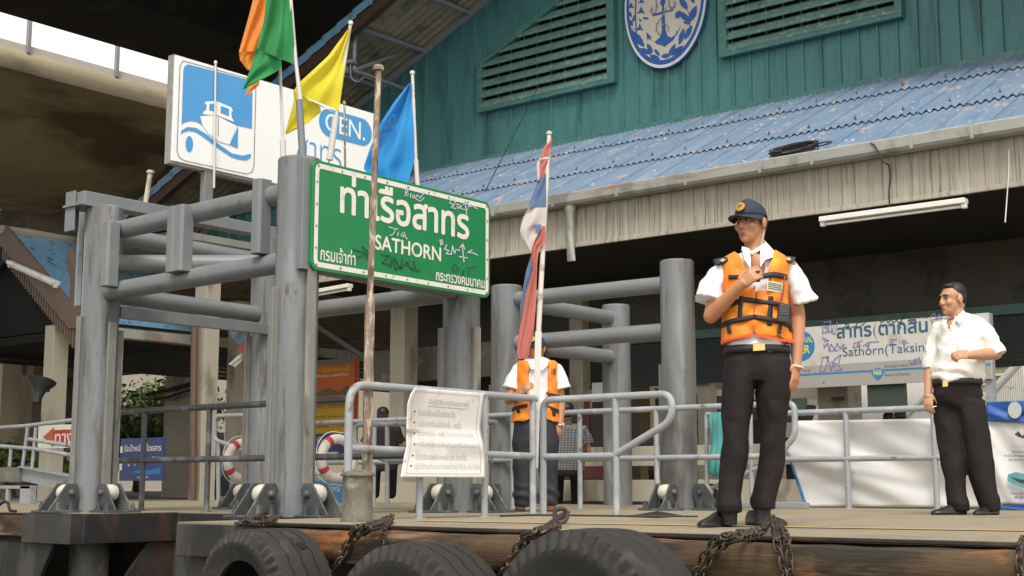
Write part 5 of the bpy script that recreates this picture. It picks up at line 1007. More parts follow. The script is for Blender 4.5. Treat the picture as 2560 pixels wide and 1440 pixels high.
o = banner([(2466, 1005), (2467, 1053)], [(2640, 998), (2640, 1060)], 11.90, .02, 30, 10, 2).build('blue_band', mat('banner_blue2', (.02, .09, .34), .5, var=.06), b2, smooth=80); o.modifiers.new('s', 'SOLIDIFY').thickness = .002
o = banner([(2498, 1263), (2498, 1274)], [(2640, 1258), (2640, 1276)], 11.90, .005, 10, 4, 2).build('blue_band', MATS['banner_blue2'], b2); o.modifiers.new('s', 'SOLIDIFY').thickness = .002
mb = MB(); put_poly(mb, [ellp(2537, 1025, 17, 21)], BFn(0)); mb.build('seal', mat('seal_pale', (.42, .46, .44), .6, var=.35, scale=60), b2)
mb = MB(); put_poly(mb, [[(2520, 1186), (2540, 1180), (2580, 1190), (2580, 1222), (2560, 1220), (2535, 1212), (2518, 1202)]], BFn(0)); mb.build('water_print', mat('print_sea', (.10, .30, .34), .6, var=.3, scale=30), b2)
mb = MB(); put_poly(mb, [[(2524, 1190), (2540, 1196), (2580, 1204), (2580, 1214), (2545, 1205)]], BFn(.002)); put_poly(mb, [[(2536, 1086), (2546, 1078), (2556, 1090), (2566, 1078), (2580, 1088), (2570, 1094), (2556, 1096), (2545, 1092)]], BFn(.002)); mb.build('boat_print', M_dkp, b2)
mb = MB()
for tx, x0, y0, x1, y1 in (('โครงการเรือโดยสาร', 2530, 1133, 2600, 1126), ('ท่าเรือเจ้าพระยาปลอดภัย', 2511, 1143, 2600, 1135), ('สำนักงานเจ้าท่า', 2521, 1153, 2600, 1146), ('กรมเจ้าท่าใส่ใจ', 2525, 1237, 2600, 1229), ('สะอาดสวย', 2536, 1247, 2600, 1240)):
    q0, q1 = P(x0, y0, Y=11.865), P(x1, y1, Y=11.865); put_text(mb, tx, (q0.x, P(x0, y0, Y=11.865).z, q1.x, P(x0, y1, Y=11.865).z), lambda x, z: Vector((x, 11.863, z)), .01)
mb.build('lettering', M_navy, b2)
bb = thing('bin_stand', 'pipe stand holding a teal plastic rubbish bag behind the guard', 'bin stand', P(1800, 1268, Y=10.4))
m = MB(); y = 10.35
for a, b in (((1768, 1270), (1766, 1036)), ((1880, 1268), (1876, 1036)), ((1766, 1036), (1876, 1036)), ((1768, 1225), (1940, 1150))): m.tube([P(*a, Y=y), P(*b, Y=y)], .02, 10)
m.build('stand', M_rail, bb, smooth=40)
m = MB(); MBG = mat('bag_teal', (.07, .32, .32), .3, var=.1, scale=5, trans=.0, stain=(.14, .42, .42), samt=.3, sscale=6, sst=(3, 3, .4))
def bagr(v, rx, ry, k): 
    c = P(1820, v, Y=y); rx *= .78; return [c + V3(rx * math.cos(2 * PI * j / 48) * (1 + .10 * math.sin(j * 1.7 + k)), ry * math.sin(2 * PI * j / 48) * (1 + .12 * math.sin(j * 2.3 + k)), 0) for j in range(48)]
m.loft([bagr(1032, .19, .16, 0), bagr(1045, .205, .17, 0), bagr(1100, .17, .15, .3), bagr(1150, .19, .17, .5), bagr(1180, .21, .18, .7), bagr(1192, .15, .12, .8)]); m.build('bag', MBG, bb, smooth=70)
tag(MB().box((P(1965, 1260, Y=11.6).x - 1.1, 11.6, 0), (P(2015, 1260, Y=11.6).x + .0, 11.68, P(1990, 1256, Y=11.6).z)).build('kerb_beam', M_pipe, bevel=.006), 'low grey steel kerb beam on the deck left of the white banner', 'beam')
# glass counter, ramp and stairs beyond the hall
tag(MB().box((P(2168, 980, Y=17.5).x, 17.5, P(2200, 1016, Y=17.5).z), (P(2264, 980, Y=17.5).x, 17.55, P(2200, 940, Y=17.5).z)).build('glass_panel', mat('glass_green', (.035, .13, .05), .15, var=.3, scale=2)), 'dark green glass panel right of the wide beige column', 'panel')
tag(MB().box((P(1978, 1000, Y=17.5).x, 17.5, P(2000, 1040, Y=17.5).z), (P(2012, 980, Y=17.5).x, 17.55, P(2000, 995, Y=17.5).z)).build('glass_panel', mat('glass_teal', (.05, .17, .12), .15, var=.3, scale=2)), 'teal glass panel behind the guard arm', 'panel')
cw = thing('corrugated_fence', 'sunlit white corrugated fence beyond the hall', 'fence', P(2230, 1100, Y=30)); y = 30
m = MB(); x0, x1 = P(1960, 1000, Y=y).x, P(2330, 1000, Y=y).x; m.grid(lambda i, j: Vector((x0 + (x1 - x0) * i + 1.6 * j, y + .03 * math.cos(2 * PI * i * 60), -.1 + 4.0 * j)), 360, 1); o = m.build('sheet', mat('sheet_white', (.72, .70, .66), .5, var=.04), cw, smooth=60); o.modifiers.new('s', 'SOLIDIFY').thickness = .01
st_ = thing('stairway', 'outdoor stairway with pale treads and a white railing at far right', 'stairs', P(2500, 1100, Y=30)); m = MB()
for k in range(14):
    z = .25 * k; m.box((P(2470, 1000, Y=30).x - 2.5, 30 + .35 * k, z - .25), (P(2470, 1000, Y=30).x + 9, 30.36 + .35 * k, z - .045))
m.build('steps', M_conc, st_); m = MB()
for k in range(14): m.box((P(2470, 1000, Y=30).x - 2.5, 29.97 + .35 * k, .25 * k - .045), (P(2470, 1000, Y=30).x + 9, 30.36 + .35 * k, .25 * k))
m.build('treads', M_cream, st_); a, b = P(2458, 1006, Y=29), P(2556, 898, Y=29); MB().tube([a, b], .09, 10).build('handrail', M_white, st_, smooth=40); MB().tube([P(2250, 1056, Y=29), P(2330, 975, Y=29)], .07, 10).build('handrail', M_white, st_, smooth=40); m = MB()
for i in range(24):
    q = a.lerp(b, i / 23); m.tube([q, (q.x, q.y, max(0, q.z - 2.4))], .03, 6)
m.build('balusters', M_white, st_); m = MB()
for i in range(20):
    q = P(2250, 1056, Y=29).lerp(P(2330, 975, Y=29), i / 19); m.tube([q, (q.x, q.y, max(0, q.z - 2))], .025, 6)
m.build('balusters', M_white, st_)
# stacked clutter in the hall behind the woman
ct = thing('ticket_counter', 'dark ticket counter with a white notice in the hall behind the railing', 'counter', P(1500, 1200, Y=15.4)); y = 15.4
m = MB(); m.box((P(1400, 1100, Y=y).x, y, -.1), (P(1560, 1100, Y=y).x, y + .4, P(1480, 1030, Y=y).z)); m.build('desk', mat('desk_dark', (.035, .03, .028), .6, var=.3), ct); m = MB(); m.box((P(1462, 1100, Y=y).x, y - .02, -.05), (P(1476, 1100, Y=y).x, y - .005, P(1480, 1000, Y=y).z)); m.build('red_post', mat('paint_maroon', (.12, .02, .02), .6), ct); m = MB(); m.box((P(1483, 970, Y=y).x, y - .03, P(1480, 1005, Y=y).z), (P(1519, 970, Y=y).x, y - .01, P(1480, 958, Y=y).z)); m.build('notice', mat('notice_white', (.55, .56, .52), .6), ct)
m = MB(); m.box((P(1395, 1100, Y=13.4).x, 13.35, P(1450, 1195, Y=13.4).z), (P(1530, 1100, Y=13.4).x, 13.75, P(1450, 1168, Y=13.4).z)); tag(m.build('bench_seat', mat('seat_maroon', (.10, .025, .022), .6, var=.2)), 'maroon bench seat seen between the two grey planks', 'bench')
# ------------------------------------------------------------------ gangway at the left
gw = thing('gangway', 'grey steel gangway beam with pipe rails at the left edge', 'gangway', P(60, 1230, Y=9.5)); y = 9.5
m = MB(); a, b = P(-60, 1186, Y=y), P(56, 1187, Y=y); m.bar(a, b, .1, .19); m.build('end_box', M_greyw, gw, bevel=.006)
m = MB(); a2 = P(58, 1185, Y=y + .02); b2_ = P(230, 1218, Y=y + .02); m.bar(a2, b2_, .05, .17); m.bar(a2 + UPZ * .09, b2_ + UPZ * .09, .16, .015); m.build('side_beam', M_pipe, gw)
for l_ in ([(-40, 1072), (72, 1064), (200, 1048)], [(72, 1098), (190, 1116)], [(-40, 1112), (85, 1122), (190, 1140)]): MB().tube([P(u, v, Y=y) for u, v in l_], .026, 10).build('rail', M_rail, gw, smooth=40)
for l_ in ([(56, 1168), (70, 1066)], [(24, 1166), (28, 1118)], [(80, 1170), (90, 1068)]): MB().tube([P(u, v, Y=y) for u, v in l_], .022, 10).build('post', M_rail, gw, smooth=40)
m = MB(); y = 8.6; m.box((P(-40, 1220, Y=y).x, y, P(0, 1222, Y=y).z), (P(75, 1220, Y=y).x, y + .06, P(0, 1214, Y=y).z)); m.box((P(50, 1220, Y=y).x, y, -.0), (P(76, 1220, Y=y).x, y + .08, P(60, 1214, Y=y).z)); m.box((P(14, 1220, Y=y).x, y, 0), (P(20, 1220, Y=y).x, y + .04, P(10, 1222, Y=y).z)); tag(m.build('low_steel_stand', M_pipe, bevel=.004), 'low grey steel stand on the deck at the left edge', 'stand')
# ------------------------------------------------------------------ trees and added backdrop building
def leaf_mat(n_, c): return mat(n_, c, .6, var=.45, scale=1.2)
M_leaf = leaf_mat('foliage', (.09, .14, .03)); M_leaf2 = leaf_mat('foliage_light', (.15, .21, .045)); M_bark = mat('bark', (.07, .05, .035), .9, var=.3, scale=6, bump=.4)
def tree(label, base, h, cr, n=2600, seed=1, m=M_leaf, trunk=.14, lf=.16):
    r = random.Random(seed); t = thing('tree', label, 'tree', base, 'trees behind the terminal'); base = Vector(base); tr = MB(); top = base + V3(r.uniform(-.3, .3), 0, h * .62)
    tr.tube([base, base.lerp(top, .5) + V3(r.uniform(-.2, .2), 0, 0), top], [trunk, trunk * .8, trunk * .5], 9); cl = []
    for k in range(9):
        s_ = base.lerp(top, r.uniform(.45, 1)); d = V3(r.uniform(-1, 1), r.uniform(-1, 1), r.uniform(.2, 1)).normalized() * cr * r.uniform(.5, 1); tr.tube([s_, s_ + d * .5 + V3(0, 0, .1), s_ + d], [trunk * .4, trunk * .25, trunk * .1], 6); cl.append(s_ + d)
    tr.build('trunk', M_bark, t, smooth=60); c = MB()
    for i in range(n):
        q = r.choice(cl) + Vector((r.gauss(0, 1), r.gauss(0, 1), r.gauss(0, .8))) * cr * .30; d1 = Vector((r.gauss(0, 1), r.gauss(0, 1), r.gauss(0, 1))).normalized(); d2 = d1.cross(Vector((r.gauss(0, 1), r.gauss(0, 1), r.gauss(0, 1)))).normalized(); a = lf * r.uniform(.6, 1.3)
        c.add([q - d1 * a, q + d2 * a * .4, q + d1 * a, q - d2 * a * .4], [(0, 1, 2, 3)])
    c.build('crown', m, t)
def gp(u, D): q = P(u, 1215, D=D); return (q.x, q.y, -.05)
tree('leafy tree seen between the cream column and the far left pile', gp(178, 56), 5.0, 1.9, seed=1, m=M_leaf2); tree('tree with bare forked stems between the two front piles', gp(338, 56), 5.2, 1.8, seed=2); tree('thin tree seen right of the tan column', gp(462, 54), 5, 1.5, seed=3, n=1200, m=M_leaf2); tree('dark bushy tree low behind the capacity sign', gp(345, 50), 2.6, 1.2, seed=4)
tree('sunlit tree seen between the two inner piles', gp(1645, 40), 4.2, 1.5, seed=5, m=M_leaf2); tree('small tree behind the free standing pile', gp(1615, 36), 2.8, 1.1, seed=6, m=M_leaf2); tree('green shrub at the left edge above the gangway', gp(40, 26), 1.0, .5, n=700, seed=7, m=M_leaf2, trunk=.04, lf=.1); tree('low shrub below the way out sign', gp(160, 24), .8, .45, n=600, seed=8, m=M_leaf2, trunk=.04, lf=.09)
fb = thing('backdrop_building', 'plain backdrop building added far behind the halls to cover the sky', 'building', (-40, 60, 0)); MB().box((-130, 60, -.05), (20, 62, 12)).build('wall', mat('far_wall', (.27, .24, .19), .9, var=.12, scale=.3), fb)  # backdrop added to keep bright sky out of the gaps
m = MB()
for k in range(40): m.box((-108 + k * 3.2, 59.95, 2.2), (-106.6 + k * 3.2, 59.999, 3.8))
m.build('windows', M_dark, fb)
tag(MB().box((P(1560, 1000, Y=24).x, 24, -.05), (P(1625, 1000, Y=24).x, 24.2, 4)).build('ochre_wall', mat('wall_ochre', (.40, .30, .17), .85, var=.1, scale=1)), 'ochre wall end seen left of the sunlit tree', 'wall')
# ------------------------------------------------------------------ people
M_skin = mat('skin', (.47, .215, .11), .5, var=.10, scale=9, sub=.08); M_skin2 = mat('skin_light', (.48, .25, .15), .5, var=.08, scale=9, sub=.08)
M_lip = mat('lips', (.30, .13, .095), .45, var=.05); M_hair = mat('hair_black', (.010, .009, .009), .45, var=.3, scale=30, stretch=(1, 1, .2), bump=.4, bscale=90, bst=(2, 2, .3)); M_eyew = mat('eye_white', (.40, .37, .34), .3, var=.02); M_iris = mat('eye_iris', (.012, .008, .006), .2, var=.05)
M_shirt = mat('shirt_white', (.78, .78, .80), .8, var=.02, scale=6, sheen=.1); M_shirt2 = mat('shirt_cream', (.74, .72, .67), .8, var=.03, scale=6, sheen=.1); M_trou = mat('trousers_black', (.018, .0145, .0155), .8, var=.25, scale=5, spec=.2); M_trou2 = mat('trousers_charcoal', (.019, .0155, .016), .8, var=.25, scale=5, spec=.2)
M_vest = mat('vest_orange', (.88, .25, .02), .7, var=.08, scale=5, stain=((.90, .36, .03)), samt=.3, sscale=4, bump=.15, bscale=25); M_strap = mat('strap_black', (.018, .015, .018), .6, var=.2, scale=10); M_shoe = mat('shoe_leather', (.018, .016, .016), .3, var=.25, scale=8); M_cap = mat('cap_navy', (.022, .028, .055), .75, var=.1, scale=12); M_gold = mat('gold_thread', (.50, .30, .04), .5, metal=.3, var=.2, scale=40); M_buck = mat('brass', (.55, .42, .16), .3, metal=.8, var=.15)
def remesh(mb, vox, sm=2, disp=None):
    me = mb.mesh('tmp', M_skin); o = bpy.data.objects.new('tmp', me); COL.objects.link(o)
    r = o.modifiers.new('r', 'REMESH'); r.mode = 'VOXEL'; r.voxel_size = vox
    if sm: s_ = o.modifiers.new('s', 'SMOOTH'); s_.iterations = sm; s_.factor = .5
    dg = bpy.context.evaluated_depsgraph_get(); nm = bpy.data.meshes.new_from_object(o.evaluated_get(dg)); bpy.data.objects.remove(o); bpy.data.meshes.remove(me)
    nm.materials.clear()
    if disp:
        n = len(nm.vertices); co = [v.co.copy() for v in nm.vertices]; no = [v.normal.copy() for v in nm.vertices]
        for i in range(n): nm.vertices[i].co = co[i] + no[i] * disp(co[i])
    return nm
def part(name, me, m, parent):
    me.materials.append(m); me.name = name; me.polygons.foreach_set('use_smooth', [True] * len(me.polygons)); return link(name, me, parent)
def caps(mb, pts, rs, n=14):
    mb.tube(pts, rs, n)
    for p, r in zip(pts, rs): mb.ell(p, (r, r, r), 8, 12)
def ring(c, hx, hy, ax=None, ay=None, n=28, e=.85):
    ax = ax or RT; ay = ay or FH; o = []
    for j in range(n):
        a = 2 * PI * j / n; ca, sa = math.cos(a), math.sin(a)
        o.append(c + ax * hx * math.copysign(abs(ca) ** e, ca) + ay * hy * math.copysign(abs(sa) ** e, sa))
    return o
def lerp_tab(tab, v):
    if v <= tab[0][0]: return tab[0][1:]
    for a, b in zip(tab, tab[1:]):
        if v <= b[0]:
            k = (v - a[0]) / (b[0] - a[0]); k = k * k * (3 - 2 * k) if False else k; return tuple(x + (y - x) * k for x, y in zip(a[1:], b[1:]))
    return tab[-1][1:]
def hand(mb, w, d, nb, curl, side, s=1., spread=.06, thumb_curl=.5):
    """w wrist, d towards knuckles, nb back-of-hand normal, side = +1/-1 puts the thumb on d x nb side"""
    d = d.normalized(); nb = (nb - d * nb.dot(d)).normalized(); t = d.cross(nb) * side
    k = w + d * .085 * s
    rot = Matrix((t, d, nb)).transposed()
    mb.ell(w + d * .048 * s, (.040 * s, .052 * s, .016 * s), 8, 12, M=rot); mb.ell(w + d * .075 * s, (.042 * s, .02 * s, .014 * s), 8, 12, M=rot); mb.tube([w - d * .02, w + d * .03 * s], [.024 * s, .028 * s], 12)
    for i, (of, ln) in enumerate(((.030, .068), (.0105, .078), (-.0095, .072), (-.029, .056))):
        p = k + t * of * s; dd = (d + t * (of * spread * 20)).normalized(); path = [p - d * .015 * s, p]; a = curl * (.75 + .12 * i)
        for q in (.45, .32, .26):
            ax = dd.cross(nb); ca, sa = math.cos(a), math.sin(a); dd = (dd * ca - nb * sa).normalized(); nb2 = nb
            p = p + dd * ln * q * s; path.append(p); a = curl * .9; nb = (nb - dd * nb.dot(dd)).normalized()
        rr = (.0095, .0095, .009, .0082, .007); caps(mb, path, [x * s for x in rr], 9); nb = (Matrix((t, d, d)).transposed() @ Vector((0, 0, 0))) if False else d.cross(t) * (-side) * -1 if False else nb0(d, t, side)
    p = w + d * .022 * s + t * .032 * s; dd = (d * .75 + t * .62 - nb * thumb_curl).normalized(); path = [w + d * .015 * s + t * .018 * s, p, p + dd * .034 * s]; dd = (d * .95 + t * .05 - nb * thumb_curl).normalized(); path.append(path[-1] + dd * .028 * s); caps(mb, path, [.013 * s, .0125 * s, .0105 * s, .008 * s], 9)
def nb0(d, t, side): return (t * side).cross(d)
def head(mb, c, f, s=1., fem=False, pitch=0.):
    """c at ear level, f facing"""
    f = Vector((f.x, f.y, 0)).normalized(); x = UPZ.cross(f).normalized()   # x: the person's left
    if pitch: q = Matrix.Rotation(pitch, 3, x); f = q @ f; z = q @ UPZ
    else: z = UPZ
    rot = Matrix((x, f, z)).transposed(); L = lambda a, b, e: c + (x * a + f * b + z * e) * s
    E_l = lambda a, b, e, r, M=None: mb.ell(L(a, b, e), tuple(k * s for k in r), 12, 16, M=rot)
    E_l(0, -.012, .038, (.074, .093, .082)); E_l(0, .022, -.030, (.060, .068, .072)); E_l(0, .035, -.070, (.046, .052, .040)); E_l(0, .066, -.092, (.024, .020, .018)); E_l(0, -.03, -.02, (.062, .066, .07))
    E_l(0, .074, .036, (.050, .018, .013)); E_l(.036, .060, -.022, (.026, .024, .024)); E_l(-.036, .060, -.022, (.026, .024, .024)); E_l(0, .078, -.060, (.026, .014, .018))
    mb.tube([L(0, .082, .022), L(0, .094, -.004), L(0, .101, -.022)], [.0085 * s, .0105 * s, .0125 * s], 10); mb.ell(L(0, .099, -.024), (.012 * s,) * 3, 8, 10); E_l(.012, .096, -.030, (.009, .010, .008)); E_l(-.012, .096, -.030, (.009, .010, .008))
    for k in (-1, 1): E_l(k * .076, -.012, -.004, (.009, .019, .031)); E_l(k * .079, -.022, .006, (.006, .012, .018))
    return L, rot, x, f, z
def face_parts(root, L, rot, x, f, z, s=1., gaze=0.):
    e = MB(); e.cur = 0
    for k in (-1, 1): e.ell(L(k * .031, .0745, .010), (.0145 * s, .010 * s, .0052 * s), 8, 12, M=rot)
    e.cur = 1
    for k in (-1, 1): e.ell(L(k * .031 + gaze, .0815, .010), (.0062 * s, .0046 * s, .0052 * s), 8, 10, M=rot); e.tube([L(k * .046, .074, .014), L(k * .031, .086, .0185), L(k * .016, .082, .013)], .0022 * s, 6)
    e.build('eyes', [M_eyew, M_iris], root, smooth=80)
    b = MB()
    for k in (-1, 1): b.tube([L(k * .013, .090, .029), L(k * .030, .090, .036), L(k * .052, .073, .030)], [.0035 * s, .0045 * s, .002 * s], 8)
    b.build('eyebrows', M_hair, root, smooth=80)
    b = MB(); b.tube([L(-.019, .084, -.0655), L(-.008, .0905, -.0595), L(0, .0905, -.060), L(.008, .0905, -.0595), L(.019, .084, -.0655)], [.0015 * s, .0038 * s, .0034 * s, .0038 * s, .0015 * s], 8); b.tube([L(-.015, .085, -.068), L(0, .0905, -.069), L(.015, .085, -.068)], [.0015 * s, .0048 * s, .0015 * s], 8); b.build('lips', M_lip, root, smooth=80)
def cap_hat(root, L, rot, x, f, z, s=1.):
    m = MB(); n = 36
    def dome(i, j):
        a = 2 * PI * i; b = PI / 2 * j; r = math.cos(b) ** .8; fr = .5 + .5 * math.cos(a)   # a=0 forward
        return L(.083 * math.sin(a) * r, -.008 + (.106 if math.cos(a) > 0 else .098) * math.cos(a) * r, .038 - .012 * (1 - fr) + .083 * math.sin(b) + .016 * fr * math.sin(b))
    m.grid(dome, n, 10); m.ell(L(0, -.008, .124), (.008 * s, .008 * s, .005 * s), 6, 8)
    o = m.build('cap', M_cap, root, smooth=80); o.modifiers.new('s', 'SOLIDIFY').thickness = .004
    v = MB()
    def vis(i, j):
        a = (i - .5) * PI * .92; r0 = dome(i * .46 - .23 if i * .46 - .23 >= 0 else 1 + i * .46 - .23, 0)
        return r0 + (f * .078 * math.cos(a) ** .6 * j * s if abs(a) < PI / 2 else Vector()) - z * (.010 * j + .018 * j * abs(math.sin(a)) ** 2) * s + x * math.sin(a) * .004 * j
    v.grid(vis, 24, 6); v = v.build('visor', M_cap, o, smooth=80); v.modifiers.new('s', 'SOLIDIFY').thickness = .005
    b = MB(); nn = (f * .93 + z * .36).normalized(); c = L(0, .098, .080); e1 = x; e2 = nn.cross(e1); b.lathe([(0, .006), (.020 * s, .006), (.026 * s, .005), (.027 * s, 0)], c, nn, 24); b.build('badge', M_gold, o)
    b = MB(); b.tube([c + nn * .007 + e1 * .008, c + nn * .008 - e1 * .002 + e2 * .01, c + nn * .007 - e1 * .01 - e2 * .006], .003, 6); b.build('badge_detail', M_cap, o)
def shoe(root, heel, toe, s=1., ank=None):
    d = (toe - heel); d.z = 0; d.normalize(); y = Vector((-d.y, d.x, 0)); m = MB(); rings = []
    for t_, hw, h in ((0, .018, .06), (.02, .032, .075), (.07, .036, .085), (.12, .036, .078), (.17, .042, .058), (.21, .046, .046), (.25, .040, .038), (.275, .026, .03), (.285, .010, .02)):
        c = heel + d * t_ * s; rings.append([c + y * hw * s * q + UPZ * zz for q, zz in ((-.8, 0), (-1, .012), (-.98, .02), (-.85, h * .7), (-.45, h), (0, h * 1.06), (.45, h), (.85, h * .7), (.98, .02), (1, .012), (.8, 0))])
    m.loft(rings); return m.build('shoe', M_shoe, root, smooth=60)
def socks(root, pts, r):
    m = MB()
    for a, b in pts: m.tube([a, b], [r, r * 1.1], 14)
    m.build('socks', M_strap, root, smooth=60)
def cut_px(me, poly, D):
    """open the collar: drop the front faces inside a photo outline"""
    bm = bmesh.new(); bm.from_mesh(me); kill = []
    for f in bm.faces:
        c = f.calc_center_median()
        if c.dot(FH) > D - .02 or f.normal.dot(FH) > 0: continue
        u, v = proj(c); ins = False
        for (x0, y0), (x1, y1) in zip(poly, poly[1:] + poly[:1]):
            if (y0 > v) != (y1 > v) and u < (x1 - x0) * (v - y0) / (y1 - y0) + x0: ins = not ins
        if ins: kill.append(f)
    bmesh.ops.delete(bm, geom=kill, context='FACES'); bm.to_mesh(me); bm.free(); return me
def even_edges(o, it=8):
    """fair the cut edges of a cloth panel"""
    bm = bmesh.new(); bm.from_mesh(o.data); bv = {}
    for e in bm.edges:
        if len(e.link_faces) == 1:
            for v in e.verts: bv.setdefault(v, []).append(e.other_vert(v))
    for _ in range(it):
        new = {v: v.co * .4 + (n[0].co + n[1].co) * .3 for v, n in bv.items() if len(n) == 2}
        for v, c in new.items(): v.co = c
    bm.to_mesh(o.data); bm.free(); return o
def folds(sc, amp, st=(1, 1, .5), seed=0, zz=None):
    def f(p):
        q = Vector((p.x * st[0], p.y * st[1], p.z * st[2])) * sc + Vector((seed, seed * 2, 0)); n = noise.noise(q); k = (.5 - abs(n) * 2.2) * amp + noise.noise(q * 2.3) * amp * .4
        k += (max(0, noise.noise(q * 2.1 + Vector((7, 3, p.z * 2))) - .12) ** 1.0) * amp * 1.1
        if zz:
            for (z0, w_, a, fr) in zz: k += a * math.exp(-((p.z - z0) / w_) ** 2) * math.sin(fr * p.z + 5 * (p.x + p.y) * 2.2 + 3 * n)
        return k
    return f
class Body:
    """silhouette tables in photo pixels, laid at distance D from the camera"""
    def __init__(s, D, tor): s.D = D; s.k = D / 3406; s.tor = tor
    def p(s, u, v, dd=0.): return P(u, v, D=s.D + dd)
    def tring(s, v, sc=1., dz=0., n=28):
        uc, hw, hd = lerp_tab(s.tor, v)[:3]; c = s.p(uc, v, dz); return ring(c, hw * s.k * sc, hd * sc, n=n)
    def surf(s, u, v, off=0., back=False):
        uc, hw, hd = lerp_tab(s.tor, v)[:3]; a = max(-.995, min(.995, (u - uc) / hw / 1.0)); b = (1 - abs(a) ** 2.35) ** (1 / 2.35); r_ = 1
        q = s.p(uc, v) + RT * hw * s.k * a - FH * hd * b * (-1 if back else 1); nn = (RT * a * .8 - FH * b * (-1 if back else 1)).normalized(); return q + nn * off
    def legs(s, L): return [ring(s.p((a + b) / 2, v, dd), (b - a) / 2 * s.k, max(.05, (b - a) / 2 * s.k * dr), n=24, e=.95) for v, a, b, dd, dr in L]
def ribbon(mb, B, pts, h, off, vertical=False, n=10):
    """band on the vest: pts = photo pixels of its centre line, h = width in pixels"""
    L_ = []
    for i in range(n + 1):
        q = poly_at(pts, i / n); L_.append((B.surf(q.x - (h / 2 if vertical else 0), q.y - (0 if vertical else h / 2), off), B.surf(q.x + (h / 2 if vertical else 0), q.y + (0 if vertical else h / 2), off)))
    vs = [p for ab in L_ for p in ab]; mb.add(vs, [(2 * i, 2 * i + 1, 2 * i + 3, 2 * i + 2) for i in range(n)])
def solid(o, t, off=-1): m = o.modifiers.new('s', 'SOLIDIFY'); m.thickness = t; m.offset = off; return o
def vest_mesh(B, v0, v1, arm_v, inner, outer, gap, split_u, th, off, nv=92, nu=144, botl=None):
    """front and back panels; inner(v)/outer(v): neck and arm edges in px from the centre line"""
    m = MB()
    def fn(i, j):
        a = -PI + 2 * PI * i; v = v0 + (v1 - v0) * j
        if botl: v = v0 + (v1 + botl(math.sin(a)) - v0) * j
        uc, hw, hd = lerp_tab(B.tor, v)[:3]; ca, sa = math.cos(a), math.sin(a); e = .85
        pf = .010 * math.sin(j * 21) * math.sin(sa * 9)
        return B.p(uc, v) + RT * (hw * B.k + off) * math.copysign(abs(sa) ** e, sa) - FH * (hd + off + pf * (ca > 0)) * math.copysign(abs(ca) ** e, ca)
    def keep(i, j):
        a = -PI + 2 * PI * i; v = v0 + (v1 - v0) * j; uc, hw, hd = lerp_tab(B.tor, v)[:3]; sa = math.sin(a); du = hw * math.copysign(abs(sa) ** .85, sa); front = math.cos(a) > 0
        if front and abs(uc + du - split_u) < gap(v): return False
        if v < arm_v: return inner(v) * (1 if front else .4) < abs(du) < outer(v)
        return True
    m.grid(fn, nu, nv, keep); return m
def person_root(label, B, u, v): r = thing('person', label, 'person', P(u, v, Z=0)); return r
# ---- the guard in front -------------------------------------------------------------
B1 = Body(7.18, [(622, 1886, 26, .058), (638, 1888, 42, .070), (652, 1887, 66, .088), (668, 1886, 74, .098), (700, 1885, 70, .105), (740, 1887, 66, .108), (800, 1889, 68, .108), (860, 1892, 73, .106), (890, 1893, 78, .108)])
g = person_root('man in a navy cap and orange life vest speaking into a radio microphone', B1, 1870, 1316); p = B1.p; s_ = B1.k
bd = MB(); hc = p(1877, 559, .0); fdir = RT * -.66 - FH * .75
HL = head(bd, hc, fdir, 1.0, pitch=.04)
caps(bd, [p(1884, 590, .015), p(1888, 625, .02), p(1889, 645, .01)], [.054, .056, .068])
bd.loft([B1.tring(v, .84) for v in (640, 655, 680, 720, 780, 850, 890)]); bd.ell(p(1888, 668, -.07), (.06, .028, .075))
sh_r, el_r, wr_r = p(1810, 668, 0), p(1777, 790, -.05), p(1850, 714, -.20)
caps(bd, [sh_r, sh_r.lerp(el_r, .5), el_r], [.052, .047, .040]); caps(bd, [el_r, el_r.lerp(wr_r, .35), wr_r], [.041, .043, .027])
hand(bd, wr_r, p(1888, 682, -.235) - wr_r, -FH * .8 + UPZ * .45 + RT * .1, .62, -1, 1.02)
sh_l, el_l, wr_l = p(1970, 668, 0), p(1996, 790, .03), p(1991, 912, -.03)
caps(bd, [sh_l, sh_l.lerp(el_l, .5), el_l], [.052, .046, .038]); caps(bd, [el_l, el_l.lerp(wr_l, .35), wr_l], [.038, .038, .026])
hand(bd, wr_l, p(1986, 965, -.05) - wr_l, RT * .75 - FH * .65, .30, 1, 1.02)
for L_ in (((900, 1850, .0), (1080, 1842, -.02), (1235, 1824, .01)), ((900, 1930, .0), (1080, 1930, .0), (1235, 1914, .02))): caps(bd, [p(u, v, dd) for v, u, dd in L_], [.075, .05, .034])
part('body', remesh(bd, .0052, 2), M_skin, g); face_parts(g, *HL, gaze=-.0065); L, rot, x_, f_, z_ = HL
cap_hat(g, L, rot, x_, f_, z_)
h = MB(); h.ell(L(0, -.045, .005), (.074, .064, .062), 12, 16, M=rot); h.ell(L(.071, .012, .012), (.008, .012, .028), 8, 10, M=rot); h.ell(L(-.071, .012, .012), (.008, .012, .028), 8, 10, M=rot); part('hair', remesh(h, .006, 1), M_hair, g)
sm = MB(); sm.loft([B1.tring(v, 1.0) for v in (638, 648, 660, 680, 720, 780, 840, 872, 884)])
sm.tube([p(1889, 658), p(1808, 672), p(1783, 712, -.015), p(1772, 752, -.03)], [.075, .050, .066, .086], 18); sm.tube([p(1889, 658), p(1970, 672), p(1996, 712, .005), p(2010, 756, .012)], [.075, .050, .062, .078], 18)
part('shirt', cut_px(remesh(sm, .007, 3, folds(9, .010, (1, 1, .8), 2)), [(1866, 628), (1908, 620), (1893, 704), (1884, 704)], B1.D), M_shirt, g)
c = MB()
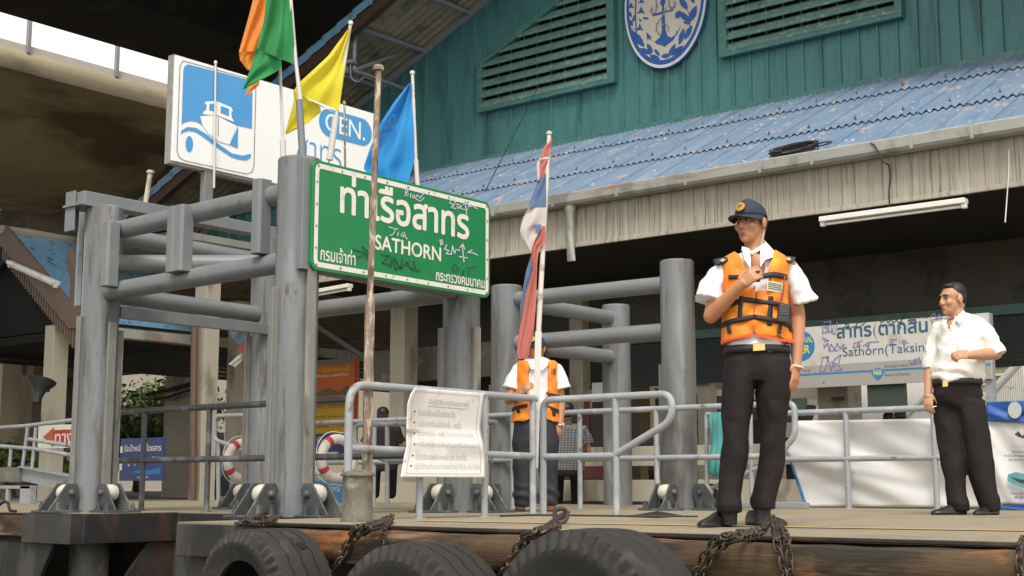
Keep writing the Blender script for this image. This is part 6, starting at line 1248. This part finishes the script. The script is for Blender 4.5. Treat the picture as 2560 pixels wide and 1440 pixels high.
for pl in ([(1854, 617, -.07), (1872, 622, -.055), (1876, 645, -.10), (1876, 672, -.135), (1860, 648, -.12)], [(1903, 612, -.05), (1918, 610, .0), (1945, 640, -.065), (1912, 650, -.125), (1900, 668, -.14), (1899, 640, -.10)]):
    c.prism([p(*q) for q in pl], -FH * .012)
c.tube([p(1856, 622, -.05), p(1880, 634, -.075), p(1906, 618, -.055), p(1914, 612, .0), p(1908, 605, .06), p(1880, 603, .08)], .013, 8); o = c.build('collar', M_shirt, g, smooth=50)
ck = MB(); ck.prism([p(1876, 640, -.10), p(1899, 640, -.10), p(1889, 690, -.137), p(1882, 690, -.137)], -FH * .002); 
tr = MB(); tr.loft([B1.tring(v, sc) for v, sc in ((876, 1.03), (890, 1.02), (910, 1.02), (935, 1.0), (955, .85))])
tr.loft(B1.legs([(900, 1812, 1885, 0, 1.35), (940, 1807, 1888, 0, 1.3), (985, 1804, 1882, 0, 1.25), (1040, 1805, 1876, -.01, 1.15), (1090, 1808, 1871, -.02, 1.1), (1140, 1803, 1869, -.01, 1.1), (1190, 1799, 1861, 0, 1.1), (1240, 1794, 1856, .0, 1.2), (1262, 1791, 1856, -.01, 1.2), (1281, 1793, 1855, .0, 1.25)]))
tr.loft(B1.legs([(900, 1895, 1974, 0, 1.3), (940, 1892, 1976, 0, 1.3), (985, 1890, 1974, 0, 1.25), (1040, 1895, 1968, .0, 1.15), (1090, 1899, 1962, .0, 1.1), (1140, 1898, 1961, .01, 1.1), (1190, 1893, 1957, .02, 1.1), (1230, 1884, 1946, .02, 1.1), (1254, 1878, 1939, .02, 1.2), (1272, 1881, 1938, .02, 1.25)]))
zk = p(1850, 1120).z; part('trousers', remesh(tr, .0075, 3, folds(5.5, .009, (1, 1, .8), 5)), M_trou, g)
b = MB(); b.loft([B1.tring(v, 1.075) for v in (866, 884)], caps=False); solid(b.build('belt', M_strap, g, smooth=60), .004, 1)
b = MB(); q = [B1.surf(u, v, .016) for u, v in ((1873, 865), (1901, 863), (1901, 882), (1873, 884))]; b.prism(q, -FH * .008); b.build('buckle', M_buck, g, bevel=.002)
for a, t_ in (((1845, 1315), (1752, 1319.5)), ((1884, 1313), (1962, 1316))):
    hl_, to_ = P(*a, Z=0), P(*t_, Z=0); d = to_ - hl_; d = Vector((d.x, d.y, 0)).normalized(); shoe(g, to_ - d * .30, to_, 1.06)
for a, b in (((1822, 1312, .02), (1822, 1262, .02)), ((1905, 1310, .03), (1906, 1254, .03))): socks(g, [(p(*a), p(*b))], .043)
V = vest_mesh(B1, 634, 843, 735, lambda v: 26 + max(0, 12 - (v - 634) * .3), lambda v: 70 - max(0, (v - 650)) * .06, lambda v: max(.8, (722 - v) * .42), 1877, .03, .012, botl=lambda sa: 17 * abs(sa) ** 2)
o = even_edges(V.build('life_vest', M_vest, g, smooth=70, merge=True)); solid(o, .024, 1)
o.modifiers.new('b', 'BEVEL').width = .008; vest1 = o
b = MB(); ribbon(b, B1, [(1876, 724), (1876, 780), (1874, 842)], 2.6, .0405, True); b.build('zip', mat('zip_orange', (.50, .10, .01), .6), vest1)
vs = MB(); off = .044
ribbon(vs, B1, [(1827, 700), (1850, 702), (1878, 704)], 11, off); ribbon(vs, B1, [(1885, 703), (1915, 696), (1946, 700)], 14, off)
ribbon(vs, B1, [(1814, 778), (1835, 766), (1856, 757), (1880, 762)], 13, off); ribbon(vs, B1, [(1880, 762), (1910, 767), (1945, 772), (1972, 774)], 11, off); ribbon(vs, B1, [(1806, 820), (1840, 808), (1876, 801)], 13, off); ribbon(vs, B1, [(1876, 801), (1910, 808), (1945, 816), (1973, 821)], 13, off)
off = .0455
ribbon(vs, B1, [(1851, 748), (1848, 812)], 8, off, True); ribbon(vs, B1, [(1814, 782), (1812, 830)], 6, off, True); ribbon(vs, B1, [(1909, 750), (1907, 822)], 10, off, True); ribbon(vs, B1, [(1957, 760), (1956, 833)], 9, off, True); ribbon(vs, B1, [(1829, 815), (1831, 838)], 6, off, True); ribbon(vs, B1, [(1931, 815), (1927, 842)], 7, off, True)
solid(vs.build('straps', M_strap, vest1, smooth=25), .003, 1)
b = MB(); ribbon(b, B1, [(1812, 858), (1840, 851), (1872, 845)], 6, .046); ribbon(b, B1, [(1880, 845), (1925, 856), (1970, 860)], 6, .046); b.build('hem_trim', mat('vest_red', (.75, .09, .012), .7, var=.08), vest1)
b = MB(); ribbon(b, B1, [(1901, 724), (1934, 729)], 24, .046); solid(b.build('label_patch', mat('patch_pale', (.62, .66, .50), .6, var=.25, scale=50), vest1), .002, 1)
b = MB(); 
for k in range(4): ribbon(b, B1, [(1903, 717 + k * 4.6), (1931, 721 + k * 4.6)], 1.7, .0495, n=6)
b.build('label_print', M_dkp, vest1)
ra = MB(); rc = B1.surf(1929, 792, .07); ra.box((-.030, -.018, -.05), (.030, .018, .05), Matrix.Translation(rc) @ Matrix.Rotation(YAW, 4, 'Z') @ Matrix.Rotation(.12, 4, 'Y'))
rad = thing('radio', 'black handheld radio clipped on the front of the orange vest', 'radio', rc); ra.build('case', mat('radio_black', (.035, .035, .037), .5, var=.2), rad, bevel=.005)
ra = MB()
for k in range(5): ra.box((-.024, -.0225, -.008 + k * .011), (.024, -.018, -.002 + k * .011), Matrix.Translation(rc) @ Matrix.Rotation(YAW, 4, 'Z') @ Matrix.Rotation(.12, 4, 'Y'))
ra.build('grille', mat('radio_grey', (.10, .10, .10), .5), rad); MB().tube([rc + UPZ * .05 - RT * .012, B1.surf(1926, 745, .075), B1.surf(1932, 700, .07)], [.007, .006, .004], 8).build('antenna', mat('antenna_red', (.30, .05, .03), .5, var=.2), rad, smooth=60)
mc = MB(); q = p(1893, 690, -.22); mc.tube([q + UPZ * .025, q - UPZ * .03], .016, 10); mic = tag(mc.build('microphone', M_strap, smooth=40), 'small black microphone held at the chest by the guard', 'microphone')
ep = MB(); ep.prism([p(1788, 648, -.05), p(1821, 641, -.05), p(1822, 652, -.085), p(1791, 661, -.085)], FH * .08 + UPZ * .012); ep.prism([p(1962, 639, -.05), p(1991, 643, -.04), p(1981, 658, -.085), p(1960, 652, -.085)], FH * .08 + UPZ * .012); ep.build('epaulettes', M_cap, g, bevel=.003)
b = MB(); b.prism([p(1799, 651, -.088), p(1806, 646, -.088), p(1814, 649, -.088), p(1807, 655, -.088)], -FH * .003); b.prism([p(1965, 647, -.088), p(1971, 642, -.088), p(1978, 648, -.088), p(1971, 652, -.088)], -FH * .003); b.build('rank_marks', M_buck, g)
b = MB(); q = p(1991, 917, -.035); b.tube([q + RT * .034 * math.cos(a) + FH * .036 * math.sin(a) - UPZ * .006 * math.cos(a) for a in [2 * PI * i / 20 for i in range(20)]], .0055, 8, closed=True); b.build('bracelet', mat('bead_white', (.72, .62, .58), .5), g, smooth=60)
b = MB(); pts = [p(1911, 573, -.02), p(1908, 590, -.035), p(1904, 608, -.055), p(1902, 622, -.06)]
b.tube([poly3 for i in range(70) for poly3 in [pts[min(2, int(i / 70 * 3))].lerp(pts[min(2, int(i / 70 * 3)) + 1], (i / 70 * 3) % 1) + RT * .006 * math.cos(i * 1.1) - FH * .006 * math.sin(i * 1.1)]], .0022, 5); b.build('earpiece_coil', mat('coil_white', (.62, .58, .54), .4), g, smooth=60)
# ---- the man on the right --------------------------------------------------------------
B2 = Body(10.1, [(785, 2396, 15, .055), (797, 2400, 34, .075), (808, 2402, 50, .10), (830, 2402, 58, .125), (880, 2399, 63, .135), (930, 2394, 66, .145), (948, 2393, 63, .14), (965, 2394, 58, .13)])
g = person_root('man in a cream shirt with rolled sleeves and black trousers', B2, 2410, 1287); p = B2.p
bd = MB(); fdir = RT * -.95 - FH * .34; HL = head(bd, p(2381, 751, 0), fdir, 1.04, pitch=.02)
caps(bd, [p(2390, 778, .01), p(2396, 800, .015), p(2400, 812, .01)], [.058, .062, .075]); bd.loft([B2.tring(v, .82) for v in (800, 815, 850, 900, 930)])
sl, el, wl = p(2448, 815, -.03), p(2490, 884, -.10), p(2422, 888, -.30); caps(bd, [sl, sl.lerp(el, .5), el], [.055, .05, .045]); caps(bd, [el, el.lerp(wl, .4), wl], [.046, .044, .030])
hand(bd, wl, p(2385, 886, -.34) - wl, UPZ * .55 - FH * .75, .85, 1, 1.0)
sr, er, wr = p(2350, 822, .10), p(2326, 915, .10), p(2320, 985, .03); caps(bd, [sr, sr.lerp(er, .5), er], [.05, .046, .042]); caps(bd, [er, er.lerp(wr, .4), wr], [.042, .04, .028])
hand(bd, wr, p(2321, 1020, .0) - wr, RT * -.6 - FH * .7, .45, -1, 1.0)
for L_ in (((960, 2375, .04), (1100, 2378, .02), (1270, 2396, .02)), ((960, 2420, -.04), (1100, 2445, -.02), (1270, 2470, -.02))): caps(bd, [p(u, v, dd) for v, u, dd in L_], [.075, .05, .036])
part('body', remesh(bd, .0065, 2), M_skin2, g); face_parts(g, *HL, s=1.04); L, rot, x_, f_, z_ = HL
h = MB(); h.ell(L(0, -.028, .063), (.081, .088, .077), 12, 18, M=rot); h.ell(L(0, -.05, .02), (.078, .064, .078), 12, 18, M=rot); h.ell(L(0, .028, .102), (.060, .050, .024), 10, 14, M=rot)
for k in (-1, 1): h.ell(L(k * .064, .010, .026), (.008, .010, .022), 8, 10, M=rot)
part('hair', remesh(h, .007, 1, folds(70, .0016, (1, 1, 1), 3)), M_hair, g)
sm = MB(); sm.loft([B2.tring(v, 1.0) for v in (797, 806, 820, 850, 890, 925, 945, 956)])
sm.tube([p(2410, 812, 0), p(2448, 818, -.03), p(2472, 850, -.07), p(2489, 884, -.10)], [.09, .078, .074, .072], 18); sm.tube([p(2390, 815, .02), p(2350, 824, .09), p(2334, 870, .10), p(2325, 912, .10)], [.08, .066, .060, .058], 18)
part('shirt', cut_px(remesh(sm, .0085, 3, folds(8, .014, (1, 1, .8), 7, [(p(2400, 940).z, .06, .010, 50)])), [(2362, 790), (2388, 790), (2372, 826)], B2.D), M_shirt2, g)
c = MB(); c.tube([p(2489, 882, -.10) + (p(2489, 884, -.1) - p(2470, 850, -.07)).normalized() * k for k in (-.05, -.005, .02)], [.074, .079, .076], 18); c.tube([p(2325, 914, .1) + UPZ * k for k in (.05, .01, -.015)], [.060, .064, .061], 18); c.build('cuffs', M_shirt2, g, smooth=50)
c = MB()
for pl in ([(2355, 799, -.09), (2366, 801, -.12), (2364, 816, -.145), (2354, 812, -.11)], [(2386, 798, -.12), (2408, 776, -.05), (2414, 788, -.06), (2399, 812, -.135)]): c.prism([p(*q) for q in pl], -FH * .012)
c.tube([p(2392, 797, -.10), p(2408, 780, -.03), p(2412, 784, .04)], .012, 8); c.build('collar', M_shirt2, g, smooth=50)
b = MB(); q = [B2.surf(u, v, .006) for u, v in ((2381, 850), (2405, 850), (2404, 880), (2382, 880))]; b.prism(q, -FH * .003); b.build('pocket', M_shirt2, g)
b = MB()
for k in range(5): q = B2.surf(2366 - k * 1.5, 826 + k * 26, .008); b.ell(q, (.005, .005, .005), 6, 8)
b.build('buttons', M_white, g)
tr = MB(); tr.loft([B2.tring(v, sc) for v, sc in ((950, .98), (965, .98))] + [ring(p(u, v, 0), hw * B2.k, hd, n=28) for v, u, hw, hd in ((985, 2395, 60, .13), (1005, 2396, 55, .12), (1020, 2397, 40, .10))])
tr.loft(B2.legs([(1000, 2335, 2412, .04, .9), (1050, 2337, 2412, .04, .9), (1100, 2343, 2412, .03, .95), (1160, 2353, 2413, .02, 1), (1200, 2364, 2415, .02, 1.1), (1240, 2367, 2419, .02, 1.15), (1258, 2369, 2423, .02, 1.25), (1277, 2378, 2423, .02, 1.2)]))
tr.loft(B2.legs([(1000, 2385, 2459, -.04, .95), (1050, 2395, 2466, -.04, .95), (1100, 2406, 2475, -.03, .95), (1160, 2416, 2484, -.02, 1), (1200, 2426, 2486, -.02, 1.05), (1235, 2436, 2491, -.02, 1.1), (1258, 2443, 2500, -.02, 1.2), (1278, 2450, 2499, -.02, 1.15)]))
part('trousers', remesh(tr, .009, 3, folds(5, .010, (1, 1, .7), 9)), M_trou2, g)
b = MB(); b.loft([ring(p(2394, v + 0, 0), 60 * B2.k, .137, n=28) for v in (948, 962)], caps=False); solid(b.build('belt', M_strap, g, smooth=60), .004, 1)
b = MB(); q = [p(u, v, -.145) for u, v in ((2356, 952), (2369, 951), (2369, 966), (2356, 967))]; b.prism(q, -FH * .008); b.build('buckle', M_buck, g)
for a, t_ in (((2415, 1287), (2331, 1287.5)), ((2494, 1287), (2430, 1288.5))):
    hl_, to_ = P(*a, Z=0), P(*t_, Z=0); d = to_ - hl_; d = Vector((d.x, d.y, 0)).normalized(); shoe(g, hl_ - d * .0, hl_ + d * .28, 1.0)
cg = p(2331, 1018, -.03); tag(MB().tube([cg, cg + RT * .03 + UPZ * .008], .004, 6).build('cigarette', M_white), 'white cigarette between the fingers of the man on the right', 'cigarette')
# ---- the woman behind the flag -------------------------------------------------------------
B3 = Body(11.35, [(893, 1340, 15, .055), (902, 1342, 31, .075), (912, 1343, 42, .095), (930, 1343, 45, .108), (970, 1342, 44, .115), (1010, 1340, 45, .115), (1050, 1338, 48, .12), (1070, 1338, 54, .125)])
g = person_root('woman in a navy cap and orange life vest standing behind the striped flag', B3, 1340, 1277); p = B3.p
bd = MB(); HL = head(bd, p(1340, 873, 0), RT * -.35 - FH * .93, .95)
caps(bd, [p(1342, 890, .01), p(1342, 906, .01)], [.05, .06]); bd.loft([B3.tring(v, .84) for v in (903, 915, 950, 1000, 1070)])
sl, el, wl = p(1390, 928, 0), p(1402, 1005, .02), p(1400, 1060, -.03); caps(bd, [sl, sl.lerp(el, .5), el], [.052, .046, .04]); caps(bd, [el, el.lerp(wl, .4), wl], [.04, .038, .027]); hand(bd, wl, p(1397, 1090, -.04) - wl, RT * .7 - FH * .7, .4, 1, .95)
sr, er, wr = p(1295, 928, 0), p(1272, 1000, -.04), p(1300, 985, -.22); caps(bd, [sr, sr.lerp(er, .5), er], [.05, .046, .04]); caps(bd, [er, er.lerp(wr, .4), wr], [.04, .036, .027]); hand(bd, wr, p(1312, 972, -.25) - wr, -FH * .8 + UPZ * .5, .6, -1, .95)
for L_ in (((1070, 1315, 0), (1160, 1310, 0), (1268, 1302, 0)), ((1070, 1365, 0), (1160, 1372, 0), (1268, 1376, 0))): caps(bd, [p(u, v, dd) for v, u, dd in L_], [.075, .05, .036])
part('body', remesh(bd, .0075, 2), M_skin, g); face_parts(g, *HL, s=.95); L, rot, x_, f_, z_ = HL; cap_hat(g, L, rot, x_, f_, z_, .95)
h = MB(); h.ell(L(0, -.045, .01), (.075, .062, .066), 10, 14, M=rot); caps(h, [L(.03, -.10, .0), L(.06, -.12, -.06), L(.07, -.12, -.13)], [.035, .03, .012]); part('hair', remesh(h, .008, 1), M_hair, g)
sm = MB(); sm.loft([B3.tring(v, 1.0) for v in (902, 910, 925, 960, 1000, 1040, 1062)]); sm.tube([p(1345, 915), p(1390, 930), p(1399, 952), p(1405, 974)], [.09, .072, .076, .082], 16); sm.tube([p(1340, 915), p(1294, 930), p(1284, 952, -.01), p(1278, 974, -.02)], [.09, .070, .072, .076], 16); part('shirt', remesh(sm, .009, 3, folds(8, .007, (1, 1, .8), 4)), M_shirt, g)
c = MB()
for pl in ([(1318, 904, -.10), (1334, 898, -.08), (1340, 922, -.13), (1328, 924, -.14)], [(1346, 922, -.13), (1356, 900, -.07), (1370, 912, -.10), (1356, 926, -.14)]): c.prism([p(*q) for q in pl], -FH * .012)
c.build('collar', M_shirt, g)
tr = MB(); tr.loft([ring(p(1339, v, 0), hw * B3.k, hd, n=28) for v, hw, hd in ((1050, 56, .13), (1080, 58, .14), (1110, 59, .14), (1140, 58, .12))]); tr.loft(B3.legs([(1100, 1281, 1340, 0, 1), (1160, 1281, 1335, 0, 1.1), (1210, 1284, 1332, 0, 1.2), (1250, 1284, 1332, 0, 1.25), (1266, 1287, 1330, 0, 1.2)])); tr.loft(B3.legs([(1100, 1338, 1397, 0, 1), (1160, 1345, 1397, 0, 1.1), (1210, 1352, 1394, 0, 1.2), (1245, 1354, 1396, 0, 1.25), (1262, 1357, 1394, 0, 1.2)]))
part('trousers', remesh(tr, .010, 3, folds(6, .008, (1, 1, .6), 12, [(.14, .07, .010, 60)])), mat('trousers_navy', (.022, .023, .030), .75, var=.2, scale=5), g)
for a in ((1298, 1277), (1376, 1277)): to_ = P(a[0], a[1] + 1.5, Z=0); d = (RT * -.1 - FH).normalized(); shoe(g, to_ - d * .26, to_, .92)
V = vest_mesh(B3, 908, 1050, 968, lambda v: 17 + max(0, 6 - (v - 905) * .3), lambda v: 42 - max(0, v - 915) * .05, lambda v: 22 - max(0, v - 990) * .18, 1345, .03, .014, nv=60, nu=96, botl=lambda sa: 7 * abs(sa) ** 2)
o = even_edges(V.build('life_vest', M_vest, g, smooth=70, merge=True)); solid(o, .024, 1); o.modifiers.new('b', 'BEVEL').width = .008
vs = MB(); ribbon(vs, B3, [(1287, 1026), (1305, 1020), (1322, 1016)], 9, .045); ribbon(vs, B3, [(1360, 1018), (1376, 1026), (1390, 1031)], 9, .045); ribbon(vs, B3, [(1319, 972), (1318, 990)], 5, .045, True); ribbon(vs, B3, [(1367, 980), (1367, 1005)], 5, .045, True); ribbon(vs, B3, [(1303, 1024), (1304, 1034)], 6, .046, True); ribbon(vs, B3, [(1375, 1026), (1376, 1042)], 6, .046, True); ribbon(vs, B3, [(1360, 986), (1388, 992)], 5, .045); ribbon(vs, B3, [(1288, 990), (1320, 985)], 5, .045); solid(vs.build('straps', M_strap, o), .004, 1)
b = MB(); put_text(b, '18', (1371, 940, 1379, 923), lambda u, v: B3.surf(u, v, .047), .02); b.build('number', M_dkp, o)
b = MB(); q = p(1400, 1063, -.03); b.tube([q + RT * .031 * math.cos(a) + FH * .031 * math.sin(a) for a in [2 * PI * i / 18 for i in range(18)]], .007, 8, closed=True); b.ell(q + RT * .02 - FH * .03, (.018, .008, .018), 6, 10); b.build('wristwatch', mat('steel_bright', (.6, .6, .6), .25, metal=.8), g, smooth=60)
ep = MB(); ep.prism([p(1288, 918, -.04), p(1303, 912, -.04), p(1304, 918, -.06), p(1291, 924, -.06)], FH * .06 + UPZ * .02); ep.prism([p(1382, 912, -.04), p(1395, 918, -.04), p(1390, 924, -.06), p(1380, 918, -.06)], FH * .06 + UPZ * .02); ep.build('epaulettes', M_cap, g)
# ---- seated figures behind the railings ------------------------------------------------------
def sitter(label, u, v_head, D, shirt, head_up=True, sc=1., legs=None, hide_head=False):
    k = D / 3406; q = lambda du, dv, dd=0.: P(u + du / k * .001, v_head + dv / k * .001, D=D + dd)   # du, dv in mm
    r = thing('person', label, 'person', q(0, 800)); b = MB(); HLs = head(b, q(0, 0, -.05), FH * 1.0 + RT * .1, sc); caps(b, [q(0, 90), q(0, 160)], [.05, .06]); b.loft([ring(q(0, dv), hw, hd) for dv, hw, hd in ((150, .08, .07), (190, .18, .10), (400, .17, .11), (640, .17, .12))])
    for s2 in (-1, 1): caps(b, [q(s2 * 190, 210), q(s2 * 240, 430, .05), q(s2 * 180, 560, .25)], [.045, .04, .03])
    for s2 in (-1, 1): caps(b, [q(s2 * 95, 660), q(s2 * 110, 650, .42), q(s2 * 110, 1050, .45)], [.08, .065, .045])
    part('body', remesh(b, .012, 2), M_skin, r); h = MB(); L = HLs[0]; h.ell(L(0, -.02, .05), (.083, .10, .075), 10, 14, M=HLs[1]); h.ell(L(0, -.055, .0), (.078, .055, .07), 10, 14, M=HLs[1]); part('hair', remesh(h, .01, 1), M_hair, r)
    s3 = MB(); s3.loft([ring(q(0, dv), hw, hd) for dv, hw, hd in ((140, .09, .08), (180, .19, .115), (300, .20, .13), (420, .195, .135), (660, .20, .15))])
    for s2 in (-1, 1): s3.tube([q(0, 200), q(s2 * 190, 205), q(s2 * 235, 350, .03)], [.09, .07, .075], 14)
    part('shirt', remesh(s3, .011, 3, folds(7, .008)), shirt, r); t3 = MB(); t3.loft([ring(q(0, dv), hw, hd) for dv, hw, hd in ((610, .18, .135), (680, .195, .15), (730, .18, .14))])
    for s2 in (-1, 1): caps(t3, [q(s2 * 95, 670), q(s2 * 110, 660, .42), q(s2 * 110, 1030, .45)], [.10, .085, .065])
    part('trousers', remesh(t3, .012, 2), M_trou2, r); return r
mp = bpy.data.materials.new('shirt_plaid'); mp.use_nodes = True; n_ = mp.node_tree; bs = n_.nodes['Principled BSDF']; bs.inputs['Roughness'].default_value = .85; tcx = n_.nodes.new('ShaderNodeTexCoord'); mx = None; acc = None
for ax_, sc_ in (('X', 62), ('Z', 62)):
    wv = n_.nodes.new('ShaderNodeTexWave'); wv.bands_direction = ax_; wv.inputs['Scale'].default_value = sc_ / 6.28 * 1.1; wv.inputs['Distortion'].default_value = .4; n_.links.new(tcx.outputs['Object'], wv.inputs[0]); rp = n_.nodes.new('ShaderNodeMapRange'); rp.inputs[1].default_value = .72; rp.inputs[2].default_value = .9; n_.links.new(wv.outputs[1], rp.inputs[0])
    if acc is None: acc = rp.outputs[0]
    else: ad = n_.nodes.new('ShaderNodeMath'); ad.operation = 'MAXIMUM'; n_.links.new(acc, ad.inputs[0]); n_.links.new(rp.outputs[0], ad.inputs[1]); acc = ad.outputs[0]
mx = n_.nodes.new('ShaderNodeMix'); mx.data_type = 'RGBA'; mx.inputs[6].default_value = (.055, .058, .075, 1); mx.inputs[7].default_value = (.20, .19, .20, 1); n_.links.new(acc, mx.inputs[0]); n_.links.new(mx.outputs[2], bs.inputs[0])
sitter('person in a grey plaid shirt sitting on the bench behind the woman', 1418, 1032, 15.6, mp)
sitter('person in black sitting behind the long railing, left of the free pile', 1662, 1042, 16.2, M_strap)
sitter('dark haired person in a white top beyond the white banner, right one of two', 2250, 1040, 18.0, M_shirt); sitter('dark haired person in dark clothes beyond the white banner, left one of two', 2222, 1052, 18.3, M_trou)
sitter('person in dark clothes standing in shade behind the rusty pole', 958, 1040, 18, M_trou)
